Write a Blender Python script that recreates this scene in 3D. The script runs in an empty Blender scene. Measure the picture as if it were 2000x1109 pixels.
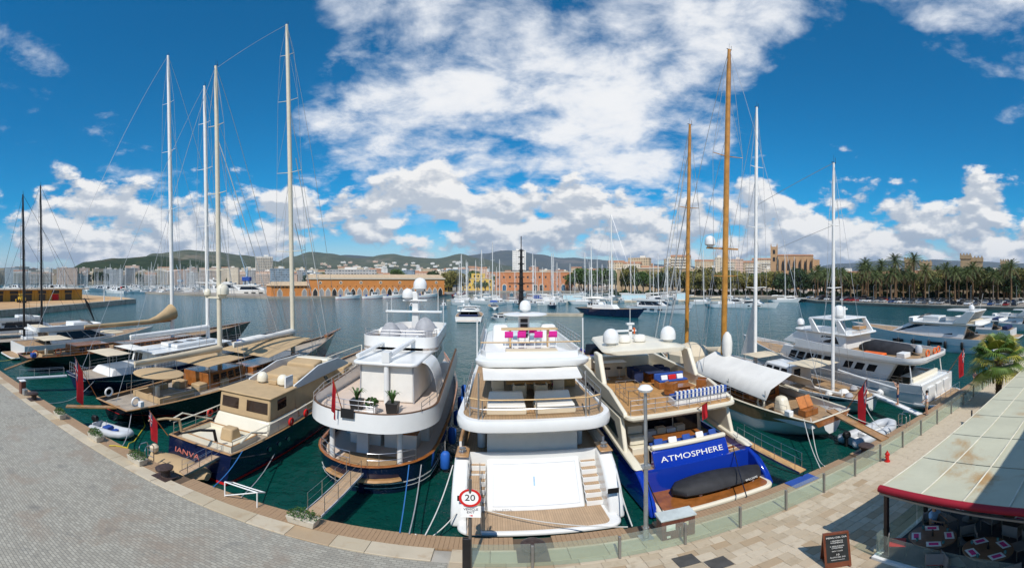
import bpy, math, random
from math import sin, cos, pi, radians as R, hypot, atan2
from mathutils import Vector, Matrix
rnd = random.Random(7)
sc = bpy.context.scene
C = sc.collection
# ---------------------------------------------------------------- camera
F, X0, YH, ZC = 764.0, 965.0, 548.0, 10.4          # photograph: 2000 x 1109, an equirectangular sweep
cd = bpy.data.cameras.new('camera'); cam = bpy.data.objects.new('camera', cd); C.objects.link(cam)
cam.location = (0, 0, ZC); cam.rotation_euler = (pi/2, 0, 0)
cd.type = 'PANO'
for q in (cd, getattr(cd, 'cycles', None)):
    try:
        q.panorama_type = 'EQUIRECTANGULAR'
        q.longitude_min = -X0/F; q.longitude_max = (2000-X0)/F
        q.latitude_min = -(1109-YH)/F; q.latitude_max = YH/F
    except Exception as e: pass
cd.clip_start = 0.1; cd.clip_end = 60000
sc.camera = cam
# ---------------------------------------------------------------- light
SUN_EL, SUN_AZ = R(50), pi + 0.14                       # azimuth from +Y towards +X: behind the camera
sd = bpy.data.lights.new('sun', 'SUN'); sd.energy = 4.2; sd.angle = R(0.53); sd.color = (1, .955, .88)
sun = bpy.data.objects.new('sun', sd); C.objects.link(sun)
sun.rotation_euler = Vector((-sin(SUN_AZ)*cos(SUN_EL), -cos(SUN_AZ)*cos(SUN_EL), -sin(SUN_EL))).to_track_quat('-Z', 'Y').to_euler()
sc.view_settings.view_transform = 'Standard'; sc.view_settings.look = 'None'
sc.view_settings.exposure = 0; sc.view_settings.gamma = 1; sc.view_settings.use_curve_mapping = False
sc.cycles.max_bounces = 6; sc.cycles.diffuse_bounces = 3; sc.cycles.glossy_bounces = 3
sc.cycles.transparent_max_bounces = 16; sc.cycles.transmission_bounces = 4
sc.cycles.caustics_reflective = False; sc.cycles.caustics_refractive = False
sc.cycles.sample_clamp_indirect = 4; sc.cycles.use_denoising = True

class NT:                                                 # tiny node-graph helper
    def __init__(s, nt): s.nt = nt; s.n = nt.nodes; s.l = nt.links
    def new(s, t, **k):
        o = s.n.new(t)
        for a, b in k.items(): setattr(o, a, b)
        return o
    def set(s, sock, v):
        if hasattr(v, 'is_linked'): s.l.new(v, sock)
        else: sock.default_value = v
    def m(s, op, a, b=None, c=None, clamp=False):
        o = s.new('ShaderNodeMath', operation=op, use_clamp=clamp)
        s.set(o.inputs[0], a)
        if b is not None: s.set(o.inputs[1], b)
        if c is not None: s.set(o.inputs[2], c)
        return o.outputs[0]
    def vm(s, op, a, b=None, sc_=None):
        o = s.new('ShaderNodeVectorMath', operation=op)
        s.set(o.inputs[0], a)
        if b is not None: s.set(o.inputs[1], b)
        if sc_ is not None: s.set(o.inputs['Scale'], sc_)
        return o.outputs['Value'] if op in ('DOT_PRODUCT', 'LENGTH', 'DISTANCE') else o.outputs[0]
    def noise(s, vec, scale, detail=4, rough=.55, dist=0, w=None):
        o = s.new('ShaderNodeTexNoise')
        if w is not None: o.noise_dimensions = '4D'; o.inputs['W'].default_value = w
        if vec is not None: s.l.new(vec, o.inputs['Vector'])
        o.inputs['Scale'].default_value = scale; o.inputs['Detail'].default_value = detail
        o.inputs['Roughness'].default_value = rough; o.inputs['Distortion'].default_value = dist
        return o.outputs['Fac']
    def ss(s, v, a, b, x=0., y=1.):
        o = s.new('ShaderNodeMapRange', interpolation_type='SMOOTHSTEP')
        s.set(o.inputs[0], v)
        for i, q in enumerate((a, b, x, y)): s.set(o.inputs[i+1], q)
        return o.outputs[0]
    def mix(s, f, a, b, bt='MIX'):
        o = s.new('ShaderNodeMix', data_type='RGBA', blend_type=bt)
        s.set(o.inputs[0], f); s.set(o.inputs[6], a); s.set(o.inputs[7], b)
        return o.outputs[2]
    def xyz(s, x, y, z):
        o = s.new('ShaderNodeCombineXYZ')
        for i, q in enumerate((x, y, z)): s.set(o.inputs[i], q)
        return o.outputs[0]
    def sep(s, v):
        o = s.new('ShaderNodeSeparateXYZ'); s.l.new(v, o.inputs[0]); return o.outputs

def dirpx(px, py):
    th, ph = (px-X0)/F, (YH-py)/F
    return (sin(th)*cos(ph), cos(th)*cos(ph), sin(ph))

def build_world():
    w = bpy.data.worlds.new('World'); sc.world = w; w.use_nodes = True
    g = NT(w.node_tree); g.n.clear()
    sky = g.new('ShaderNodeTexSky', sky_type='NISHITA')
    sky.sun_disc = False; sky.sun_elevation = SUN_EL; sky.sun_rotation = SUN_AZ
    sky.air_density = 1.0; sky.dust_density = .35; sky.ozone_density = 3.0; sky.altitude = 0
    d = g.new('ShaderNodeTexCoord').outputs['Generated']
    x, y, z = g.sep(d)
    zc = g.m('MAXIMUM', z, 0.0)
    # deep, polarised blue
    hs = g.new('ShaderNodeHueSaturation'); hs.inputs['Saturation'].default_value = 1.9; hs.inputs['Value'].default_value = 1.25
    hs.inputs['Hue'].default_value = .492
    g.l.new(sky.outputs[0], hs.inputs['Color']); skyc = hs.outputs[0]
    # --- high broken cloud on a plane
    den = g.m('ADD', zc, 0.20)
    p = g.xyz(g.m('DIVIDE', x, den), g.m('DIVIDE', y, den), 0.0)
    big = g.noise(p, 1.3, 2, .5, 0, 3.1)
    fine = g.noise(p, 4.6, 6, .60, .2, 8.4)
    cov = None
    for (px, py, rad, wt) in ((690, 110, .30, .06), (800, 250, .28, .06), (900, 330, .22, .04), (1090, 60, .22, .05), (1120, 190, .26, .07), (1330, 120, .26, .07), (1520, 110, .18, .06),
                              (150, 205, .16, .17), (20, 160, .12, .15), (320, 280, .16, .12), (1985, 90, .2, .14), (1740, 50, .12, .13), (1260, 300, .2, .04),
                              (230, 60, .34, -.22), (440, 140, .2, -.16), (1800, 230, .28, -.2), (1640, 230, .2, -.14), (30, 320, .2, -.1)):
        t = g.m('MULTIPLY', g.ss(g.vm('DOT_PRODUCT', d, dirpx(px, py)), cos(rad*1.5), 1.0), wt)
        cov = t if cov is None else g.m('ADD', cov, t)
    dens = g.m('ADD', g.m('ADD', g.m('MULTIPLY', big, .50), g.m('MULTIPLY', fine, .80)), cov)
    a1 = g.m('POWER', g.ss(dens, .655, .90), .85)
    a1 = g.m('MULTIPLY', a1, g.ss(z, .10, .24))
    sh1 = g.ss(dens, .72, .98, .25, 1.)
    # --- cumulus banks towards the horizon
    az = g.m('ARCTAN2', x, y); el = g.m('ARCSINE', z)
    q = g.xyz(g.m('MULTIPLY', az, 1.0), g.m('MULTIPLY', el, 1.75), 0.0)
    n2 = g.noise(q, 6.2, 7, .56, .1, 1.7)
    n2b = g.noise(g.vm('ADD', q, (.010, .04, 0)), 6.2, 4, .55, .1, 1.7)
    top = g.m('MULTIPLY', g.noise(g.xyz(az, 0.0, 0.0), 3.1, 2, .6, 0, 5.2), .40)
    band = g.m('SUBTRACT', g.ss(el, -.02, .07), g.ss(el, g.m('ADD', top, -.04), g.m('ADD', top, .16)))
    dd = g.m('ADD', n2, g.m('MULTIPLY', band, .26))
    a2 = g.m('MULTIPLY', g.ss(dd, .645, .725), g.ss(el, g.m('ADD', top, .10), g.m('ADD', top, .20), 1., 0.))
    sh2 = g.m('ADD', g.ss(g.m('SUBTRACT', n2, n2b), -.06, .10), g.m('MULTIPLY', g.ss(el, .04, .22), .30), clamp=True)
    c1 = g.mix(sh1, (6.2, 7.1, 8.4, 1), (9.8, 9.8, 9.8, 1))
    c2 = g.mix(sh2, (3.4, 4.2, 5.3, 1), (9.6, 9.5, 9.3, 1))
    haze = g.mix(g.ss(el, .0, .2, .5, 0.), skyc, (3.6, 5.4, 7.4, 1))
    col = g.mix(g.m('MULTIPLY', a1, .93), haze, c1)
    col = g.mix(g.m('MULTIPLY', a2, .97), col, c2)
    bg = g.new('ShaderNodeBackground'); g.l.new(col, bg.inputs[0]); bg.inputs[1].default_value = .1
    w.cycles.sampling_method = 'MANUAL'; w.cycles.sample_map_resolution = 256
    o = g.new('ShaderNodeOutputWorld'); g.l.new(bg.outputs[0], o.inputs[0])
build_world()
# ---------------------------------------------------------------- materials
MATS = {}
def mat(name, col, rough=.5, metal=0., var=.12, scale=2.5, bump=0., bscale=None, trans=0., ior=1.45, spec=.5, coat=0., emit=0., alpha=1., lines=None, sheen=0., stain=None):
    """Principled material with mottled colour; lines=(axis, pitch, width, colour) draws narrow plank or panel seams."""
    if name in MATS: return MATS[name]
    m = bpy.data.materials.new(name); m.use_nodes = True; MATS[name] = m
    g = NT(m.node_tree); b = g.n['Principled BSDF']
    co = g.new('ShaderNodeTexCoord').outputs['Object']
    n = g.noise(co, scale, 5, .6)
    c4 = (*col, 1)
    c = g.mix(g.ss(n, .3, .7), tuple(v*(1-var) for v in col)+(1,), tuple(min(1, v*(1+var)) for v in col)+(1,))
    if stain:                                            # (colour, scale, low, high)
        c = g.mix(g.ss(g.noise(co, stain[1], 6, .65, .4, 2.2), stain[2], stain[3]), c, (*stain[0], 1))
    if lines:
        for ax, pitch, width, lc in (lines if isinstance(lines[0], tuple) else (lines,)):
            s = g.sep(co)[ax]
            fr = g.m('FRACT', g.m('DIVIDE', s, pitch))
            cell = g.m('FLOOR', g.m('DIVIDE', s, pitch))
            rn = g.new('ShaderNodeTexWhiteNoise', noise_dimensions='1D'); g.l.new(cell, rn.inputs['W'])
            c = g.mix(g.m('MULTIPLY', rn.outputs['Value'], .35), c, tuple(v*.72 for v in col)+(1,))
            c = g.mix(g.m('LESS_THAN', fr, width), c, (*lc, 1))
    g.l.new(c, b.inputs['Base Color'])
    b.inputs['Roughness'].default_value = rough; b.inputs['Metallic'].default_value = metal
    g.l.new(g.m('ADD', g.m('MULTIPLY', n, .12*min(1, rough*2)), rough-.06*min(1, rough*2), clamp=True), b.inputs['Roughness'])
    b.inputs['IOR'].default_value = ior; b.inputs['Transmission Weight'].default_value = trans
    b.inputs['Specular IOR Level'].default_value = spec; b.inputs['Coat Weight'].default_value = coat; b.inputs['Alpha'].default_value = alpha
    if sheen: b.inputs['Sheen Weight'].default_value = sheen
    if bump:
        bn = g.new('ShaderNodeBump'); bn.inputs['Strength'].default_value = bump; bn.inputs['Distance'].default_value = .02
        g.l.new(g.noise(co, bscale or scale*6, 5, .6, 0, 4.), bn.inputs['Height']); g.l.new(bn.outputs[0], b.inputs['Normal'])
    return m
def glassmat(name, col, rough=.02, alpha=.25):
    """thin pane: mostly see-through, mirror-like at grazing angles"""
    if name in MATS: return MATS[name]
    m = bpy.data.materials.new(name); m.use_nodes = True; MATS[name] = m
    g = NT(m.node_tree); g.n.clear()
    t = g.new('ShaderNodeBsdfTransparent'); t.inputs[0].default_value = (*col, 1)
    s = g.new('ShaderNodeBsdfGlossy'); s.inputs['Roughness'].default_value = rough; s.inputs[0].default_value = (1, 1, 1, 1)
    df = g.new('ShaderNodeBsdfDiffuse'); df.inputs[0].default_value = (*col, 1)
    lw = g.new('ShaderNodeLayerWeight'); lw.inputs[0].default_value = .5
    fr = g.m('ADD', g.m('MULTIPLY', g.m('POWER', lw.outputs['Facing'], 4.), .55), .03)
    a = g.new('ShaderNodeMixShader'); a.inputs[0].default_value = alpha; g.l.new(t.outputs[0], a.inputs[1]); g.l.new(df.outputs[0], a.inputs[2])
    x = g.new('ShaderNodeMixShader'); g.l.new(fr, x.inputs[0]); g.l.new(a.outputs[0], x.inputs[1]); g.l.new(s.outputs[0], x.inputs[2])
    o = g.new('ShaderNodeOutputMaterial'); g.l.new(x.outputs[0], o.inputs[0])
    return m
# ---------------------------------------------------------------- mesh helpers
class MB:
    def __init__(s): s.v = []; s.f = []; s.mi = []
    def add(s, vs, fs, m=0):
        n = len(s.v); s.v += [tuple(p) for p in vs]
        for f in fs: s.f.append([i+n for i in f]); s.mi.append(m)
        return s
    def box(s, x0, x1, y0, y1, z0, z1, m=0):
        return s.add([(x0,y0,z0),(x1,y0,z0),(x1,y1,z0),(x0,y1,z0),(x0,y0,z1),(x1,y0,z1),(x1,y1,z1),(x0,y1,z1)],
                     [(0,3,2,1),(4,5,6,7),(0,1,5,4),(1,2,6,5),(2,3,7,6),(3,0,4,7)], m)
    def cbox(s, c, sz, rz=0, rx=0, m=0):
        M = Matrix.Translation(c) @ Matrix.Rotation(rz, 4, 'Z') @ Matrix.Rotation(rx, 4, 'X')
        x, y, z = sz[0]/2, sz[1]/2, sz[2]/2
        vs = [M @ Vector(p) for p in ((-x,-y,-z),(x,-y,-z),(x,y,-z),(-x,y,-z),(-x,-y,z),(x,-y,z),(x,y,z),(-x,y,z))]
        return s.add(vs, [(0,3,2,1),(4,5,6,7),(0,1,5,4),(1,2,6,5),(2,3,7,6),(3,0,4,7)], m)
    def loft(s, rings, closed=True, cap=True, m=0):
        n = len(rings[0]); vs = [p for r in rings for p in r]; fs = []
        for i in range(len(rings)-1):
            for j in range(n if closed else n-1):
                k = (j+1) % n
                fs.append((i*n+j, i*n+k, (i+1)*n+k, (i+1)*n+j))
        if cap and closed: fs.append(tuple(range(n-1, -1, -1))); fs.append(tuple((len(rings)-1)*n+j for j in range(n)))
        return s.add(vs, fs, m)
    def tube(s, path, r, n=6, m=0, cap=True, flat=1.):
        path = [Vector(p) for p in path]; rs = r if isinstance(r, (list, tuple)) else [r]*len(path)
        rings = []
        for i, p in enumerate(path):
            t = (path[min(i+1, len(path)-1)]-path[max(i-1, 0)])
            if t.length < 1e-9: t = Vector((0, 0, 1))
            t.normalize(); a = Vector((0, 0, 1)) if abs(t.z) < .95 else Vector((0, 1, 0))
            u = t.cross(a).normalized(); w = u.cross(t)
            rings.append([p+(u*cos(2*pi*k/n)+w*sin(2*pi*k/n)*flat)*rs[i] for k in range(n)])
        return s.loft(rings, True, cap, m)
    def lathe(s, prof, c=(0, 0, 0), n=16, m=0, sx=1., sy=1.):
        return s.loft([[(c[0]+r*cos(2*pi*k/n)*sx, c[1]+r*sin(2*pi*k/n)*sy, c[2]+z) for k in range(n)] for r, z in prof], True, True, m)
    def prism(s, poly, z0, z1, m=0):
        return s.loft([[(x, y, z0) for x, y in poly], [(x, y, z1) for x, y in poly]], True, True, m)
    def extr(s, poly, vec, m=0):
        v = Vector(vec); return s.loft([[Vector(p) for p in poly], [Vector(p)+v for p in poly]], True, True, m)
    def sheet(s, grid, th=.03, m=0, dr=(0, 0, 1)):
        """thick cloth from a grid of points"""
        h = len(grid); w = len(grid[0]); vs = [Vector(p) for r in grid for p in r]
        vs2 = [p-Vector(dr)*th for p in vs]; N = h*w; fs = []
        for i in range(h-1):
            for j in range(w-1):
                a = i*w+j; fs.append((a, a+1, a+w+1, a+w)); fs.append((N+a, N+a+w, N+a+w+1, N+a+1))
        for i in range(h-1):
            for j in (0, w-1):
                a = i*w+j; fs.append((a, a+w, N+a+w, N+a))
        for j in range(w-1):
            for i in (0, h-1):
                a = i*w+j; fs.append((a, a+1, N+a+1, N+a))
        return s.add(vs+vs2, fs, m)
    def mesh(s, name, mats, smooth=True, ang=40):
        me = bpy.data.meshes.new(name); me.from_pydata(s.v, [], s.f); me.update()
        for m in (mats if isinstance(mats, (list, tuple)) else [mats]): me.materials.append(m)
        if len(me.materials) > 1: me.polygons.foreach_set('material_index', s.mi)
        if smooth:
            me.polygons.foreach_set('use_smooth', [True]*len(me.polygons)); me.set_sharp_from_angle(angle=R(ang))
        return me
    def build(s, name, mats, parent=None, smooth=True, bevel=0., ang=40, loc=None, seg=2):
        o = bpy.data.objects.new(name, s.mesh(name, mats, smooth, ang)); C.objects.link(o)
        if parent is not None: o.parent = parent; KIDS.setdefault(parent.name, []).append(o)
        if loc is not None: o.location = loc
        if bevel:
            b = o.modifiers.new('bevel', 'BEVEL'); b.width = bevel; b.segments = seg; b.limit_method = 'ANGLE'; b.angle_limit = R(40)
        return o
KIDS = {}
def tag(o, label=None, cat=None, group=None, kind=None):
    if label: o['label'] = label
    if cat: o['category'] = cat
    if group: o['group'] = group
    if kind: o['kind'] = kind
    return o
def thing(name, label, cat, loc=(0, 0, 0), rz=0., group=None):
    o = bpy.data.objects.new(name, None); C.objects.link(o); o.location = loc; o.rotation_euler = (0, 0, rz); o.empty_display_size = .3
    return tag(o, label, cat, group)
def inst(name, me, parent=None, loc=None, rz=None, scale=None):
    o = bpy.data.objects.new(name, me); C.objects.link(o)
    if parent is not None: o.parent = parent; KIDS.setdefault(parent.name, []).append(o)
    if loc is not None: o.location = loc
    if rz is not None: o.rotation_euler = (0, 0, rz) if not isinstance(rz, tuple) else rz
    if scale is not None: o.scale = scale if isinstance(scale, tuple) else (scale,)*3
    return o
def copy_tree(o, loc=None, rz=None, label=None, group=None, scale=None, _p=None):
    c = o.copy(); C.objects.link(c)
    if _p is not None: c.parent = _p; KIDS.setdefault(_p.name, []).append(c)
    if loc is not None: c.location = loc
    if rz is not None: c.rotation_euler = (0, 0, rz)
    if scale is not None: c.scale = scale if isinstance(scale, tuple) else (scale,)*3
    if label: c['label'] = label
    if group: c['group'] = group
    for k in list(KIDS.get(o.name, [])): copy_tree(k, _p=c)
    return c
def W(px, py, z):
    d = (ZC-z)/math.tan((py-YH)/F); th = (px-X0)/F
    return Vector((d*sin(th), d*cos(th), z))
def AZ(px, d, z=0.): th = (px-X0)/F; return Vector((d*sin(th), d*cos(th), z))
def ZAT(py, d): return ZC-d*math.tan((py-YH)/F)
# ================================================================ setting
def water_mat():
    m = bpy.data.materials.new('harbour_water'); m.use_nodes = True; g = NT(m.node_tree); b = g.n['Principled BSDF']
    co = g.new('ShaderNodeNewGeometry').outputs['Position']
    st = g.vm('MULTIPLY', co, (1, .8, 1))
    n1 = g.noise(st, .35, 3, .5, .3); n2 = g.noise(st, 1.6, 4, .6, .2); n3 = g.noise(st, .03, 3, .5)
    b.inputs['Base Color'].default_value = (.002, .034, .030, 1)
    basin = g.ss(g.sep(co)[1], 25., 130.)                     # green by the quay; farther out, reflected sky blue painted into the colour
    g.l.new(g.mix(basin, g.mix(g.ss(n3, .35, .65), (.002, .046, .037, 1), (.004, .060, .050, 1)), (.012, .105, .135, 1)), b.inputs['Base Color'])
    b.inputs['Roughness'].default_value = .08; b.inputs['IOR'].default_value = 1.33; b.inputs['Specular IOR Level'].default_value = .4
    bn = g.new('ShaderNodeBump'); bn.inputs['Strength'].default_value = .85; bn.inputs['Distance'].default_value = .40
    g.l.new(g.m('ADD', g.m('MULTIPLY', n1, 1.0), g.m('MULTIPLY', n2, .55)), bn.inputs['Height']); g.l.new(bn.outputs[0], b.inputs['Normal'])
    return m
tag(MB().add([(-20000,-60,0),(20000,-60,0),(20000,20000,0),(-20000,20000,0)], [(0,1,2,3)]).build('water', water_mat(), smooth=False), kind='structure')

def stone_mat(name, a, b_, c_, rough=.75, bump=.25, scale=5., blotch=(.30, .26, .2)):
    m = bpy.data.materials.new(name); m.use_nodes = True; MATS[name] = m; g = NT(m.node_tree); b = g.n['Principled BSDF']
    co = g.new('ShaderNodeNewGeometry').outputs['Position']
    rd = g.new('ShaderNodeObjectInfo').outputs['Random']
    c = g.mix(g.ss(rd, .1, .6), (*a, 1), (*b_, 1)); c = g.mix(g.ss(rd, .78, .95), c, (*c_, 1))
    c = g.mix(g.m('MULTIPLY', g.ss(g.noise(co, scale, 6, .65, .6), .5, .75), .6), c, (*blotch, 1))
    c = g.mix(g.m('MULTIPLY', g.ss(g.noise(co, scale*.25, 4, .6), .5, .7), .25), c, tuple(v*.7 for v in a)+(1,))
    g.l.new(c, b.inputs['Base Color']); b.inputs['Roughness'].default_value = rough
    bn = g.new('ShaderNodeBump'); bn.inputs['Strength'].default_value = bump; bn.inputs['Distance'].default_value = .01
    g.l.new(g.noise(co, scale*5, 5, .6), bn.inputs['Height']); g.l.new(bn.outputs[0], b.inputs['Normal'])
    return m
def cobble_mat():
    m = bpy.data.materials.new('grey_setts'); m.use_nodes = True; g = NT(m.node_tree); b = g.n['Principled BSDF']
    co = g.new('ShaderNodeNewGeometry').outputs['Position']
    br = g.new('ShaderNodeTexBrick'); br.offset = .5
    mp = g.new('ShaderNodeMapping'); mp.inputs['Rotation'].default_value = (0, 0, R(2)); g.l.new(co, mp.inputs[0]); g.l.new(mp.outputs[0], br.inputs['Vector'])
    for k, v in (('Scale', 1.), ('Mortar Size', .012), ('Mortar Smooth', .4), ('Brick Width', .22), ('Row Height', .11), ('Bias', 0.)): br.inputs[k].default_value = v
    br.inputs['Color1'].default_value = (.29, .265, .215, 1); br.inputs['Color2'].default_value = (.40, .37, .30, 1); br.inputs['Mortar'].default_value = (.2, .185, .155, 1)
    c = g.mix(g.m('MULTIPLY', g.ss(g.noise(co, .5, 6, .65, .5), .50, .68), .6), br.outputs[0], (.27, .205, .15, 1))
    c = g.mix(g.m('MULTIPLY', g.ss(g.noise(co, .9, 5, .7, .3, 2.), .55, .7), .5), c, (.13, .125, .115, 1))
    c = g.mix(g.m('MULTIPLY', g.ss(g.noise(co, .16, 3, .6, .3, 6.), .45, .7), .35), c, (.36, .345, .30, 1))
    g.l.new(c, b.inputs['Base Color']); b.inputs['Roughness'].default_value = .72
    bn = g.new('ShaderNodeBump'); bn.inputs['Strength'].default_value = .5; bn.inputs['Distance'].default_value = .012
    g.l.new(g.m('ADD', br.outputs['Fac'], g.m('MULTIPLY', g.noise(co, 14, 4, .6), -.8)), bn.inputs['Height']); bn.invert = True
    g.l.new(bn.outputs[0], b.inputs['Normal'])
    return m
M_conc = mat('quay_concrete', (.36, .33, .28), .85, var=.2, scale=.8, bump=.4, stain=((.16, .14, .11), .35, .5, .75))
M_slab = stone_mat('cream_edge_stone', (.46, .38, .26), (.53, .45, .33), (.40, .29, .18), blotch=(.38, .25, .14), scale=2.2)
M_tile = stone_mat('beige_promenade_stone', (.44, .35, .24), (.54, .45, .33), (.40, .29, .18), blotch=(.33, .25, .16), scale=4.)
M_joint = mat('dark_joint', (.24, .20, .15), .9)
M_board = stone_mat('timber_decking', (.36, .23, .13), (.42, .28, .17), (.30, .19, .11), rough=.65, scale=6, blotch=(.25, .16, .1))
# near quay: block, setts, edge stones, timber deck on the rim
quay = MB().box(-160, 132, -60, 11.12, -3, 1.13).build('quay', M_conc, smooth=False); tag(quay, kind='structure')
tag(MB().add([(-160,-60,1.165),(-1.25,-60,1.165),(-1.25,10.43,1.165),(-160,10.43,1.165)], [(0,1,2,3)]).build('quay_pavement', cobble_mat(), smooth=False), kind='structure')
def slab_mesh(l, w, h=.08):
    b = .012
    return MB().loft([[(0,0,0),(l,0,0),(l,w,0),(0,w,0)], [(0,0,h-b),(l,0,h-b),(l,w,h-b),(0,w,h-b)], [(b,b,h),(l-b,b,h),(l-b,w-b,h),(b,w-b,h)]]).mesh('edge_stone', M_slab, False)
SL = [slab_mesh(l-.012, .72) for l in (1.1, 1.5, 1.9)]
x = -44.
while x < -1.3:
    k = rnd.randrange(3); l = (1.1, 1.5, 1.9)[k]
    if x+l > -1.2: break
    inst('edge_stone', SL[k], quay, (x, 10.44, 1.12+rnd.uniform(0, .012))); x += l
for q in range(24):
    inst('edge_stone', SL[0], quay, (-1.2+q*1.1, 10.44, 1.12+rnd.uniform(0, .01)))
deck = MB()
x = -46.
gaps = [(-12.75, -11.6), (.55, 1.6), (14.3, 15.2), (4.0, 5.0)]
while x < 40:
    if not any(a < x < b for a, b in gaps): deck.box(x, x+.138, 11.17, 11.93, 1.10, 1.20+rnd.uniform(-.003, .003))
    x += .146
tag(deck.build('decking_boards', M_board, quay, smooth=False), kind='stuff')
MB().box(-46, 40, 11.14, 11.97, .95, 1.09).build('decking_frame', mat('dark_timber', (.12, .08, .05), .8), quay, smooth=False)
# promenade of staggered stone on the right
prom = MB().box(-1.2, 131, -58, 10.43, 1.05, 1.155).build('promenade', M_joint, smooth=False); tag(prom, kind='structure')
def tile_mesh(l, w):
    b = .006; h = .05
    return MB().loft([[(0,0,0),(l,0,0),(l,w,0),(0,w,0)], [(0,0,h-b),(l,0,h-b),(l,w,h-b),(0,w,h-b)], [(b,b,h),(l-b,b,h),(l-b,w-b,h),(b,w-b,h)]]).mesh('tile', M_tile, False)
tl = [.42, .55, .70]; TM = [tile_mesh(l-.008, .322) for l in tl]
cand = []
for r_ in range(28):
    x = -1.19-rnd.random()*.01; y = 10.43-.33*(r_+1)
    while x < 46:
        k = rnd.choice((0, 1, 1, 2)); cand.append((x, y, k)); x += tl[k]
vis = [c for c in cand if hypot(c[0]+.4, c[1]+.3) > 9.6]
vis.sort(key=lambda c: hypot(c[0], c[1]) + (40 if (c[0] > 10 and c[1] < 6) else 0))
far = MB()
for i, (x, y, k) in enumerate(vis):
    dz = rnd.uniform(0, .004)
    if i < 300: inst('tile', TM[k], prom, (x, y, 1.15+dz))
    else:
        b = .006; l = tl[k]-.008; w = .322; z = 1.15+dz; h = .05
        far.loft([[(x,y,z),(x+l,y,z),(x+l,y+w,z),(x,y+w,z)], [(x,y,z+h),(x+l,y,z+h),(x+l,y+w,z+h),(x,y+w,z+h)]])
tag(far.build('paving_tiles', M_tile, prom, smooth=False), kind='stuff')
tag(MB().add([(46,-50,1.165),(131,-50,1.165),(131,10.43,1.165),(46,10.43,1.165)], [(0,1,2,3)]).build('path', M_tile, smooth=False), kind='structure')
# land behind the harbour
M_land = mat('harbour_ground', (.30, .26, .21), .9, var=.25, scale=.05)
sh = [(132,11.9),(132,122),(150,160),(103,222),(78,330),(-8,345),(-34,262),(-36,255),(-122,186),(-247,198),(-262,232),(-262,300),(-420,480),(-640,700),(-1100,640),(-1600,420),(-3000,300),(-14000,400),(-14000,14000),(14000,14000),(14000,-60),(132,-60)]
land = MB(); land.add([(x,y,1.2) for x, y in sh], [list(range(len(sh)))])
n_ = len(sh); land.add([(x,y,1.2) for x, y in sh]+[(x,y,-3) for x, y in sh], [(i, i+1, n_+i+1, n_+i) for i in range(18)])
tag(land.build('shore', [M_land], smooth=False), kind='structure')
tag(MB().extr([(132.0,11.9,.9),(131.6,11.9,.9),(131.6,122,.9),(149.6,160.3,.9),(150.2,159.7,.9),(132.2,121.8,.9)], (0,0,.42)).build('kerb', M_conc, smooth=False), kind='structure')
# breakwater on the left with its ochre yard
mole = [(-92,-30),(-106,34),(-139,100),(-143,110),(-160,116),(-230,118),(-300,60),(-300,-30)]
o = MB().prism(mole, -3, 2.0).build('pier', M_conc, smooth=False); tag(o, kind='structure')
mi = [(x*1.0-1.6 if x > -150 else x, y-1.5 if y > 90 else y) for x, y in mole]
tag(MB().add([(x,y,2.01) for x, y in mi], [list(range(len(mi)))]).build('yard_ground', mat('ochre_yard', (.50, .30, .14), .9, var=.2, scale=.06, stain=((.55, .42, .26), .03, .45, .7)), smooth=False), kind='structure')
# hills: ridge lines given as (direction in the sweep, height in the sweep) at a real distance
def hill(name, prof, d, depth, m, seed, rough=.02):
    rr = random.Random(seed); mb = MB(); pts = []
    px0, px1 = prof[0][0], prof[-1][0]; n = int((px1-px0)/4)+1; rows = 12
    ph = [rr.uniform(0, 6.28) for _ in range(9)]
    grid = []
    for i in range(n):
        px = px0+(px1-px0)*i/(n-1)
        for a, b in zip(prof, prof[1:]):
            if a[0] <= px <= b[0]: t = (px-a[0])/(b[0]-a[0]); t = t*t*(3-2*t); py = a[1]+(b[1]-a[1])*t; break
        H = max(2, ZAT(py, d)); col = []
        for j in range(rows+4):
            u = j/rows                                     # 0 foot, 1 ridge, beyond: back slope
            f = sin(min(u, 1)*pi/2)**1.15 if u <= 1 else max(0, 1-(u-1)*1.6)
            w = sum(sin(px*.018*(k+1)*1.7+ph[k]+u*3*(k*.6+1))/(k+1) for k in range(8))
            dd = d-depth+depth*u+w*depth*.05*(1 if 0 < u < 1 else 0)
            z = 1.0+H*f*(1+w*rough*(3.2 if u < .97 else .35)*(1-abs(2*min(u, 1)-1)*.6))
            col.append(AZ(px, dd, z))
        grid.append(col)
    h, w_ = len(grid), len(grid[0])
    mb.add([p for c in grid for p in c], [(i*w_+j, i*w_+j+1, (i+1)*w_+j+1, (i+1)*w_+j) for i in range(h-1) for j in range(w_-1)])
    return tag(mb.build(name, m), kind='structure')
def hill_mat(name, a, b_, c_, scale):
    m = bpy.data.materials.new(name); m.use_nodes = True; g = NT(m.node_tree); b = g.n['Principled BSDF']
    co = g.new('ShaderNodeNewGeometry').outputs['Position']
    c = g.mix(g.ss(g.noise(co, scale, 8, .7, .3), .42, .6), (*a, 1), (*b_, 1))
    c = g.mix(g.ss(g.noise(co, scale*.35, 6, .65, .5, 3.), .56, .68), c, (*c_, 1))
    g.l.new(c, b.inputs['Base Color']); b.inputs['Roughness'].default_value = .95; b.inputs['Specular IOR Level'].default_value = .1
    bn = g.new('ShaderNodeBump'); bn.inputs['Strength'].default_value = 1.; bn.inputs['Distance'].default_value = .15/scale
    g.l.new(g.noise(co, scale*2.2, 8, .7), bn.inputs['Height']); g.l.new(bn.outputs[0], b.inputs['Normal'])
    return m
HM1 = hill_mat('pine_wood', (.020, .036, .013), (.042, .058, .022), (.13, .09, .05), .02)
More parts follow.
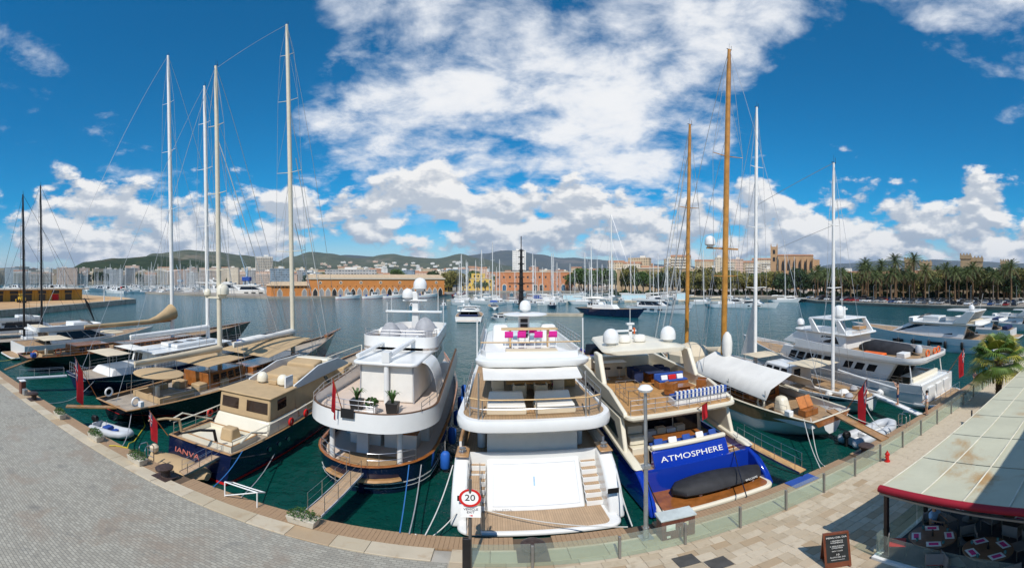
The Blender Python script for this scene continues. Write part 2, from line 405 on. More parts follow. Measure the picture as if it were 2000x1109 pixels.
HM2 = hill_mat('scrub_slope', (.07, .085, .05), (.10, .11, .065), (.20, .17, .12), .008)
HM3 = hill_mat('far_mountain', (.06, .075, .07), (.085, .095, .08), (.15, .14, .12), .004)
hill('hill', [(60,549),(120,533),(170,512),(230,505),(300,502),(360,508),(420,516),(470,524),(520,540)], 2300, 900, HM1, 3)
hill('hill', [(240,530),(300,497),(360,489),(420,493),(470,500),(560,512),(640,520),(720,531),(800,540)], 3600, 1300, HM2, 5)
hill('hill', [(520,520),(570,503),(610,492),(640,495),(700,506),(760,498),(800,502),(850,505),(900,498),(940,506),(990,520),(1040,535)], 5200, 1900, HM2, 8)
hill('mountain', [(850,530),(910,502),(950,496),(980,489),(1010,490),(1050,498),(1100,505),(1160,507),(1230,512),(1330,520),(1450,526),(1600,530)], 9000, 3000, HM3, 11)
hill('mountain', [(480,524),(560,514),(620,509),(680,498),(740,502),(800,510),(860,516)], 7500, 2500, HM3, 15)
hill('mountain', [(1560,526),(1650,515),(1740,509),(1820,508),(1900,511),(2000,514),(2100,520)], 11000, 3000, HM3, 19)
# ================================================================ boat kit (local frame: x across, y forward, z up, origin at the stern on the waterline)
GEL = mat('white_gelcoat', (.74, .74, .72), .22, var=.03, scale=.8, coat=.3)
CREAM = mat('cream_paint', (.74, .68, .54), .3, var=.04, scale=.8, coat=.2)
NAVY = mat('navy_hull', (.006, .012, .045), .12, var=.2, scale=.4, coat=.5)
BLACKH = mat('black_hull', (.008, .010, .014), .15, var=.2, coat=.4)
ROYAL = mat('royal_blue_hull', (.006, .035, .33), .1, var=.08, scale=.3, coat=.6)
GREYH = mat('pale_grey_hull', (.62, .66, .68), .25, var=.04, coat=.3)
TEAK = mat('teak_deck', (.40, .26, .14), .6, var=.15, scale=1.2, lines=(0, .11, .07, (.13, .08, .05)))
TEAKX = mat('teak_treads', (.46, .32, .20), .6, var=.12, scale=1.2, lines=(0, .09, .10, (.2, .13, .08)))
GREYTEAK = mat('weathered_teak', (.42, .35, .27), .7, var=.15, scale=1.2, lines=(0, .11, .08, (.2, .16, .12)))
PINKDECK = mat('pale_deck', (.62, .50, .41), .6, var=.06, scale=1.)
VARN = mat('varnished_wood', (.30, .105, .025), .2, var=.25, scale=2., coat=.6)
CAPW = mat('cap_rail_wood', (.40, .22, .09), .3, var=.2, coat=.4)
TAN = mat('tan_canvas', (.47, .33, .18), .85, var=.07, scale=1.5, bump=.15, bscale=30)
WCAN = mat('white_canvas', (.74, .71, .65), .85, var=.05, scale=1.2, bump=.12, bscale=25)
CREAMC = mat('cream_canvas', (.62, .52, .37), .85, var=.05, scale=1.2, bump=.12)
GREYC = mat('grey_canvas', (.36, .36, .37), .85, var=.12, scale=1.5, bump=.2)
BLACKC = mat('black_canvas', (.022, .022, .025), .7, var=.3, scale=2., bump=.2)
BLUEC = mat('blue_canvas', (.02, .07, .30), .8, var=.12)
NAVYC = mat('navy_canvas', (.012, .025, .085), .8, var=.2)
REDC = mat('red_cloth', (.50, .012, .02), .8, var=.12, scale=3)
GLASSD = mat('dark_glass', (.012, .014, .018), .08, var=.2, spec=.4)
GLASSB = mat('brown_glass', (.035, .02, .014), .06, var=.2, spec=.7)
STEEL = mat('stainless', (.60, .60, .60), .34, 1., var=.05)
GALV = mat('galvanised', (.40, .42, .43), .45, .7, var=.12, scale=4)
WPAINT = mat('white_paint', (.78, .77, .74), .4, var=.05)
CREAMP = mat('cream_mast_paint', (.66, .60, .47), .35, var=.05)
WOODM = mat('golden_spar', (.46, .21, .035), .3, var=.2, scale=1.5, coat=.5)
BLACKM = mat('black_carbon', (.012, .012, .014), .3, var=.2)
ROPEW = mat('white_rope', (.62, .60, .55), .9, var=.1)
ROPEB = mat('blue_rope', (.03, .16, .42), .9, var=.1)
RIG = mat('rigging_wire', (.42, .42, .42), .4, .6)
BROWN = mat('brown_cushion', (.10, .05, .025), .8, var=.2)
RED = mat('red_paint', (.55, .015, .012), .35, var=.08)
PINK = mat('magenta_fabric', (.62, .012, .25), .7, var=.08)
ORNG = mat('orange_buoy', (.78, .14, .02), .5, var=.08)
BLUEF = mat('blue_fender', (.02, .12, .50), .55, var=.08)
BLACK = mat('black_plastic', (.012, .012, .013), .45, var=.2)
GREYP = mat('grey_tube', (.50, .52, .54), .5, var=.05)

def hull(par, L, B, zs, zb, mh, md=TEAK, kind='motor', drop=.7, rb=2.2, rs=0., sw=.88, cap=None, capm=CAPW, rnd_=0., boot=None, stripe=None, y0=0., fine=2.1, name='hull', inner=None):
    """lofted hull; returns half-beam and sheer height as functions of local y"""
    N = 20; ts = [0]+([rnd_*q for q in (.015, .05, .12, .22, .38, .55, .78)] if rnd_ else [.04])+[(i/N) for i in range(1, N+1)]
    ts = sorted(set(t for t in ts if t <= 1))
    def bt(t):
        b = sw+(1-sw)*sin(min(t/.42, 1)*pi/2)
        if t > .45: b *= max(.004, 1-((t-.45)/.55)**fine)
        if rnd_ and t < rnd_: b *= max(.003, (1-(1-t/rnd_)**2))**.5
        return B/2*b
    def zr(t): return zs+(zb-zs)*t*t
    def lift(t): return zs*.72*max(0, (.2-t)/.2)**1.3 if kind == 'sail' else 0
    def bw(t): return bt(t)*(.93-.50*t**3-(.5*max(0, (.2-t)/.2) if kind == 'sail' else 0))
    def Y(t, s): return y0+L*t+rb*(s-.35)*max(0, (t-.55)/.45)**2-rs*(1-s)*max(0, 1-t/.12)
    def pt(t, s, off=0.):                                  # s 0 waterline .. 1 rail
        h = bw(t)+(bt(t)-bw(t))*s**.75+off; z = lift(t)+(zr(t)-lift(t))*s
        return h, Y(t, s), z
    rings = []
    for t in ts:
        side = [pt(t, s) for s in (1, .9, .8, .7, .6, .5, .4, .3, .2, .1, 0)]
        h0, y0_, z0_ = side[-1]
        low = [(h0*.82, y0_, z0_-.35), (h0*.35, y0_, z0_-.7)]
        half = side+low
        rings.append([(h, y, z) for h, y, z in half]+[(-h, y, z) for h, y, z in reversed(half)])
    mb = MB().loft(rings, closed=False, cap=False)
    n = len(rings[0]); mb.add(rings[0], [tuple(range(n))])
    th = .13
    inn = [[(max(.01, bt(t)-.02), Y(t, 1), zr(t)) for t in ts], [(max(.005, bt(t)-th), Y(t, 1)+(th*max(0, 1-t/rnd_)**2 if rnd_ else (th if t == 0 else 0))-(.15 if t == 1 else 0), zr(t)) for t in ts],
           [(max(.005, bt(t)-th), Y(t, 1)+(th*max(0, 1-t/rnd_)**2 if rnd_ else (th if t == 0 else 0))-(.15 if t == 1 else 0), zr(t)-drop) for t in ts]]
    for sg in (1, -1):
        mb.loft([[(sg*a, b, c) for a, b, c in r] for r in inn], closed=False, cap=False)
    mb.loft([[(inn[1][0][0], inn[1][0][1], zr(0)), (-inn[1][0][0], inn[1][0][1], zr(0))], [(inn[2][0][0], inn[2][0][1], zr(0)-drop), (-inn[2][0][0], inn[2][0][1], zr(0)-drop)]], closed=False, cap=False)
    mb.add([(inn[0][0][0], inn[0][0][1], zr(0)), (-inn[0][0][0], inn[0][0][1], zr(0)), (-inn[1][0][0], inn[1][0][1], zr(0)), (inn[1][0][0], inn[1][0][1], zr(0))], [(0, 1, 2, 3)])
    ho = mb.build(name, mh, par, ang=50)
    dk = MB().loft([[(max(.004, bt(t)-th+.01), Y(t, 1)+(th*max(0, 1-t/rnd_)**2 if rnd_ else (th if t == 0 else 0))-(.15 if t == 1 else 0), zr(t)-drop+.01) for t in ts], [(-max(.004, bt(t)-th+.01), Y(t, 1)+(th*max(0, 1-t/rnd_)**2 if rnd_ else (th if t == 0 else 0))-(.15 if t == 1 else 0), zr(t)-drop+.01) for t in ts]], closed=False, cap=False)
    dk.build('deck', md, par, smooth=False)
    def strip(nm, sa, sb, m, off=.012):
        s_ = MB()
        for sg in (1, -1):
            mids = [(sa+(sb-sa)*q/5, off) for q in range(6)]
            s_.loft([[(sg*pt(t, s, o)[0], *pt(t, s)[1:]) for t in ts] for s, o in [(sa, -.01)]+mids+[(sb, -.01)]], closed=False, cap=False)
        a, b = pt(0, sa), pt(0, sb)
        s_.add([(a[0], a[1]-off, a[2]), (-a[0], a[1]-off, a[2]), (-b[0], b[1]-off, b[2]), (b[0], b[1]-off, b[2])], [(0, 1, 2, 3)])
        return s_.build(nm, m, ho)
    if boot: strip('boot_stripe', .03, .11, boot)
    if stripe: strip('sheer_stripe', stripe[0], stripe[1], stripe[2])
    if cap:
        w = cap; c_ = MB()
        path = [(-(bt(t)-.05), Y(t, 1), zr(t)) for t in reversed(ts)]+[((bt(t)-.05), Y(t, 1), zr(t)) for t in ts]
        c_.tube([(x, y, z+.02) for x, y, z in path], w, 6, flat=.5); c_.build('cap_rail', capm, par)
    return (lambda y: bt(min(1, max(0, (y-y0)/L)))), (lambda y: zr(min(1, max(0, (y-y0)/L)))), strip

def pane(par, q, m=GLASSD, off=.015, th=.02, name='window'):
    a, b, c, d = [Vector(p) for p in q]; n = (b-a).cross(d-a).normalized()
    return MB().loft([[p+n*(off-th-.02) for p in (a, b, c, d)], [p+n*off for p in (a, b, c, d)]]).build(name, m, par, smooth=False)
class House:
    """raked superstructure block with sides that windows can be set into"""
    def __init__(s, par, ya, yf, wa, wf, z0, z1, ra=0., rf=0., tum=.1, m=GEL, bevel=.12, name='deckhouse', xo=0.):
        s.q = [[(xo-wa/2, ya, z0), (xo+wa/2, ya, z0), (xo+wf/2, yf, z0), (xo-wf/2, yf, z0)],
               [(xo-wa/2+tum, ya+ra, z1), (xo+wa/2-tum, ya+ra, z1), (xo+wf/2-tum, yf-rf, z1), (xo-wf/2+tum, yf-rf, z1)]]
        s.o = MB().loft(s.q).build(name, m, par, bevel=bevel, smooth=True)
    def P(s, face, u, v):                                 # face: 'r' +x, 'l' -x, 'a' aft, 'f' front
        i, j = {'r': (1, 2), 'l': (3, 0), 'a': (0, 1), 'f': (2, 3)}[face]
        lo = Vector(s.q[0][i]).lerp(Vector(s.q[0][j]), u); hi = Vector(s.q[1][i]).lerp(Vector(s.q[1][j]), u)
        return lo.lerp(hi, v)
    def win(s, face, u0, u1, v0, v1, n=1, gap=.25, m=GLASSD, slant=0., name='window', off=.015):
        w = (u1-u0)/n
        for k in range(n):
            a, b = u0+w*k+w*gap/2, u0+w*(k+1)-w*gap/2
            pane(s.o, [s.P(face, a, v0), s.P(face, b, v0), s.P(face, b-slant*(k == n-1), v1), s.P(face, a+slant*(k == 0), v1)], m, name=name, off=off)
        return s
def rpoly(ya, yf, w, r, wf=None, n=7, rf=None):
    """plan outline with rounded aft (and optionally forward) corners"""
    wf = wf or w; p = []
    for k in range(n): a = pi+(pi/2)*k/(n-1); p.append((-w/2+r+r*cos(a), ya+r+r*sin(a)))
    for k in range(n): a = -pi/2+(pi/2)*k/(n-1); p.append((w/2-r+r*cos(a), ya+r+r*sin(a)))
    if rf:
        for k in range(n): a = (pi/2)*k/(n-1); p.append((wf/2-rf+rf*cos(a), yf-rf+rf*sin(a)))
        for k in range(n): a = pi/2+(pi/2)*k/(n-1); p.append((-wf/2+rf+rf*cos(a), yf-rf+rf*sin(a)))
    else: p += [(wf/2, yf), (-wf/2, yf)]
    return p
def slab(par, name, poly, z0, z1, m, bevel=.06): return MB().prism(poly, z0, z1).build(name, m, par, bevel=bevel)
def wall(par, name, path, z0, z1, th, m, top=None, flare=0.):
    """upright band along an open plan path; flare leans the foot outwards"""
    mb = MB(); tp = MB(); rings = []; N = len(path)
    for i, (x, y) in enumerate(path):
        a = Vector(path[max(0, i-1)]); b = Vector(path[min(N-1, i+1)]); t = (b-a).normalized(); n = Vector((t.y, -t.x))
        za, zb = (z0(y) if callable(z0) else z0), (z1(y) if callable(z1) else z1)
        rings.append([(x+n.x*flare, y+n.y*flare, za), (x, y, zb), (x-n.x*th, y-n.y*th, zb), (x-n.x*(th-flare), y-n.y*(th-flare), za)])
    o = mb.loft(rings).build(name, m, par, ang=45)
    if top:
        tp.tube([((r[1][0]+r[2][0])/2, (r[1][1]+r[2][1])/2, r[1][2]+.015) for r in rings], .07, 6, flat=.45).build('cap_rail', top, par)
    return o
def rail(par, pts, h=.75, step=1.1, r=.017, bars=2, m=STEEL, top=None, name='guard_rail'):
    mb = MB(); pts = [Vector(p) for p in pts]; up = Vector((0, 0, h))
    for a, b in zip(pts, pts[1:]):
        n = max(1, round((b-a).length/step))
        for k in range(n): p = a.lerp(b, k/n); mb.tube([p, p+up], r, 5)
    mb.tube([pts[-1], pts[-1]+up], r, 5)
    for k in range(bars if top is None else bars-1): mb.tube([p+up*((k+1)/bars) for p in pts], r*.9, 5)
    o = mb.build(name, m, par)
    if top: MB().tube([p+up for p in pts], .05, 6, flat=.6).build('hand_rail', top, par)
    return o
def cloth(par, name, c4, m, sag=.12, n=7, th=.025, drop=0.):
    """awning between four corners (a,b front edge; d,c back edge), sagging in the middle, optional hanging hem"""
    a, b, c, d = [Vector(p) for p in c4]; g = []
    for i in range(n+1):
        v = i/n; row = []
        for j in range(n+1):
            u = j/n; p = a.lerp(b, u).lerp(d.lerp(c, u), v)
            p.z -= sag*sin(u*pi)*sin(v*pi)+.02*sin(u*23+v*7)*sin(v*pi); row.append(p)
        g.append(row)
    nn = (b-a).cross(d-a).normalized()
    mb = MB().sheet(g, th, 0, nn if nn.z >= -.01 else -nn)
    if drop:
        for row in ([r[0] for r in g], [r[-1] for r in g]):
            mb.sheet([[p for p in row], [p-Vector((0, 0, drop)) for p in row]], .01, 0, (1, 0, 0))
    return mb.build(name, m, par)
def dome(par, x, y, z, r, h=None, m=None, name='satellite_dome'):
    h = h or r*2.1
    prof = [(r*.55, 0), (r*.6, h*.12), (r*.98, h*.2), (r, h*.45), (r*.93, h*.66), (r*.72, h*.85), (r*.4, h*.96), (.01, h)]
    return MB().lathe(prof, (x, y, z), 16).build(name, m or GEL, par, ang=60)
def ensign(par, base, top, w, h, fold=.10, m=REDC, canton=True, lean=(0, 0), name='ensign'):
    """flag on a slanting staff, hanging in folds"""
    b, t = Vector(base), Vector(top)
    MB().tube([b, t], [.028, .018], 6).build('flag_staff', VARN, par)
    d = (t-b).normalized(); g = []; n = 10; side = Vector((lean[0], lean[1], 0))
    for i in range(n+1):
        row = []
        for j in range(9):
            u, v = j/8, i/n; p = t-d*(v*min(w*1.25, (t-b).length*.8))+side*(u*w*.35)-Vector((0, 0, u*h))
            p += Vector((-side.y, side.x, 0)).normalized()*fold*sin(v*8+u*1.5)*(.25+u) if side.length else Vector()
            row.append(p)
        g.append(row)
    fo = MB().sheet(g, .006, 0, (side.normalized() if side.length else Vector((1, 0, 0))).cross(Vector((0, 0, 1)))).build(name, m, par)
    if canton:
        c = MB(); k = 5
        sub = [r[:5] for r in g[:k+1]]; off = Vector((-side.y, side.x, 0)).normalized()*.012
        for sg in (1, -1):
            c.add([p+off*sg for r in sub for p in r], [(i*5+j, i*5+j+1, (i+1)*5+j+1, (i+1)*5+j) for i in range(k) for j in range(4)], 0)
            a_, b_, c_, d_ = [Vector(q)+off*sg*2 for q in (sub[0][0], sub[0][4], sub[k][4], sub[k][0])]
            for wd, mi in ((.16, 1), (.08, 2)):
                for p0, p1, q0, q1 in ((a_, b_, d_, c_), (a_, d_, b_, c_)):
                    e0, e1 = p0.lerp(p1, .5-wd), p0.lerp(p1, .5+wd); f0, f1 = q0.lerp(q1, .5-wd), q0.lerp(q1, .5+wd)
                    o2 = off*sg*(mi*.6); c.add([e0+o2, e1+o2, f1+o2, f0+o2], [(0, 1, 2, 3)], mi)
        c.build('flag_canton', [NAVYC, WPAINT, REDC], fo, smooth=False)
    return fo
def mast(par, x, y, z0, z1, r, m=WPAINT, rake=.02, spr=(), L=None, bow=None, stern=None, hb=None, top=True, rm=RIG, wire=.016, name='mast'):
    """spar with spreaders and standing rigging; spr: (height fraction, half span)"""
    tp = Vector((x, y-rake*(z1-z0), z1)); b = Vector((x, y, z0))
    mo = MB().tube([b, b.lerp(tp, .5), b.lerp(tp, .9), tp], [r, r*.95, r*.8, r*.55], 10).build(name, m, par)
    if top: MB().box(tp.x-.25, tp.x+.25, tp.y-.03, tp.y+.03, z1, z1+.05).tube([tp, tp+Vector((0, 0, .7))], .012, 4).tube([tp+Vector((.2, 0, 0)), tp+Vector((.2, 0, .5))], .02, 4).build('mast_head', BLACK, mo)
    wr = MB(); ends = []
    for f, hs in spr:
        p = b.lerp(tp, f)
        for sg in (1, -1):
            MB().tube([p, p+Vector((sg*hs, -.12*hs, .05*hs))], [.05, .03], 5).build('spreader', m, mo); 
        ends.append((p, hs))
    if hb:
        for sg in (1, -1):
            prev = Vector((x+sg*hb, y-.3, z0-.2))
            for p, hs in ends:
                e = p+Vector((sg*hs, -.12*hs, .05*hs)); wr.tube([prev, e], wire, 4); wr.tube([e, b.lerp(tp, min(1, (p.z-z0)/(z1-z0)+.2))], wire*.8, 4); prev = e
            wr.tube([prev, tp], wire, 4); wr.tube([Vector((x+sg*hb, y+.7, z0-.2)), b.lerp(tp, .55)], wire, 4)
    if bow: wr.tube([tp, Vector(bow)], wire*1.3, 4); wr.tube([b.lerp(tp, .72), Vector(bow).lerp(b, .28)], wire, 4)
    if stern: wr.tube([tp, Vector(stern)], wire, 4)
    if wr.v: wr.build('rigging', rm, par)
    return tp
def boom(par, x, ym, ya, z, r, m, cover=None, rise=0., name='boom'):
    """spar running aft from a mast with the sail flaked under a cover"""
    MB().tube([(x, ym, z), (x, ya, z-.1)], [.1, .09], 8).build(name, WPAINT if m is None else m, par)
    if cover:
        n = 10; p = [(x, ym+(ya-ym)*k/n, z+.16+rise*max(0, 1-k/n*3.2)**1.5*.5) for k in range(n+1)]
        MB().tube(p, [r*(1.05-.55*k/n)+(rise*.28*max(0, 1-k/n*3.2)**1.5) for k in range(n+1)], 10, flat=1.15).build('sail_cover', cover, par)
def life_ring(par, c, r=.3, m=None, ax='y', name='life_ring'):
    mb = MB(); n = 16; rings = []
    for k in range(n+1):
        a = 2*pi*k/n
        ring = []
        for j in range(7):
            b = 2*pi*j/7; rr = r+.07*cos(b)
            p = (rr*cos(a), .07*sin(b), rr*sin(a)) if ax == 'y' else (.07*sin(b), rr*cos(a), rr*sin(a))
            ring.append((c[0]+p[0], c[1]+p[1], c[2]+p[2]))
        rings.append(ring)
    return mb.loft(rings, True, False).build(name, m or WPAINT, par)
def text(par, s, M, size, m, name='lettering', depth=.008, ax=1.0, font_shear=0.):
    cu = bpy.data.curves.new('t', 'FONT'); cu.body = s; cu.size = size; cu.align_x = 'CENTER'; cu.align_y = 'CENTER'; cu.extrude = depth; cu.shear = font_shear
    cu.resolution_u = 3
    t = bpy.data.objects.new('t', cu); C.objects.link(t)
    bpy.context.view_layer.update()
    me = bpy.data.meshes.new_from_object(t); bpy.data.objects.remove(t); bpy.data.curves.remove(cu)
    me.transform(Matrix.Diagonal((ax, 1, 1, 1))); me.materials.clear(); me.materials.append(m)
    o = bpy.data.objects.new(name, me); C.objects.link(o); o.matrix_local = M
    if par is not None: o.parent = par; KIDS.setdefault(par.name, []).append(o)
    return o
def face_matrix(p, right, up):
    r = Vector(right).normalized(); n = r.cross(Vector(up)).normalized(); u = n.cross(r)
    M = Matrix((r, u, n)).transposed().to_4x4(); M.translation = Vector(p); return M
def gangway(label, a, b, w=.55, m=TEAKX, rails=True, side=GREYP, rh=.8):
    """boarding plank from deck a to quay b, a thing of its own"""
    a, b = Vector(a), Vector(b); t = thing('gangway', label, 'gangway', b)
    d = a-b; n = Vector((d.y, -d.x, 0)).normalized()*w/2; up = Vector((0, 0, .05))
    MB().loft([[-n, n, n-up, -n-up], [d-n, d+n, d+n-up, d-n-up]]).build('plank', m, t, smooth=False)
    s = MB()
    for sg in (1, -1):
        q = n*sg*1.06; s.loft([[q+up*.6, q*1.08+up*.6, q*1.08-up*1.6, q-up*1.6], [d+q+up*.6, d+q*1.08+up*.6, d+q*1.08-up*1.6, d+q-up*1.6]])
    s.build('side_rail', side, t, smooth=False)
    k = 8
    for i in range(1, k): MB().cbox(d*(i/k)+up*.1, (w*.9, .04, .025), rz=atan2(n.y, n.x)).build('cleat_strip', m, t, smooth=False)
    if rails:
        r_ = MB()
        for sg in (1, -1):
            ps = [d*f+n*sg*1.1 for f in (.06, .35, .65, .94)]
            for p in ps: r_.tube([p, p+Vector((0, 0, rh))], .014, 5)
            r_.tube([p+Vector((0, 0, rh*.98)) for p in ps], .010, 4); r_.tube([p+Vector((0, 0, rh*.5)) for p in ps], .008, 4)
        r_.build('hand_ropes', STEEL, t)
    return t
def rope(label, pts, r=.022, m=None, sag=.25, group=None):
    p = []; pts = [Vector(q) for q in pts]
    for a, b in zip(pts, pts[1:]):
        for k in range(8):
            v = a.lerp(b, k/8); v.z -= sag*sin(pi*k/8); p.append(v)
    p.append(pts[-1]); o = MB().tube(p, r, 5).build('mooring_line', m or ROPEW); return tag(o, label, 'mooring line', group)
def fender(label, loc, r=.16, h=.75, m=BLUEF, rope_h=.7, group=None, ball=False):
    t = thing('fender', label, 'fender', loc, group=group)
    prof = [(.03, 0), (r*.7, .06), (r, .16), (r, h-.16), (r*.7, h-.06), (.03, h)] if not ball else [(.02, 0), (r*.6, r*.2), (r*.95, r*.6), (r, r), (r*.9, r*1.5), (r*.5, r*1.9), (.04, r*2.1)]
    MB().lathe(prof, (0, 0, 0), 12).build('fender_body', m, t, ang=60)
    hh = h if not ball else r*2.1
    MB().tube([(0, 0, hh-.02), (0, 0, hh+rope_h)], .012, 4).build('lanyard', ROPEW, t)
    return t
def chair(label, loc, rz, m=CREAMC, seat=None, frame=STEEL, group=None, wicker=True):
    t = thing('chair', label, 'chair', loc, rz, group); s = seat or m
    if wicker:
        MB().loft([[(-.26,-.25,.12),(.26,-.25,.12),(.26,.25,.12),(-.26,.25,.12)], [(-.3,-.3,.42),(.3,-.3,.42),(.3,.28,.42),(-.3,.28,.42)]]).build('base', m, t, bevel=.03)
        p = [(-.3, .25), (-.31, -.1), (-.24, -.29), (0, -.33), (.24, -.29), (.31, -.1), (.3, .25)]
        wall(t, 'backrest', p, .42, .80, .06, m)
        MB().box(-.25, .25, -.24, .25, .421, .5).build('seat_cushion', s, t, bevel=.04)
    else:
        MB().box(-.24, .24, -.24, .24, .43, .48).build('seat', s, t, bevel=.02)
        MB().cbox((0, -.26, .72), (.48, .03, .42), rx=-.15).build('backrest', m, t, bevel=.01)
        for sx in (-.23, .23):
            for sy in (-.24, .24):
                MB().tube([(sx, sy, 0), (sx, sy*1.0, .45 if sy > 0 else .95)], .015, 5).build('leg', frame, t)
    return t
# ================================================================ near yachts, all moored stern-to
# ---- the white three-deck yacht in the middle
def yacht_white():
    b = thing('motor_yacht', 'white three-deck motor yacht moored stern-on in the middle of the quay', 'yacht', (1.65, 13.1, 0))
    hb, zr, st = hull(b, 26.5, 6.5, 2.75, 4.4, GEL, TEAK, drop=.35, rb=2.5, sw=.95, y0=3.1, stripe=(.30, .34, GREYP))
    # swim platform with its wings
    slab(b, 'swim_platform', rpoly(.1, 3.2, 5.9, .55, 5.6), .22, .44, GEL, .08)
    slab(b, 'platform_deck', rpoly(.28, 2.0, 5.0, .3), .441, .462, TEAKX, 0)
    for sg in (1, -1):
        prof = [(.9, .30), (1.0, .9), (1.3, 1.6), (1.9, 2.3), (2.6, 2.75), (3.3, 2.85), (3.3, .1), (.9, .1)]
        MB().extr([(sg*2.62, y, z) for y, z in prof], (sg*.62, 0, 0)).build('stern_wing', GEL, b, bevel=.14, seg=3)
        slab(b, 'wing_cap', [(sg*2.66, 2.35), (sg*3.2, 2.35), (sg*3.2, 3.5), (sg*2.66, 3.5)], 2.86, 2.92, CAPW, .03)
        MB().lathe([(.16, 0), (.16, .05), (.05, .06), (.05, .16), (.14, .18), (.14, .22), (.01, .23)], (sg*2.93, 2.8, 2.92), 10).build('capstan', STEEL, b)
        pane(b, [(sg*3.245, 1.75, 1.55), (sg*3.245, 2.5, 1.7), (sg*3.245, 2.5, 2.15), (sg*3.245, 1.85, 2.0)][::sg], GLASSD, name='fairlead_window')
        MB().box(sg*2.75-.22, sg*2.75+.22, .86, .89, 1.55, 1.8).build('vent_grille', BLACK, b)
        # stairs
        x0, x1 = (1.94, 2.62) if sg > 0 else (-2.62, -1.98)
        for k in range(7):
            z = .46+.29*(k+1); y = 1.75+.24*k
            MB().box(x0, x1, y, 3.7, z-.29, z-.03).build('stair', GEL, b, bevel=.015)
            MB().box(x0+.03, x1-.03, y+.01, y+.27, z-.028, z).build('tread', TEAKX, b, smooth=False)
    # garage door
    g = MB().loft([[(-1.95, 1.72, .44), (1.9, 1.72, .44), (1.9, 3.6, .44), (-1.95, 3.6, .44)], [(-1.95, 3.0, 2.42), (1.9, 3.0, 2.42), (1.9, 3.7, 2.42), (-1.95, 3.7, 2.42)]]).build('garage_door', GEL, b, bevel=.08)
    e = Vector((0, 1.28, 1.98)); up = e.normalized()
    fr = MB(); q = [Vector((sx*1.72, 1.72, .44))+Vector((0, -.012, 0)) for sx in (-1, 1)]
    for f0, f1, xa, xb in ((.10, .112, -1.7, 1.7), (.93, .942, -1.7, 1.7)):
        fr.loft([[Vector((xa, 1.705, .44))+e*f0, Vector((xb, 1.705, .44))+e*f0, Vector((xb, 1.705, .44))+e*f1, Vector((xa, 1.705, .44))+e*f1], [Vector((xa, 1.73, .44))+e*f0, Vector((xb, 1.73, .44))+e*f0, Vector((xb, 1.73, .44))+e*f1, Vector((xa, 1.73, .44))+e*f1]])
    for xa in (-1.7, 1.68):
        fr.loft([[Vector((xa, 1.705, .44))+e*.1, Vector((xa+.02, 1.705, .44))+e*.1, Vector((xa+.02, 1.705, .44))+e*.94, Vector((xa, 1.705, .44))+e*.94], [Vector((xa, 1.73, .44))+e*.1, Vector((xa+.02, 1.73, .44))+e*.1, Vector((xa+.02, 1.73, .44))+e*.94, Vector((xa, 1.73, .44))+e*.94]])
    fr.build('door_seam', GREYP, g, smooth=False)
    lb = mat('pale_blue_lettering', (.25, .42, .58), .4)
    text(g, 'I', face_matrix(Vector((-.05, 1.70, .44))+e*.58, (1, 0, 0), e), .62, lb, depth=.012)
    text(g, 'VALLETTA', face_matrix(Vector((-1.35, 1.70, .44))+e*.04, (1, 0, 0), e), .13, mat('grey_lettering', (.35, .35, .36), .4), depth=.008, ax=1.3)
    # main deck aft: floor, pillars, fabric screen
    MB().box(-3.0, 3.0, 3.2, 9, 2.40, 2.43).build('aft_deck', TEAK, b, smooth=False)
    cloth(b, 'fabric_screen', [(-1.95, 3.55, 2.43), (1.95, 3.55, 2.43), (1.95, 3.75, 4.2), (-1.95, 3.75, 4.2)], WCAN, sag=0)
    for sx in (-2.2, 2.2): MB().lathe([(.2, 0), (.2, 1.8)], (sx, 4.6, 2.43), 14).build('pillar', GEL, b)
    h1 = House(b, 6.4, 22.5, 5.2, 4.4, 2.4, 4.25, 0, 1.6, .12); h1.win('r', .05, .9, .4, .85, 6).win('l', .05, .9, .4, .85, 6).win('a', .1, .9, .1, .9, 2, .04)
    wall(b, 'side_bulwark', [(-3.1, 9), (-3.12, 3.4)], 2.4, 3.2, .1, GEL, CAPW); wall(b, 'side_bulwark', [(3.12, 3.4), (3.1, 9)], 2.4, 3.2, .1, GEL, CAPW)
    # upper deck with broad white rim
    up1 = rpoly(1.65, 20, 6.35, 1.15, 5.2)
    o = MB(); 
    for (s, z) in ((.93, 4.16), (1.0, 4.40), (1.005, 4.68), (.97, 4.86)): pass
    def ring(s, z): return [(x*s, 10+(y-10)*(1+(s-1)*.6), z) for x, y in up1]
    o.loft([ring(.93, 4.16), ring(.99, 4.32), ring(1.0, 4.60), ring(.985, 4.80), ring(.94, 4.82)]).build('upper_deck', GEL, b, ang=50)
    slab(b, 'upper_deck_floor', rpoly(1.95, 19, 5.8, .9, 4.9), 4.821, 4.84, TEAK, 0)
    edge = [(-2.86, 9.5, 4.84), (-2.86, 3.0, 4.84), (-2.6, 2.25, 4.84), (-2.1, 1.98, 4.84), (2.1, 1.98, 4.84), (2.6, 2.25, 4.84), (2.86, 3.0, 4.84), (2.86, 9.5, 4.84)]
    rail(b, edge[:3], .8, 1., bars=3); rail(b, edge[5:], .8, 1., bars=3); rail(b, edge[2:6], .8, 2.2, bars=2, top=mat('pale_oak', (.60, .40, .19), .4, var=.15), r=.025)
    h2 = House(b, 8.2, 18.5, 4.5, 3.8, 4.83, 6.75, 0, 1.8, .15); h2.win('a', .08, .7, .06, .9, 2, .05).win('r', .05, .9, .35, .85, 5).win('l', .05, .9, .35, .85, 5)
    MB().box(1.2, 2.5, 6.6, 7.3, 4.84, 5.9).build('bar_cabinet', mat('oak_front', (.50, .27, .09), .4, var=.2), b, bevel=.02)
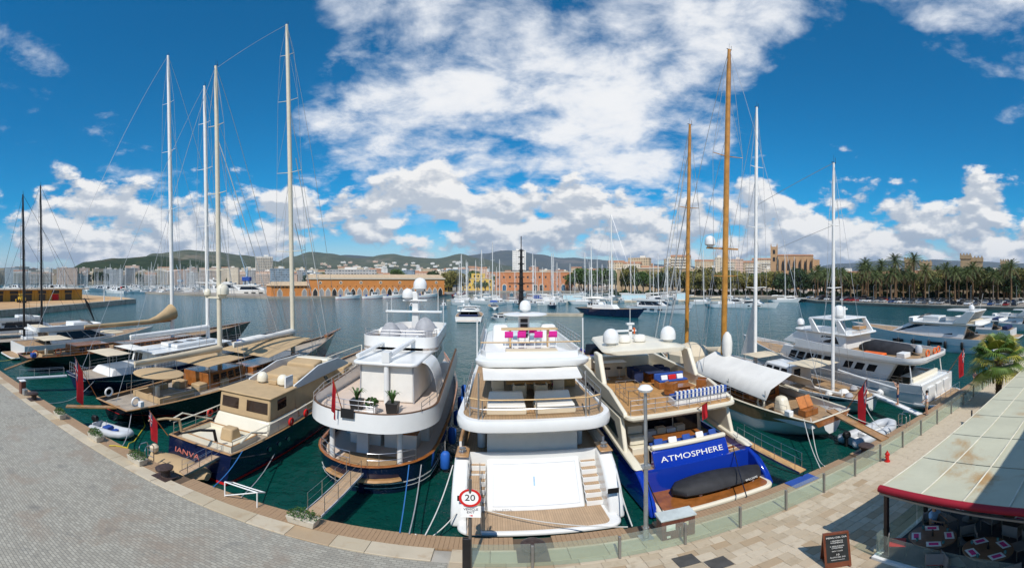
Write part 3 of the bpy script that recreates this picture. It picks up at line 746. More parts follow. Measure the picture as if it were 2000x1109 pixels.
    for sx in (-2.25, 1.95): MB().tube([(sx, 1.95, 4.8), (sx, 2.0, 6.75)], .035, 8).build('awning_pole', STEEL, b)
    cloth(b, 'awning', [(-2.05, 1.75, 6.55), (1.75, 1.75, 6.55), (1.95, 4.3, 6.78), (-2.2, 4.3, 6.78)], WCAN, sag=.06)
    # sun deck
    sd_ = rpoly(3.1, 17.5, 4.9, .5, 4.0)
    MB().loft([[(x*.95, y+.1, 6.72) for x, y in sd_], [(x, y, 6.86) for x, y in sd_], [(x, y, 7.0) for x, y in sd_], [(x*.97, y+.12, 7.06) for x, y in sd_]]).build('sun_deck', GEL, b, ang=50)
    wall(b, 'sun_deck_coaming', [(-2.2, 12), (-2.25, 4.3), (-2.0, 3.7), (2.0, 3.7), (2.25, 4.3), (2.2, 12)], 7.06, 7.3, .12, GEL)
    MB().box(-1.15, 1.15, 3.72, 4.4, 7.07, 7.34).build('sun_pad', CREAMC, b, bevel=.06)
    rail(b, [(-2.2, 10.5, 7.3), (-2.25, 4.3, 7.3)], .55, .8, bars=3); rail(b, [(2.25, 4.3, 7.3), (2.2, 10.5, 7.3)], .55, .8, bars=3)
    MB().tube([(-2.25, 4.3, 7.62), (2.25, 4.3, 7.62)], .05, 6, flat=.6).build('hand_rail', MATS['pale_oak'], b)
    MB().box(-1.3, 1.5, 6.0, 6.75, 7.95, 8.01).box(-.9, -.8, 6.2, 6.6, 7.06, 7.95).box(1.0, 1.1, 6.2, 6.6, 7.06, 7.95).build('bar_counter', MATS['pale_oak'], b, bevel=.02)
    for sg in (-1, 1): MB().loft([[(sg*1.3-.45, 7.6, 7.06), (sg*1.3+.45, 7.6, 7.06), (sg*1.3+.45, 8.6, 7.06), (sg*1.3-.45, 8.6, 7.06)], [(sg*1.3-.4, 7.9, 8.0), (sg*1.3+.4, 7.9, 8.0), (sg*1.3+.4, 8.5, 8.0), (sg*1.3-.4, 8.5, 8.0)]]).build('helm_seat', GEL, b, bevel=.15, seg=3)
    p = MB().box(-.3, .3, 8.4, 8.9, 7.06, 8.5).build('arch_pillar', GEL, b, bevel=.05)
    for k in range(4): MB().box(-.2, .2, 8.36, 8.41, 7.25+.28*k, 7.45+.28*k).build('ladder_step', BLACK, p)
    MB().lathe([(.05, 0), (1.0, .02), (1.22, .08), (1.2, .14), (.8, .2), (.02, .22)], (0.05, 8.3, 8.45), 24, sx=1.0, sy=.75).build('hard_top', GEL, b, ang=50)
    dome(b, .05, 8.2, 8.68, .32, .66)
    t = MB()
    for k in range(9): r = .17-.012*k; z = 8.6+k*.42; t.lathe([(r, 0), (r, .3), (r+.1, .31), (r+.1, .36), (r, .37), (r, .42)], (.05, 11.4, z), 10)
    t.tube([(.05, 11.4, 12.3), (.05, 11.4, 13.2)], .03, 5).build('radar_mast', BLACKM, b)
    MB().box(-.75, .85, 11.3, 11.5, 10.2, 10.26).box(-.6, .7, 11.3, 11.5, 11.0, 11.05).build('mast_yard', BLACKM, b)
    glas = glassmat('clear_screen', (.80, .88, .88), alpha=.12)
    wall(b, 'wind_screen', [(-2.1, 11.5), (-2.0, 12.6), (-1.2, 13.4), (1.2, 13.4), (2.0, 12.6), (2.1, 11.5)], 7.06, 7.7, .02, glas)
    for sx in (-2.4, 2.35): MB().tube([(sx, 4.2, 6.9), (sx, 4.25, 8.7)], .03, 6).build('antenna', GEL, b)
    return b
YW = yacht_white()
ox, oy = 1.65, 13.1
for k, (xa, xb, tl_) in enumerate(((-1.95, -.35, 'left'), (.0, 1.65, 'right'))):
    t = thing('sun_lounger', f'double white-cushioned sun lounger on the white yacht, the {tl_} of the pair', 'sun lounger', (ox+(xa+xb)/2, oy+2.95, 4.84), group='loungers on the white yacht'); w = xb-xa
    MB().box(-w/2, w/2, -.55, .6, .0, .26).build('base', CREAMC, t, bevel=.04)
    MB().box(-w/2+.03, w/2-.03, -.5, .3, .262, .4).build('mattress', WCAN, t, bevel=.06)
    MB().loft([[(-w/2+.03, .25, .27), (w/2-.03, .25, .27), (w/2-.03, .6, .27), (-w/2+.03, .6, .27)], [(-w/2+.1, .5, .72), (w/2-.1, .5, .72), (w/2-.1, .68, .72), (-w/2+.1, .68, .72)]]).build('backrest', WCAN, t, bevel=.05)
t = thing('dining_table', 'oak dining table under the white yacht awning', 'table', (ox-.05, oy+5.3, 4.84))
MB().box(-1.05, 1.05, -.55, .55, .70, .76).build('table_top', MATS['oak_front'], t, bevel=.02)
for sx in (-.7, .7): MB().box(sx-.06, sx+.06, -.3, .3, 0, .70).build('leg', STEEL, t)
for k, (x_, y_, r_) in enumerate(((-.5, 4.45, 0), (.45, 4.45, 0), (-1.45, 5.3, -pi/2), (1.35, 5.3, pi/2), (-.5, 6.15, pi), (.45, 6.15, pi))):
    chair(('cream tub chair with pink cushion at the oak yacht table, '+('near side left', 'near side right', 'left end', 'right end', 'far side left', 'far side right')[k]), (ox+x_, oy+y_, 4.84), r_, CREAMC, PINK, group='tub chairs on the white yacht')
for k, (x_, y_) in enumerate(((-.95, 5.5), (-.35, 5.45), (.45, 5.45), (1.15, 5.5), (-.2, 7.1), (.35, 7.1))):
    t = thing('bar_stool', f'magenta bar stool on the white yacht, {("first", "second", "third", "fourth")[k]} from left in front row' if k < 4 else f'magenta bar stool behind the counter on the white yacht top deck, {("left", "right")[k-4]} one', 'bar stool', (ox+x_, oy+y_, 7.06), group='magenta bar stools')
    MB().box(-.2, .2, -.18, .18, .62, .68).build('seat', PINK, t, bevel=.02); MB().box(-.2, .2, -.2, -.16, .68, .93).build('backrest', PINK, t, bevel=.02)
    for sx in (-.17, .17):
        for sy in (-.15, .15): MB().tube([(sx, sy, 0), (sx, sy, .62)], .014, 5).build('leg', WPAINT, t)
gangway('long folding plank on the left of the white central yacht down to the quay', (-.8, 15.6, 1.9), (-.62, 12.0, 1.3), .42, TEAKX, True, STEEL)

# ---- the navy and white yacht with a round stern
def yacht_navy():
    b = thing('motor_yacht', 'navy hulled motor yacht with white upper decks and rounded stern', 'yacht', (-5.75, 15.8, 0))
    hb, zr, st = hull(b, 23, 6.3, 1.75, 3.7, NAVY, PINKDECK, drop=.45, rb=1.8, rs=-.5, sw=.9, rnd_=.13, cap=.10, capm=VARN)
    st('hull_line', .36, .40, WPAINT); st('hull_line', .20, .225, WPAINT)
    MB().tube([(-1.7, .72, .95), (-1.3, .42, .95), (-.7, .16, .95), (0, .06, .95), (.7, .16, .95), (1.3, .42, .95), (1.7, .72, .95)], .2, 6, flat=.5).build('boarding_step', CAPW, b)
    MB().box(-1.4, 1.4, .75, 2.3, 1.31, 1.36).build('teak_grating', TEAK, b, smooth=False)
    h = House(b, 4.6, 17, 4.7, 4.0, 1.3, 3.7, 0, .8, .05); h.win('r', .06, .9, .5, .86, 6).win('l', .06, .9, .5, .86, 6).win('a', .55, .75, .08, .85).win('a', .08, .45, .45, .85, 2, m=GLASSB)
    MB().box(.2, 1.9, 3.4, 4.6, 1.31, 2.2).build('transom_bar', GEL, b, bevel=.05); MB().box(.15, 1.95, 3.35, 4.6, 2.2, 2.26).build('bar_top', VARN, b, bevel=.02)
    MB().box(-1.7, .0, 3.5, 4.5, 1.31, 2.0).build('aft_bench', GEL, b, bevel=.06)
    MB().loft([[(-.9, 2.3, 1.3), (-.3, 2.3, 1.3), (-.3, 2.5, 1.3), (-.9, 2.5, 1.3)], [(-1.5, 4.2, 3.75), (-.9, 4.2, 3.75), (-.9, 4.4, 3.75), (-1.5, 4.4, 3.75)]]).build('deck_stairs', GEL, b)
    for sx in (-1.75, 1.55): MB().lathe([(.13, 0), (.13, 2.4)], (sx, 1.3, 1.3), 12).build('pillar', GEL, b)
    rail(b, [(-2.3, 1.25, 1.75), (-1.6, .55, 1.75), (-.9, .2, 1.75), (-.4, .1, 1.75)], .7, .8); rail(b, [(.4, .1, 1.75), (.9, .2, 1.75), (1.6, .55, 1.75), (2.3, 1.25, 1.75)], .7, .8)
    # boat deck: broad white apron that wraps the stern
    pl = rpoly(.05, 14.5, 6.3, 2.6, 5.4, 12)
    k = [i for i in range(len(pl))]; path = [(-2.9, 14), *pl[:24], (2.9, 14)]
    wall(b, 'boat_deck_apron', path, lambda y: 3.55+max(0, y-3)*.05, lambda y: 4.45+max(0, y-3)*.06, .12, GEL, BROWN, flare=.05)
    slab(b, 'boat_deck', [(x*.985, y+.05) for x, y in pl], 3.62, 3.9, PINKDECK, 0)
    rail(b, [(-2.9, 9, 4.6), (-3.0, 3, 4.45), (-2.6, 1.0, 4.45)], .45, 1.); rail(b, [(2.6, 1.0, 4.45), (3.0, 3, 4.45), (2.9, 9, 4.6)], .45, 1.)
    rail(b, [(-1.9, 1.0, 3.9), (-.9, .65, 3.9), (.5, .65, 3.9)], .95, .6, bars=4)
    # white fabric tent and roof
    e = House(b, 3.7, 7.3, 2.9, 3.4, 3.9, 5.95, 0, 0, .05, WCAN, .1, 'tent_screen', .25); 
    for u in (.0, .5, 1.0): a_, b_ = e.P('a', u, 0), e.P('a', u, 1); MB().tube([a_, b_], .03, 5).build('zip_seam', GREYC, e.o)
    slab(b, 'tent_roof', [(x+.2, y) for x, y in rpoly(3.3, 8.2, 3.5, .4, 3.9)], 5.96, 6.16, GEL, .07)
    MB().tube([(.3, 3.5, 3.9), (.3, 3.5, 6.5)], .14, 10).tube([(.3, 3.6, 6.45), (1.1, 7.6, 6.9)], [.17, .12], 8).box(.1, .5, 3.3, 3.8, 6.15, 6.7).build('davit_crane', GEL, b)
    MB().tube([(-1.3, 3.6, 6.4), (-.9, 7, 6.6)], [.12, .1], 8).build('davit_arm', GEL, b)
    g = [[(2.0+.75*sin(a*pi/2*1.1), 4.4+u*2.4, 4.3+1.75*cos(a*pi/2*1.05)) for u in (0, .5, 1)] for a in [q/8 for q in range(9)]]
    MB().sheet(g, .04).build('curved_wing', GEL, b)
    h2 = House(b, 7.5, 16.2, 3.9, 3.4, 3.9, 6.2, 0, 1.2, .1); h2.win('r', .1, .9, .45, .85, 5).win('l', .1, .9, .45, .85, 5)
    fl = rpoly(7.0, 16.0, 4.7, .8, 4.0, 7, 1.2)
    slab(b, 'fly_deck', fl, 6.18, 6.34, PINKDECK, 0); wall(b, 'fly_coaming', fl+[fl[0]], 6.1, 7.0, .1, GEL)
    rail(b, [(x*.97, y, 7.0) for x, y in fl[:14]], .38, .9, bars=2)
    rr = random.Random(4)
    for i, (cx, cy, w, l, hh) in enumerate(((-1.0, 9.0, 1.5, 1.7, 1.3), (.5, 8.6, 1.8, 2.2, 1.0), (1.0, 10.8, 1.6, 2.0, 1.5), (-.9, 11.4, 1.5, 1.6, 1.0))):
        rings = []
        for z, s in ((0, 1.), (.35, .97), (.7, .75), (.93, .4), (1.0, .08)):
            rings.append([(cx+w/2*s*cos(a)*(1+.12*sin(a*3+i)), cy+l/2*s*sin(a)*(1+.1*cos(a*2+i)), 6.34+hh*z+.04*sin(a*5+z*4)) for a in [2*pi*q/18 for q in range(18)]])
        MB().loft(rings).build('furniture_cover', GREYC, b)
    m_ = MB().loft([[(-.3, 12.4, 6.3), (.3, 12.4, 6.3), (.3, 13.2, 6.3), (-.3, 13.2, 6.3)], [(-.18, 12.2, 9.6), (.18, 12.2, 9.6), (.18, 12.6, 9.6), (-.18, 12.6, 9.6)]]).build('radar_mast', GEL, b, bevel=.05)
    MB().box(-2.2, 2.0, 12.1, 12.5, 8.05, 8.2).box(-.9, .9, 12.1, 12.4, 8.9, 9.0).build('mast_yard', GEL, m_, bevel=.03)
    MB().tube([(-1.8, 12.3, 8.2), (-1.8, 12.3, 9.3)], .02, 4).build('antenna', GEL, m_)
    for q in ((1.7, 12.3, 8.2, 9.4), (2.1, 12.2, 6.5, 9), (-2.1, 12.2, 6.5, 8.8)): MB().tube([q[:3], (q[0], q[1], q[3])], .025, 4).build('antenna', GEL, m_)
    dome(b, -.55, 12.3, 8.98, .42, .85); dome(b, .35, 12.4, 9.62, .5, 1.0)
    for sx in (-1.9, 1.9): MB().lathe([(.1, 0), (.3, .2), (.34, .45), (.2, .7), (.02, .75)], (sx, 10.5, 6.4), 12, sy=1.5).build('covered_liferaft', WCAN, b)
    ensign(b, (-.7, .05, 4.4), (-1.0, -.35, 6.1), .45, 1.5, .05, lean=(-.25, .1), canton=False)
    MB().box(-.75, -.15, -.10, -.04, 4.2, 4.65).build('flag_box', BLACK, b)
    return b
yacht_navy()
def potted(label, loc, palm=True, pot=BLACK, ph=.55, w=.3):
    t = thing('potted_plant', label, 'potted plant', loc)
    MB().loft([[(-w*.8, -w*.8, 0), (w*.8, -w*.8, 0), (w*.8, w*.8, 0), (-w*.8, w*.8, 0)], [(-w, -w, ph), (w, -w, ph), (w, w, ph), (-w, w, ph)]]).build('pot', pot, t, bevel=.02)
    f = MB(); rr = random.Random(hash(label) % 999)
    if palm:
        for k in range(16):
            a = rr.uniform(0, 6.28); r = rr.uniform(.3, .6); u = Vector((cos(a), sin(a), 0)); n = Vector((-sin(a), cos(a), 0)); q = [Vector((0, 0, ph))+u*r*s_+Vector((0, 0, .55*sin(s_*2.2))) for s_ in (0, .33, .66, 1)]
            for i in range(3):
                w0, w1 = .07*(1-i/3.2), .07*(1-(i+1)/3.2); f.add([q[i]-n*w0, q[i]+n*w0, q[i+1]+n*w1, q[i+1]-n*w1], [(0, 1, 2, 3)])
    else:
        for k in range(160):
            a, c = rr.uniform(0, 6.28), rr.uniform(-.4, 1); r = .3*(1-max(0, c)**2*.6); p = Vector((cos(a)*r, sin(a)*r, ph+.15+c*.22)); d = Vector((rr.uniform(-1, 1), rr.uniform(-1, 1), rr.uniform(-1, 1))).normalized()*.06; e = d.cross(Vector((.3, .5, .8))).normalized()*.05
            f.add([p-d-e, p+d-e, p+d+e, p-d+e], [(0, 1, 2, 3)])
    f.build('foliage', mat('pot_leaf', (.045, .10, .02), .6, var=.4, scale=8), t, smooth=False)
potted('palm in a tall black planter on the navy yacht, left of the pair', (-6.55, 17.9, 3.9)); potted('palm in a tall black planter on the navy yacht, right of the pair', (-4.75, 17.9, 3.9)); potted('round green bush in a white pot between two black planters', (-5.65, 17.5, 3.9), False, WPAINT, .42, .24)
gangway('teak boarding plank with wire rails from the navy yacht stern', (-5.75, 15.6, 1.55), (-6.0, 12.0, 1.3), .62, TEAKX)
for k, y in enumerate((19.2, 22.5, 25.5, 28.5, 31.5)):
    fender(f'blue fender on the side of the navy yacht, {("nearest", "second", "third", "fourth", "farthest")[k]} from the quay', (-2.42+.0*k, y, .25+.1*k), .24, 1.15, BLUEF, .6, 'blue fenders of the navy yacht')

# ---- the royal blue yacht
def yacht_blue():
    b = thing('motor_yacht', 'royal blue motor yacht with cream topsides and its name across the stern', 'yacht', (8.75, 13.05, 0))
    hb, zr, st = hull(b, 25, 6.0, 1.75, 3.3, ROYAL, TEAK, drop=.3, rb=2.4, sw=.95, y0=2.0)
    slab(b, 'swim_platform', rpoly(.0, 2.6, 5.5, .5, 5.3), .28, .52, CREAM, .08); slab(b, 'platform_deck', rpoly(.16, 2.5, 5.1, .4, 5.0), .521, .54, VARN, 0)
    for sg in (1, -1):
        prof = [(.5, .3), (.8, .8), (1.5, 1.5), (2.4, 1.95), (4.5, 2.15), (4.5, .1), (.5, .1)]
        MB().extr([(sg*2.68, y, z) for y, z in prof], (sg*.34, 0, 0)).build('stern_wing', ROYAL, b, bevel=.1, seg=3)
        prof = [(2.0, 1.86), (2.5, 2.02), (4.6, 2.25), (9, 2.7), (9, 2.4), (4.6, 1.95), (2.4, 1.75)]
        MB().extr([(sg*2.66, y, z) for y, z in prof], (sg*.42, 0, 0)).build('coaming', CREAM, b, bevel=.08)
        for k in range(4):
            MB().box(sg*2.32-.36, sg*2.32+.36, 2.2+.25*k, 3.4, .52+.25*k, .74+.25*k).build('stair', CREAM, b, bevel=.01); MB().box(sg*2.32-.32, sg*2.32+.32, 2.22+.25*k, 2.46+.25*k, .741+.25*k, .76+.25*k).build('tread', VARN, b, smooth=False)
    g = MB().loft([[(-1.95, 2.25, .5), (1.95, 2.25, .5), (1.95, 3.2, .5), (-1.95, 3.2, .5)], [(-1.95, 2.35, 1.2), (1.95, 2.35, 1.2), (1.95, 3.2, 1.2), (-1.95, 3.2, 1.2)], [(-1.95, 2.85, 2.3), (1.95, 2.85, 2.3), (1.95, 3.3, 2.3), (-1.95, 3.3, 2.3)]]).build('transom_panel', ROYAL, b, bevel=.06)
    e = Vector((0, .5, 1.1)); q = Vector((0, 2.33, 1.2))
    text(g, 'ATMOSPHERE', face_matrix(q+e*.62+Vector((0, -.012, 0)), (1, 0, 0), e), .40, WPAINT, depth=.012, ax=1.32)
    fr = face_matrix(q+e*.16+Vector((1.45, -.04, 0)), (1, 0, 0), Vector((0, .25, 1)))
    dm = MB()
    for k in range(4):
        a, c = k*pi/2, (k+1)*pi/2; dm.loft([[(.24*cos(a), .24*sin(a), 0), (.20*cos(a), .20*sin(a), 0), (.20*cos(a), .20*sin(a), .012), (.24*cos(a), .24*sin(a), .012)], [(.24*cos(c), .24*sin(c), 0), (.20*cos(c), .20*sin(c), 0), (.20*cos(c), .20*sin(c), .012), (.24*cos(c), .24*sin(c), .012)]])
    d_ = dm.build('diamond_emblem', WPAINT, g, smooth=False); d_.matrix_local = fr
    text(g, 'A', fr @ Matrix.Translation((0, 0, .004)), .26, WPAINT, name='emblem_letter')
    # cockpit sofa and table
    MB().box(-1.95, 1.95, 2.9, 3.6, 1.5, 2.32).build('sofa_base', CREAM, b, bevel=.05); MB().box(-1.95, 1.95, 2.82, 3.1, 2.321, 2.56).build('sofa_back', CREAM, b, bevel=.08)
    MB().box(-1.8, 1.8, 3.1, 3.65, 2.321, 2.44).build('sofa_cushion', BLUEC, b, bevel=.05)
    for k in range(5): MB().cbox((-1.5+.72*k, 3.2, 2.6), (.42, .12, .34), rx=-.4, rz=.3*(k-2)*.2).build('cushion', WPAINT if k % 2 else BLUEC, b, bevel=.05)
    MB().box(-1.2, 1.3, 3.9, 4.7, 2.30, 2.36).build('cockpit_table', VARN, b, bevel=.02)
    h0 = House(b, 6.0, 19, 4.9, 4.0, 1.4, 3.75, 0, 1.5, .12, CREAM); h0.win('a', .3, .95, .05, .9, 2, .05).win('r', .05, .9, .5, .85, 5).win('l', .05, .9, .5, .85, 5)
    for k in range(3): MB().box(-2.3, -1.5, 4.4+.35*k, 6, 1.4+.5*k, 1.85+.5*k).build('fly_stair', CREAM, b, bevel=.03)
    for k in range(4): MB().cbox((-.9+.55*k, 5.5, 2.0+.12*(k % 2)), (.5, .4, .6)).build('storage_box', (GREYP, CREAMC, WPAINT, CREAMC)[k], b, bevel=.02)
    # flybridge deck
    fp = rpoly(3.3, 16, 5.9, .35, 5.2)
    MB().loft([[(x*.95, y+.15, 3.72) for x, y in fp], [(x, y, 3.86) for x, y in fp], [(x, y, 4.02) for x, y in fp]]).build('fly_deck', CREAM, b, bevel=.03); slab(b, 'fly_floor', [(x*.95, y+.2) for x, y in fp], 4.021, 4.04, mat('golden_teak', (.50, .28, .11), .5, var=.15, lines=(0, .1, .05, (.25, .13, .05))), 0)
    for sg in (1, -1):
        MB().extr([(sg*2.8, y, z) for y, z in ((3.6, 3.9), (3.7, 4.15), (6, 4.7), (16, 5.0), (16, 3.9))], (sg*.2, 0, 0)).build('fly_coaming', CREAM, b, bevel=.05)
        MB().extr([(sg*2.7, y, z) for y, z in ((7.2, 4.6), (8.2, 6.2), (9.2, 6.2), (8.6, 4.6))], (sg*.28, 0, 0)).build('arch_leg', CREAM, b, bevel=.08)
        pane(b, [(sg*3.02, 4.4, 2.6), (sg*3.02, 8.0, 2.8), (sg*3.02, 8.0, 3.4), (sg*3.02, 5.0, 3.3)][::sg], GLASSD, name='side_window')
        MB().extr([(sg*2.78, y, z) for y, z in ((3.6, 2.1), (4.2, 3.75), (8.5, 3.75), (8.5, 2.5))], (sg*.22, 0, 0)).build('side_wing', CREAM, b, bevel=.06)
    rail(b, [(-2.7, 3.55, 4.04), (2.7, 3.55, 4.04)], .75, .6, bars=3)
    rail(b, [(-2.3, 5.0, 4.04), (-2.3, 7.0, 4.04), (-1.2, 7.0, 4.04), (-1.2, 5.0, 4.04), (-2.3, 5.0, 4.04)], .8, .7, bars=2)
    ht = rpoly(7.7, 14, 5.3, .8, 4.2, 7, 1.0); MB().loft([[(x*.94, y, 6.16) for x, y in ht], [(x, y, 6.28) for x, y in ht], [(x*.97, y, 6.4) for x, y in ht], [(x*.7, y*.9+1.1, 6.5) for x, y in ht]]).build('hard_top', CREAM, b, ang=50)
    for sx in (-1.8, 2.0): dome(b, sx, 9.5, 6.45, .5, 1.05, name='satellite_dome')
    for sx in (-.75, .25): MB().lathe([(.1, 0), (.3, .1), (.34, .3), (.25, .5), (.02, .55)], (sx, 10, 6.45), 12, sx=1.3).build('covered_light', WCAN, b)
    MB().box(-.1, .1, 11, 11.2, 6.45, 7.6).box(-.25, .25, 10.95, 11.25, 7.5, 7.62).box(-1.5, .4, 11.0, 11.2, 7.05, 7.17).tube([(0, 11.1, 7.6), (0, 11.1, 8.6)], .02, 4).build('radar_mast', GEL, b); MB().box(.22, .28, 10.9, 11.2, 6.9, 7.3).build('courtesy_flag', ORNG, b)
    MB().box(-2.2, -.3, 11.2, 11.9, 4.04, 4.95).box(-2.3, -.2, 11.1, 12.0, 4.95, 5.0).build('wet_bar', CREAM, b, bevel=.03)
    MB().box(-2.4, 2.4, 13.6, 14.4, 4.04, 4.9).build('helm_console', CREAM, b, bevel=.08); pane(b, [(2.3, 14.3, 5.0), (-2.3, 14.3, 5.0), (-2.1, 14.8, 5.7), (2.1, 14.8, 5.7)], GLASSD, name='wind_screen')
    ensign(b, (.6, 3.3, 4.0), (.8, 2.7, 4.5), .35, .8, .04, lean=(.2, -.1), canton=False)
    return b
yacht_blue()
bx, by = 8.75, 13.05
# covered tender on the blue yacht's platform
t = thing('jet_tender', 'tender under a black canvas cover on the blue yacht swim platform', 'tender', (bx+.55, by+1.25, .54))
rg = []
for u in [q/12 for q in range(13)]:
    x_ = -2.3+4.5*u; w = .75*(1-abs(u-.5)**2.6*3.2)**.5 if abs(u-.5) < .49 else .12; hgt = .25+.3*sin(min(1, u*1.25)*pi)**.7
    rg.append([(x_, w*cos(a), .3+(hgt if sin(a) > 0 else .22)*sin(a)*(1 if sin(a) > 0 else 1)) for a in [2*pi*k/14 for k in range(14)]])
cv = MB().loft(rg).build('canvas_cover', BLACKC, t)
text(cv, 'WILLIAMS', face_matrix((1.2, -.72, .35), (1, .0, .03), (0, .3, 1)), .15, WPAINT)
for sx in (-1.2, .2, 1.5): MB().extr([(sx-.06, -.45, 0), (sx+.06, -.45, 0), (sx+.06, .45, 0), (sx-.06, .45, 0)], (0, 0, .2)).build('chock', WPAINT, t)
def sofa(label, loc, rz, w, m1, m2, stripes=False, table=False):
    t = thing('sofa', label, 'sofa', loc, rz)
    MB().box(-w/2, w/2, -.4, .4, 0, .4).build('base', m1, t, bevel=.04); MB().box(-w/2, w/2, -.45, -.28, .401, .8).build('backrest', m2, t, bevel=.05); MB().box(-w/2+.05, w/2-.05, -.27, .4, .401, .5).build('seat_cushion', m2, t, bevel=.04)
    if stripes:
        n = int(w/.22)
        for k in range(n): MB().box(-w/2+.05+k*.22, -w/2+.15+k*.22, -.468, -.27, .42, .815).box(-w/2+.05+k*.22, -w/2+.15+k*.22, -.418, -.41, .05, .38).build('stripe', WPAINT, t, smooth=False)
    return t
sofa('blue and white striped sofa at the back rail of the blue yacht flybridge', (bx+1.2, by+4.3, 4.04), 0, 3.0, WPAINT, BLUEC, True)
s_ = sofa('blue sofa with a red-marked cushion on the blue yacht flybridge', (bx+1.3, by+7.6, 4.04), pi, 1.9, VARN, BLUEC)
MB().cbox((0, .1, .62), (.5, .12, .3), rx=.3).build('cushion', RED, s_, bevel=.03); MB().cbox((-.5, .1, .62), (.4, .12, .3), rx=.3).build('cushion', WPAINT, s_, bevel=.03); MB().cbox((.5, .1, .62), (.4, .12, .3), rx=.3).build('cushion', WPAINT, s_, bevel=.03)
t = thing('dining_table', 'long dining table with a blue cloth on the blue yacht flybridge', 'table', (bx+.7, by+9.6, 4.04), .05)
MB().box(-.6, .6, -1.2, 1.2, .70, .75).build('table_top', NAVYC, t, bevel=.01); MB().box(-.2, .2, -.8, .8, 0, .7).build('leg', VARN, t)
t = thing('coffee_table', 'low varnished wooden table in front of the striped sofa', 'table', (bx+1.3, by+6.1, 4.04)); MB().box(-.5, .5, -.35, .35, .4, .46).build('table_top', VARN, t, bevel=.02); MB().box(-.35, .35, -.2, .2, 0, .4).build('leg', VARN, t)
for k, (x_, y_, r_) in enumerate(((.4, 5.8, -.9), (2.3, 5.8, .9))):
    chair(f'dark wooden slatted armchair by the low flybridge table, {("left", "right")[k]} one', (bx+x_, by+y_, 4.04), r_, VARN, VARN, group='wooden armchairs on the blue yacht')
for k, x_ in enumerate((-1.7, -.9)):
    t = thing('bar_stool', f'black-topped bar stool at the flybridge bar of the blue yacht, {("left", "right")[k]} one', 'bar stool', (bx+x_, by+10.6, 4.04), group='bar stools of the blue yacht')
    MB().lathe([(.02, 0), (.2, .0), (.2, .08), (.02, .09)], (0, 0, .68), 12).build('seat', BLACK, t); MB().tube([(0, 0, 0), (0, 0, .68)], .03, 6).build('stem', STEEL, t); MB().lathe([(.2, 0), (.2, .02), (.03, .04)], (0, 0, 0), 12).build('foot', STEEL, t)
for k, (x_, y_) in enumerate(((-.2, 9.2), (-.2, 10.1), (1.6, 9.2), (1.6, 10.1))):
    chair(f'navy cushioned chair at the blue flybridge table, {("near left", "far left", "near right", "far right")[k]}', (bx+x_, by+y_, 4.04), (-pi/2 if x_ < .7 else pi/2), NAVYC, NAVYC, group='navy chairs on the blue yacht')
gangway('narrow teak plank with thin posts from the blue yacht towards the quay', (bx+2.9, by+3.2, 1.95), (bx+3.45, 12.1, 1.32), .45, mat('yellow_teak', (.52, .31, .13), .5, var=.15), True, NAVYC)
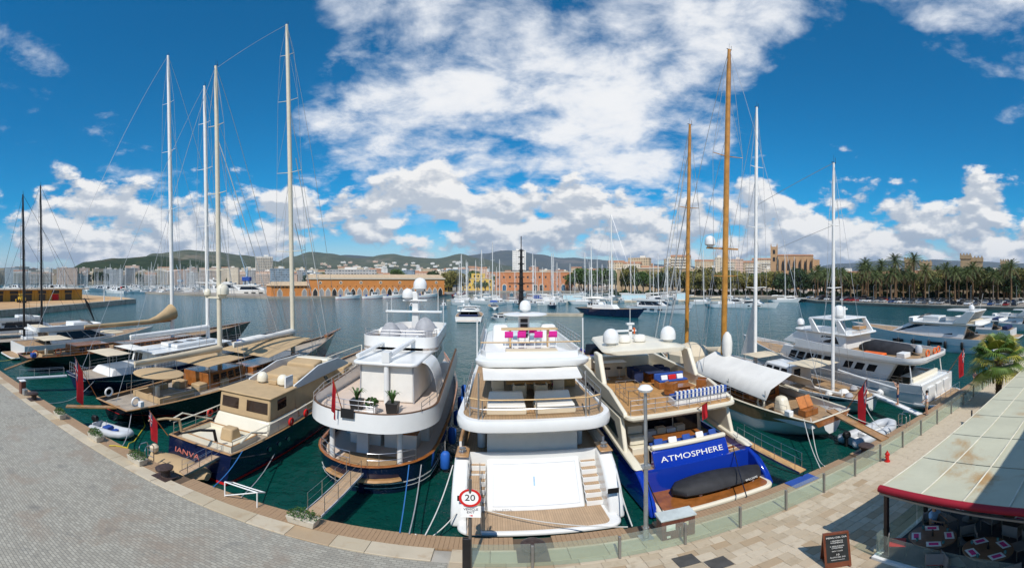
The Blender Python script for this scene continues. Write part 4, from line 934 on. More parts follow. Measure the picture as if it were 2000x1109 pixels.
# ---- navy yacht under tan covers
def yacht_tan():
    b = thing('motor_yacht', 'navy motor yacht wrapped in tan canvas covers with red fenders', 'yacht', (-13.3, 14.1, 0))
    hb, zr, st = hull(b, 24, 4.9, 1.75, 3.1, NAVY, GREYTEAK, drop=.18, rb=2.2, rs=.25, sw=.86, cap=.09, capm=CAPW, boot=RED)
    text(b, 'IANVA', face_matrix((-.55, -.26, 1.15), (1, 0, 0), (0, .12, 1)), .42, mat('rose_lettering', (.55, .16, .12), .4), ax=1.4)
    for sg in (1, -1):
        for k in range(3): MB().lathe([(.02, 0), (.13, .0), (.13, .03), (.02, .03)], (0, 0, 0), 12).build('porthole', STEEL, b, loc=None).matrix_local = face_matrix((sg*(hb(3+k*.9)+.0), 3+k*.9, 1.05), (0, sg, 0), (0, 0, 1))
    # cockpit well
    MB().box(-1.6, 1.6, .6, 2.7, 1.58, 1.62).build('well_floor', CREAM, b, smooth=False)
    wall(b, 'well_coaming', [(1.6, 2.7), (1.6, .6), (-1.6, .6), (-1.6, 2.7), (1.6, 2.7)], 1.57, 1.9, .1, CREAM, CAPW)
    MB().loft([[(.1, 1.5, 1.62), (.9, 1.5, 1.62), (.9, 2.4, 1.62), (.1, 2.4, 1.62)], [(.15, 1.6, 2.35), (.85, 1.6, 2.35), (.85, 2.2, 2.35), (.15, 2.2, 2.35)]]).build('covered_helm', TAN, b, bevel=.08)
    for sx in (-1.9, .6): MB().tube([(sx, .7, 1.8), (sx, .5, 2.6), (sx-.3, -.2, 2.75), (sx-.9, -.9, 2.6)], [.09, .09, .07, .05], 7).build('davit', TAN if sx < 0 else BLACK, b)
    # saloon under canvas
    base = House(b, 3.3, 8.0, 3.9, 3.9, 1.6, 2.35, .35, 0, .12, CREAM, .08, 'saloon_base')
    h = House(b, 3.7, 6.6, 3.6, 3.6, 2.35, 3.75, .12, 0, .06, TAN, .10, 'canvas_saloon')
    h.win('a', .06, .40, .30, .78, 1, 0, GLASSB).win('a', .56, .96, .30, .78, 1, 0, GLASSB).win('r', .28, .62, .35, .8, 1, 0, GLASSB).win('l', .28, .62, .35, .8, 1, 0, GLASSB)
    MB().box(-1.86, 1.86, 3.7, 6.7, 3.70, 3.80).build('canvas_roof', TAN, b, bevel=.06)
    h2 = House(b, 6.6, 16.5, 3.9, 3.3, 1.7, 3.7, 0, 2.8, .35, TAN, .12, 'covered_deckhouse'); h2.win('r', .62, .68, .3, .85, 1, 0, GLASSB)
    for sg in (1, -1): MB().extr([(sg*1.62, y, z) for y, z in ((6.6, 3.6), (6.6, 3.9), (10, 4.55), (13.5, 4.45), (15.5, 3.7), (15.5, 3.55))], (sg*.1, 0, 0)).build('roof_coaming', GEL, b, bevel=.03)
    dome(b, -.55, 6.5, 3.78, .36, .75, CREAM); dome(b, .95, 6.5, 3.78, .36, .75, CREAM)
    MB().box(.0, .6, 6.3, 6.9, 3.8, 4.1).build('deck_box', TAN, b, bevel=.05); MB().box(1.35, 1.45, 6.0, 6.9, 3.8, 4.5).build('wind_screen', GEL, b, bevel=.02)
    for (xa, xb, ya, yb, z) in ((-1.3, 1.4, 7.6, 10.2, 4.25), (-1.2, 1.2, 10.4, 12.0, 4.55)): MB().loft([[(xa, ya, 3.65), (xb, ya, 3.65), (xb, yb, 3.65), (xa, yb, 3.65)], [(xa+.1, ya+.1, z-.15), (xb-.1, ya+.1, z-.15), (xb-.1, yb-.1, z), (xa+.1, yb-.1, z)]]).build('covered_sofa', TAN, b, bevel=.12, seg=3)
    MB().loft([[(-1.4, 12.3, 3.6), (1.4, 12.3, 3.6), (1.3, 14, 3.6), (-1.3, 14, 3.6)], [(-1.35, 12.3, 4.5), (1.35, 12.3, 4.5), (1.2, 13.5, 4.4), (-1.2, 13.5, 4.4)]]).build('fly_helm', CREAM, b, bevel=.1)
    for (ya, w) in ((17.2, 1.3), (18.6, 1.0)): MB().box(-w/2, w/2, ya, ya+1.1, 2.2, 2.75).build('covered_locker', TAN, b, bevel=.08)
    for sg in (1, -1):
        ys = [.2, 2, 4, 6, 8, 10, 12, 14, 16, 18, 20, 22, 23.6]
        rail(b, [(sg*(hb(y)-.12), y, zr(y)) for y in ys], .72, 1.3, bars=2, top=CREAMP)
        MB().tube([(sg*1.9, 3.2, 1.9), (sg*2.35, 1.2, 2.7), (sg*2.4, .3, 2.45)], .05, 6).build('curved_stay', CREAMP, b)
    ensign(b, (-2.0, -.2, 1.75), (-2.6, -1.0, 3.3), .6, 1.5, .06, lean=(.22, -.1))
    return b
yacht_tan()
for k, y in enumerate((19.0, 20.8)):
    o = life_ring(None, (-10.85, y, 2.15), .2, RED, 'x'); tag(o, f'red horseshoe buoy on the rail of the tan-covered yacht, {("nearer", "farther")[k]} one', 'life buoy', 'red buoys of the tan yacht')
o = life_ring(None, (-15.55, 17.5, 2.2), .2, RED, 'x'); tag(o, 'red horseshoe buoy on the far rail of the tan-covered yacht', 'life buoy')
# tan-covered raft at its stern
t = thing('covered_tender', 'flat tender under a tan cover behind the navy tan-covered yacht', 'tender', (-14.0, 13.25, .35))
rg = []
for u in [q/12 for q in range(13)]:
    x_ = -1.9+3.9*u; w = 1.05*max(.05, 1-abs(2*u-1)**2.6)**.5; rg.append([(x_, w*cos(a)+.1, .15+((.42-.12*abs(2*u-1)) if sin(a) > 0 else .2)*(1-abs(cos(a))**1.5)**.8*(1 if sin(a) > 0 else -1)*(1+.10*sin(x_*6))) for a in [2*pi*k/12 for k in range(12)]])
MB().loft(rg).build('canvas_cover', TAN, t); MB().lathe([(.1, 0), (.22, .1), (.25, .35), (.12, .5), (.02, .52)], (-1.55, -.1, .5), 10).build('covered_outboard', CREAMC, t)
gangway('short folding plank beside the tan tender cover', (-12.0, 14.4, 1.6), (-12.6, 12.3, .95), .45, TEAKX, True, STEEL, .6)

# ---- sailing yachts: shared fittings
def sail_hull(label, loc, L, B, zs, zb, mh, md=GREYTEAK, **k):
    b = thing('sailing_yacht', label, 'sailing yacht', loc)
    hb, zr, st = hull(b, L, B, zs, zb, mh, md, 'sail', k.pop('drop', .25), k.pop('rb', 3.2), 0, k.pop('sw', .62), fine=k.pop('fine', 1.8), **k)
    for sg in (1, -1): rail(b, [(sg*(hb(y)-.1), y, zr(y)) for y in [L*q/12 for q in range(1, 13)]], .65, 2.0, .013, 2)
    return b, hb, zr, st
def cockpit(b, y, z, w=2.2, l=2.4, m=TAN):
    wall(b, 'cockpit_coaming', [(w/2, y+l), (w/2, y), (-w/2, y), (-w/2, y+l)], z, z+.42, .3, m)
    MB().box(-w/2+.35, w/2-.35, y+.4, y+l, z+.02, z+.05).build('cockpit_sole', TEAK, b, smooth=False)
    t = MB(); n = 20; t.loft([[(.5*cos(2*pi*k/n)+.0, y+.7+.02*s_, z+.9+.5*sin(2*pi*k/n)) for k in range(n)] for s_ in (0, 1)], True, False); t.build('steering_wheel', STEEL, b); MB().box(-.15, .15, y+.75, y+1.05, z, z+.85).build('binnacle', CREAM, b, bevel=.04)
def bimini(b, ya, yb, w, z, m=TAN, oval=False, zf=None, post=True):
    if oval: MB().lathe([(.02, .1), (w/2*.9, .06), (w/2, 0), (w/2*.98, -.05), (.02, -.02)], (0, (ya+yb)/2, z), 24, sy=(yb-ya)/w).build('bimini', m, b, ang=50)
    else: cloth(b, 'bimini', [(-w/2, ya, z), (w/2, ya, z), (w/2, yb, zf or z), (-w/2, yb, zf or z)], m, -.12, drop=0)
    if post:
        for sx in (-1, 1):
            for y in (ya+.25, yb-.25): MB().tube([(sx*w/2*(.62 if oval else .95), y, z-.05), (sx*w/2*(.66 if oval else .97), y, z-1.9)], .025, 5).build('bimini_post', STEEL, b)
# big classic ketch with tan shade cloths
b, hb, zr, st = sail_hull('black classic ketch with tan oval bimini and two tall cream masts', (-22.0, 14.8, 0), 34, 6.0, 1.7, 2.9, BLACKH, rb=3.6, cap=.10, boot=RED)
cockpit(b, 3.2, 1.5, 2.6, 3.2); bimini(b, 2.4, 6.0, 4.0, 3.4, TAN, True)
bimini(b, 7.6, 12.2, 3.9, 3.65, TAN, zf=3.75)
h = House(b, 8.2, 13.2, 2.9, 2.9, 1.5, 2.9, 0, .3, .1, VARN, .05); h.win('r', .1, .9, .4, .85, 4, m=GLASSB).win('l', .1, .9, .4, .85, 4, m=GLASSB)
h = House(b, 14.5, 24, 2.6, 2.2, 1.5, 2.3, 0, .3, .1, VARN, .05); h.win('r', .05, .95, .35, .8, 7, m=GLASSB).win('l', .05, .95, .35, .8, 7, m=GLASSB)
for (x_, y_, w_) in ((.9, 7.2, .9), (-.9, 6.8, .9), (1.2, 9.6, .8)): MB().box(x_-w_/2, x_+w_/2, y_, y_+1.0, 1.5, 2.15).build('tan_cushion_seat', TAN, b, bevel=.08)
cloth(b, 'deck_awning', [(-2.9, 14.6, 3.6), (2.9, 14.6, 3.4), (2.7, 23.3, 4.1), (-2.7, 23.3, 4.2)], TAN, -.35)
boom(b, 0, 11.3, 2.0, 4.3, .28, CREAMP, CREAMC); mast(b, 0, 11.3, 1.6, 31.0, .22, CREAMP, .02, ((.33, 1.3), (.56, 1.1), (.78, .9)), bow=(0, 24, 3), stern=(0, .4, 1.8), hb=2.6, wire=.02)
boom(b, 0, 24.2, 13.2, 4.4, .32, CREAMP, WCAN); mast(b, 0, 24.2, 2.0, 43.8, .27, CREAMP, .035, ((.28, 1.9), (.5, 1.6), (.72, 1.3), (.88, .9)), bow=(0, 37.5, 3.2), stern=(0, 11, 31), hb=2.7, wire=.02)
MB().tube([(0, 33, 2.9), (0, 38.2, 3.3)], [.22, .12], 8).build('bowsprit', VARN, b)
for k in (1, 2): MB().tube([(.25*k-.4, 36-2.2*k, 2.9), (.12*k, 25-.4*k, 33-8*k)], .055, 6).build('furled_headsail', WPAINT, b)
dome(b, .55, 11.0, 9.0, .55, 1.15, CREAM); MB().box(-1.4, .9, 10.9, 11.2, 8.85, 9.0).build('dome_bracket', CREAMP, b); dome(b, -1.2, 11.0, 9.0, .32, .7, CREAM)
o = life_ring(b, (1.55, .9, 2.15), .3, WPAINT, 'x'); o = life_ring(b, (-1.5, .8, 2.15), .3, WPAINT, 'x')
ensign(b, (-2.0, .1, 1.7), (-2.6, -1.4, 4.9), 1.0, 2.9, .10, lean=(.3, -.06))
MB().box(1.9, 2.2, .8, 1.1, 1.9, 2.3).build('white_box', WPAINT, b, bevel=.03)
gangway('bare wooden plank hanging from the black classic ketch over the dinghy', (-21.4, 15.1, 1.65), (-23.6, 12.2, 1.6), .38, CAPW, False, CAPW)
# navy schooner with white deckhouse
b, hb, zr, st = sail_hull('navy hulled sailing yacht with long white deckhouse and white boom', (-30.3, 16.6, 0), 34, 6.2, 1.9, 2.9, NAVY, stripe=(.55, .59, WPAINT))
h = House(b, 7.5, 21, 4.0, 3.4, 1.7, 3.3, .25, 1.6, .25, GEL, .1); h.win('r', .04, .95, .45, .85, 7, .3).win('l', .04, .95, .45, .85, 7, .3).win('a', .08, .45, .15, .85, 2, .15, GLASSD)
MB().box(-2.1, 2.1, 7.3, 19, 3.28, 3.4).build('house_roof', GEL, b, bevel=.05); MB().box(-1.3, 1.3, 11, 17, 3.4, 3.75).build('roof_hatch', GEL, b, bevel=.08)
for y in (12, 14, 16): MB().box(-.4, .4, y, y+.8, 3.75, 3.80).build('skylight', GLASSD, b, bevel=.01)
MB().loft([[(-1.7, 2.6, 1.65), (1.7, 2.6, 1.65), (1.8, 7.4, 1.65), (-1.8, 7.4, 1.65)], [(-1.3, 3.1, 2.3), (1.3, 3.1, 2.3), (1.5, 7.4, 2.3), (-1.5, 7.4, 2.3)]]).build('cockpit_moulding', GEL, b, bevel=.1)
bimini(b, 2.2, 4.8, 3.6, 3.7, CREAMC, False); bimini(b, 5.2, 7.2, 3.2, 3.9, WCAN)
rail(b, [(-1.7, .3, 1.9), (1.7, .3, 1.9)], .9, .35, bars=2); rail(b, [(2.9, 4, 1.95), (3.0, 9, 2.0)], .8, .18, .02, 2, BLACK, name='side_grille')
boom(b, 0, 17.2, 6.0, 4.8, .3, WPAINT, WPAINT); mast(b, 0, 17.2, 1.9, 34.8, .24, WPAINT, .02, ((.25, 1.7), (.45, 1.4), (.66, 1.2), (.84, .9)), bow=(0, 34.5, 3.0), stern=(0, .4, 2), hb=2.8, wire=.02)
MB().tube([(.2, 32, 3), (.1, 18.3, 29)], .06, 6).build('furled_headsail', WPAINT, b)
MB().box(-.9, .9, 24, 29, 2.3, 2.8).build('covered_tender', WCAN, b, bevel=.2, seg=3); MB().box(.2, .9, 22.2, 22.9, 2.3, 2.9).build('blue_bag', BLUEC, b, bevel=.1)
gangway('grey metal gangway with a handrail beside the navy sailing yacht', (-32.0, 16.6, 1.5), (-33.6, 12.3, 1.3), .5, GREYP, True, GREYP)
# wooden ketch, long tan boom
b, hb, zr, st = sail_hull('dark green wooden sailing yacht with varnished cabin and long tan boom', (-41.2, 15.8, 0), 39, 5.4, 1.8, 3.0, mat('dark_green_hull', (.008, .02, .018), .15, coat=.4), TEAK, cap=.10, capm=VARN, rb=4)
h = House(b, 6, 11, 2.6, 2.6, 1.6, 2.7, 0, .3, .1, VARN, .05); h.win('r', .1, .9, .4, .85, 4, m=GLASSB)
h = House(b, 13, 26, 2.4, 2.0, 1.6, 2.3, 0, .3, .1, VARN, .05); h.win('r', .05, .95, .35, .8, 8, m=GLASSB)
bimini(b, 1.8, 5.4, 3.6, 3.7, CREAMC); bimini(b, 10.5, 13.5, 3.2, 3.9, CREAMC, True); cockpit(b, 2, 1.6)
for q in ((1.7, .8), (1.75, 3.6)): life_ring(b, (q[0], q[1], 2.3), .34, ORNG, 'x')
boom(b, 0, 22.5, 8, 4.6, .34, VARN, TAN, 2.4); mast(b, 0, 22.5, 2, 46.5, .30, WPAINT, .02, ((.22, 2.0), (.42, 1.8), (.62, 1.5), (.8, 1.2)), bow=(0, 39, 3.2), stern=(0, .4, 2), hb=2.6, wire=.024)
MB().cbox((1.9, .5, 2.2), (.6, .6, .5)).build('blue_bag', BLUEC, b, bevel=.1)
gangway('thin wooden pole gangway at the stern of the green wooden yacht', (-39.6, 16.4, 1.7), (-37.4, 12.4, 1.3), .25, CAPW, False, CAPW)

# ---- generic modern motor yacht
def sport_yacht(label, loc, L, B, mh=GEL, rz=0., arch=True, top=True, hgt=1., cover=None, win=GLASSD, band=True, simple=False, group=None, stripe=None, name='motor_yacht', cat='yacht'):
    b = thing(name, label, cat, loc, rz, group); k = L/24.; z0, z1 = 1.6*k*hgt+.25, 2.6*k*hgt+.3
    hb, zr, st = hull(b, L*.93, B, z0, z1, mh, TEAK, drop=.15, rb=L*.07, sw=.92, y0=L*.07, stripe=stripe)
    slab(b, 'swim_platform', rpoly(0, L*.09, B*.82, B*.1), .2, .4, GEL, .05); slab(b, 'platform_deck', rpoly(.1, L*.085, B*.76, B*.09), .401, .42, TEAK, 0)
    zz = z0+1.75*k*hgt
    h = House(b, L*.24, L*.74, B*.80, B*.5, z0-.1, zz, -L*.02, L*.16, B*.06, GEL, .15*k)
    for f in 'rl': h.win(f, .04, .86, .28, .86, 3 if not simple else 1, .06, win, slant=.1)
    h.win('f', .06, .94, .15, .9, 3, .06, win); h.win('a', .08, .92, .05, .85, 2, .05, win)
    if band:
        for sg in (1, -1):
            for q in range(3):
                y = L*(.35+.12*q); x = sg*(hb(y)*.985); pane(b, [(x, y, z0*.5), (x, y+L*.07, z0*.5), (x, y+L*.07, z0*.72), (x, y, z0*.72)][::sg], win, name='hull_window', off=.05)
    if top:
        fp = rpoly(L*.14, L*.60, B*.82, B*.12, B*.6, 6, B*.2); slab(b, 'fly_deck', fp, zz-.05, zz+.16*k, GEL, .05); wall(b, 'fly_coaming', fp[:6][::-1][-1:]+fp[6:], zz+.1, zz+.62*k, .08, GEL)
        MB().box(-B*.2, B*.2, L*.40, L*.5, zz+.15*k, zz+.9*k).build('fly_helm', GEL, b, bevel=.1*k); pane(b, [(B*.26, L*.53, zz+.55*k), (-B*.26, L*.53, zz+.55*k), (-B*.22, L*.50, zz+1.1*k), (B*.22, L*.50, zz+1.1*k)], win, name='wind_screen')
        MB().box(-B*.3, B*.3, L*.18, L*.24, zz+.16*k, zz+.55*k).build('fly_sofa', CREAMC if cover is None else cover, b, bevel=.06)
    if arch:
        za = zz+1.75*k
        for sg in (1, -1): MB().extr([(sg*B*.36, y, z) for y, z in ((L*.22, zz+.2), (L*.17, za), (L*.22, za), (L*.30, zz+.2))], (sg*B*.05, 0, 0)).build('arch_leg', GEL, b, bevel=.05)
        slab(b, 'hard_top', rpoly(L*.165, L*.36, B*.82, B*.12, B*.6, 6, B*.2), za-.06*k, za+.1*k, GEL, .04)
        dome(b, -B*.18, L*.21, za+.08, .32*k+.05, None); MB().box(-.35*k, .7*k, L*.22-.1, L*.22+.1, za+.35, za+.47).box(-.06, .06, L*.22-.06, L*.22+.06, za, za+.9*k).build('radar', GEL, b)
        MB().tube([(B*.25, L*.2, za), (B*.25, L*.18, za+2.2*k)], .02, 4).build('antenna', GEL, b)
    if cover: MB().box(-B*.33, B*.33, L*.10, L*.15, z0, z0+.7*k).build('cockpit_cover', cover, b, bevel=.08)
    if not simple:
        for sg in (1, -1): rail(b, [(sg*(hb(y)-.08), y, zr(y)) for y in [L*q/14 for q in range(6, 14)]], .6*k+.1, 1.6, .014, 2)
    return b
sport_yacht('white motor yacht with black curved windows at the far left', (-49.5, 16.5, 0), 24, 6.0, GEL, cover=None, arch=False)
sport_yacht('white motor yacht cut off by the left edge with grey hull', (-66.5, 15.5, 0), 22, 5.6, GREYH, arch=False)
b, hb, zr, st = sail_hull('racing sloop with a bare black mast, right one of the two at far left', (-62, 17.5, 0), 22, 5.2, 1.5, 2.0, GEL, sw=.85)
mast(b, 0, 9.8, 1.4, 27.2, .2, BLACKM, .01, ((.3, 1.3), (.55, 1.1), (.78, .8)), bow=(0, 21.5, 2.1), stern=(0, .3, 1.6), hb=2.3, rm=BLACKM, wire=.022); MB().tube([(0, 20.8, 2.1), (0, 19, 6), (0, 18.3, 7.2)], [.05, .30, .07], 7).build('furled_headsail', BLACKC, b); boom(b, 0, 9.8, 2.5, 3.0, .2, BLACKM, BLACKC)
h = House(b, 6, 14, 2.6, 1.8, 1.3, 1.9, 0, 1.5, .3, GEL, .1)
b, hb, zr, st = sail_hull('racing sloop with a bare black mast, left one of the two at far left', (-56, 15.5, 0), 20, 5.0, 1.4, 1.9, BLACKH, sw=.85)
mast(b, 0, 6.2, 1.4, 23.8, .2, BLACKM, .01, ((.3, 1.2), (.55, 1.0), (.78, .8)), bow=(0, 19.5, 2.0), stern=(0, .3, 1.5), hb=2.2, rm=BLACKM, wire=.022); boom(b, 0, 6.2, 1, 2.9, .2, BLACKM, BLACKC)
h = House(b, 6, 13, 2.6, 1.8, 1.2, 1.8, 0, 1.5, .3, GEL, .1)

# ---- right side: gulet with golden masts
b, hb, zr, st = sail_hull('wooden sailing yacht with white awning and two golden wooden masts', (18.3, 15.6, 0), 24, 5.2, 1.75, 2.7, GEL, TEAK, stripe=(.50, 1.0, mat('brown_topsides', (.32, .19, .09), .45, var=.15)), drop=.5, cap=.09, capm=CREAMP, sw=.7)
pane(b, [(-1.3, -.02, 1.3), (1.3, -.02, 1.3), (1.65, -.02, 1.72), (-1.65, -.02, 1.72)], VARN, name='transom_board')
h = House(b, 6.5, 12.5, 3.0, 2.8, 1.3, 2.6, 0, .5, .1, VARN, .05); h.win('l', .1, .9, .4, .85, 4, m=GLASSB).win('a', .1, .9, .3, .85, 2, m=GLASSB)
g = []
for i in range(9):
    y = 3.6+9.6*i/8; row = []
    for j in range(11):
        u = j/10*2-1; ed = abs(u) > .85; x_ = 2.35*u if not ed else (2.3 if u > 0 else -2.3); z = 3.95-.95*abs(u)+.10*abs(u)*sin(i*2.3)*0+.25*i/8-(.5 if abs(u) > .95 else 0); row.append((x_*(1 if not ed else 1), y, z))
    g.append(row)
MB().sheet(g, .03).build('awning', WCAN, b)
for sx in (-2.2, 2.2):
    for y in (3.8, 8, 13): MB().tube([(sx, y, 1.3), (sx, y, 3.1)], .025, 5).build('awning_post', STEEL, b)
MB().tube([(0, 3.0, 2.9), (0, 11.2, 3.5)], .1, 8).build('boom', CREAMP, b)
MB().lathe([(2.3, -.7), (2.35, 0), (1.5, .55), (.4, .95), (.02, 1.0)], (0, 17.6, 3.4), 10).build('dome_awning', CREAMC, b, ang=20)
for k in range(6): a = k*pi/3; MB().tube([(2.2*cos(a), 17.6+2.2*sin(a), 1.6), (2.2*cos(a), 17.6+2.2*sin(a), 3.3)], .025, 5).build('awning_post', STEEL, b)
MB().lathe([(.28, 0), (.42, .5), (.45, 1.3), (.34, 1.9), (.12, 2.2)], (.0, 11.4, 3.9), 12).build('stowed_sail', WCAN, b); MB().tube([(1.2, 14, 3.9), (1.2, 16.5, 3.6)], [.5, .38], 10).build('rolled_sail', CREAMC, b)
c_ = MB().cbox((.1, 2.5, 2.15), (1.25, .08, .85), rx=-.5).build('wooden_seat_back', mat('orange_wood', (.50, .18, .05), .4, var=.15), b, bevel=.03); MB().box(-.5, .7, 1.8, 2.5, 1.3, 1.75).build('wooden_seat', VARN, b, bevel=.03)
MB().loft([[(-1.3, 3.0, 1.3), (-.4, 3.0, 1.3), (-.4, 4.2, 1.3), (-1.3, 4.2, 1.3)], [(-1.2, 3.4, 2.5), (-.5, 3.4, 2.5), (-.5, 4.1, 2.5), (-1.2, 4.1, 2.5)]]).build('companion_hood', CREAM, b, bevel=.25, seg=3)
life_ring(b, (-1.9, 4.6, 2.0), .33, CREAMP, 'x'); MB().box(-2.1, -1.75, 1.6, 2.1, 1.75, 2.15).build('white_box', WPAINT, b, bevel=.05)
mast(b, 0, 12.0, 1.6, 32.1, .26, WOODM, .03, ((.30, 1.2), (.64, 1.5)), bow=(0, 23.8, 2.8), stern=(0, .5, 1.9), hb=2.4, wire=.02); mast(b, 0, 18.6, 1.8, 26.5, .21, WOODM, .03, ((.64, 1.1),), bow=(0, 27, 3.0), hb=2.2, wire=.02)
MB().tube([(0, 23, 2.6), (0, 28, 3.2)], [.16, .08], 7).build('bowsprit', WOODM, b)
for k in (1, 2, 3): MB().tube([(.1*k-.2, 27.6-1.3*k, 3.0), (.03, 18.5-.1*k, 27-4*k)], .05, 5).build('furled_headsail', WPAINT, b)
dome(b, -1.3, 12.0, 13.2, .45, .95); MB().box(-1.6, 1.5, 11.9, 12.1, 13.05, 13.18).build('dome_bracket', WOODM, b)
ensign(b, (1.4, .0, 1.8), (1.7, -1.4, 4.1), .9, 2.8, .10, lean=(.18, .04))
gangway('wide wooden gangway from the golden-masted yacht over the grey inflatable', (18.9, 16.3, 1.85), (17.9, 11.5, 1.28), .55, CAPW, False, CAPW)
# ketch with navy stripe
b, hb, zr, st = sail_hull('white ketch with a navy stripe, tan awnings and cluttered teak deck', (24.1, 16.6, 0), 20.5, 4.7, 1.45, 2.2, GEL, TEAK, stripe=(.62, .86, NAVY), sw=.6)
h = House(b, 7.5, 12, 2.8, 2.4, 1.3, 2.9, 0, .9, .2, GEL, .12); h.win('l', .08, .9, .45, .85, 3).win('a', .1, .5, .1, .85)
bimini(b, 4.6, 7.6, 3.3, 3.35, CREAMC); bimini(b, 11.5, 14.0, 3.2, 3.2, CREAMC)
h = House(b, 13.5, 17.5, 2.0, 1.5, 1.4, 1.95, 0, .3, .1, GEL, .08)
mast(b, 0, 3.9, 1.3, 20.2, .15, WPAINT, .005, ((.45, .9), (.72, .7)), stern=(0, .2, 1.5), bow=(0, 13.5, 18), hb=2.0, wire=.018); mast(b, 0, 14.0, 1.5, 28.8, .19, WPAINT, .01, ((.3, 1.3), (.52, 1.1), (.75, .8)), bow=(0, 22, 2.4), hb=2.1, wire=.018)
for x_, y_, s_ in ((-.8, 1.6, .35), (.6, 1.2, .4), (-.2, 2.6, .45), (1.1, 2.6, .35), (-1.3, 3.2, .3)): MB().lathe([(.02, 0), (s_*.8, .05), (s_, .2), (s_*.6, .42), (.02, .48)], (x_, y_, 1.22), 9).build('stowed_bag', (WCAN, CREAMC, GREYC)[int(s_*100) % 3], b)
MB().tube([(-.9, 2.2, 1.45), (-.9, 6, 1.5)], .14, 7).build('rolled_sail', WCAN, b); MB().tube([(.8, 4, 2.9), (-.2, -2.2, 2.5)], .07, 6).build('mizzen_boom', WPAINT, b)
g = [[(0.02, 14.2+2.2*u*(1-v)**1.3, 2.6+v*6.5) for u in (0, .5, 1)] for v in [q/8 for q in range(9)]]; MB().sheet(g, .02, 0, (1, 0, 0)).build('steadying_sail', WCAN, b)
gangway('long white gangway on which a shirtless man stands', (24.7, 16.8, 1.5), (22.7, 11.9, 1.3), .42, WPAINT, False, WPAINT)
# white explorer yacht with upper deck overhang
b = thing('motor_yacht', 'white motor yacht with a broad overhanging boat deck and black tender cover', 'yacht', (29.9, 12.7, 0))
hb, zr, st = hull(b, 24.6, 6.5, 2.3, 4.0, GEL, TEAK, drop=.5, rb=3.0, sw=.92, y0=1.2, stripe=(.62, .66, GREYP))
slab(b, 'swim_platform', rpoly(.0, 2.0, 6.0, .9), .25, .5, GEL, .06); slab(b, 'platform_deck', rpoly(.15, 1.9, 5.6, .8), .501, .52, TEAK, 0)
MB().loft([[(-2.6, 1.0, .4), (2.6, 1.0, .4), (2.6, 2.6, .4), (-2.6, 2.6, .4)], [(-2.7, 1.5, 2.3), (2.7, 1.5, 2.3), (2.7, 2.6, 2.3), (-2.7, 2.6, 2.3)]]).build('transom', GEL, b, bevel=.15)
for x_ in (-1.5, 0, 1.5): MB().box(x_-.55, x_+.55, 1.05, 1.2, .6, 1.9).build('transom_door', GEL, b, bevel=.02)
rail(b, [(-2.6, .3, .52), (2.6, .3, .52)], .8, 1., bars=2)
h = House(b, 5.0, 19, 5.0, 4.2, 1.8, 4.2, -1.2, 1.2, .05, GEL, .08); h.win('l', .10, .52, .42, .80, 5, .22).win('r', .10, .52, .42, .80, 5, .22).win('l', .62, .9, .45, .75, 3, .3).win('a', .1, .9, .05, .85, 2, .04)
ud = rpoly(1.4, 15.5, 6.3, 1.5, 5.6)
MB().loft([[(x*.95, y+.2, 4.1) for x, y in ud], [(x, y, 4.3) for x, y in ud], [(x, y, 4.5) for x, y in ud]]).build('boat_deck', GEL, b, ang=50); slab(b, 'boat_deck_floor', [(x*.95, y+.2) for x, y in ud], 4.501, 4.52, TEAK, 0)
wall(b, 'boat_deck_bulwark', [(-3.05, 15)]+ud[:14]+[(3.05, 15)], 4.45, lambda y: 4.75+max(0, y-3)*.055, .1, GEL)
text(b, 'VIKING', face_matrix((-3.02, 10.1, 4.85), (0, -1, 0), (0, 0, 1)), .32, mat('grey_lettering', (.35, .35, .36), .4), ax=1.1); text(b, 'LEGACY', face_matrix((-3.02, 8.5, 4.85), (0, -1, 0), (0, 0, 1)), .32, MATS['grey_lettering'], ax=1.1)
h2 = House(b, 9.5, 18.5, 4.4, 3.4, 4.5, 6.1, 0, 2.2, .2, GEL, .15); h2.win('l', .5, .92, .4, .85, 3, .1, slant=.08).win('f', .05, .95, .3, .9, 3, .08).win('r', .5, .92, .4, .85, 3, .1)
slab(b, 'bridge_roof', rpoly(8.8, 17, 4.6, .5, 3.6, 6, 1.2), 6.1, 6.3, GEL, .06)
for sg in (1, -1):
    for ya in (9.2, 12.6): MB().extr([(sg*2.0, y, z) for y, z in ((ya, 6.2), (ya+1.0, 7.7), (ya+1.5, 7.7), (ya+.9, 6.2))], (sg*.18, 0, 0)).build('arch_leg', GEL, b, bevel=.05)
MB().box(-2.1, 2.1, 10.1, 14.1, 7.65, 7.82).build('arch_top', GEL, b, bevel=.06); dome(b, -.9, 11.2, 7.85, .6, 1.4); MB().box(.2, .5, 11.5, 12.2, 7.8, 9.0).box(-.4, 1.1, 11.7, 11.9, 8.6, 8.75).tube([(.3, 11.8, 9), (.3, 11.8, 10.6)], .03, 5).build('radar_mast', GEL, b)
dome(b, .2, 17.5, 6.3, .42, .95); MB().tube([(.2, 17.5, 4.8), (.2, 17.5, 6.4)], .08, 6).build('dome_post', GEL, b)
b.scale = (1, 1, .87)
rg = [[(-.3+w*cos(a), y, 4.55+h_*max(0, sin(a))) for a in [pi*k/8 for k in range(9)]] for y, w, h_ in ((3.3, .5, .6), (4, 1.0, 1.0), (6, 1.15, 1.15), (7.4, 1.0, 1.2), (8.6, .5, .8), (9.2, .1, .4))]
MB().loft(rg, closed=False, cap=False).build('tender_cover', BLACKC, b); MB().lathe([(.12, 0), (.3, .1), (.32, .6), (.2, .85), (.02, .9)], (-.3, 2.9, 4.7), 10).build('outboard_motor', GREYP, b); MB().box(-2.2, -1.2, 3.2, 4.0, 4.52, 5.0).build('white_locker', WPAINT, b, bevel=.04)
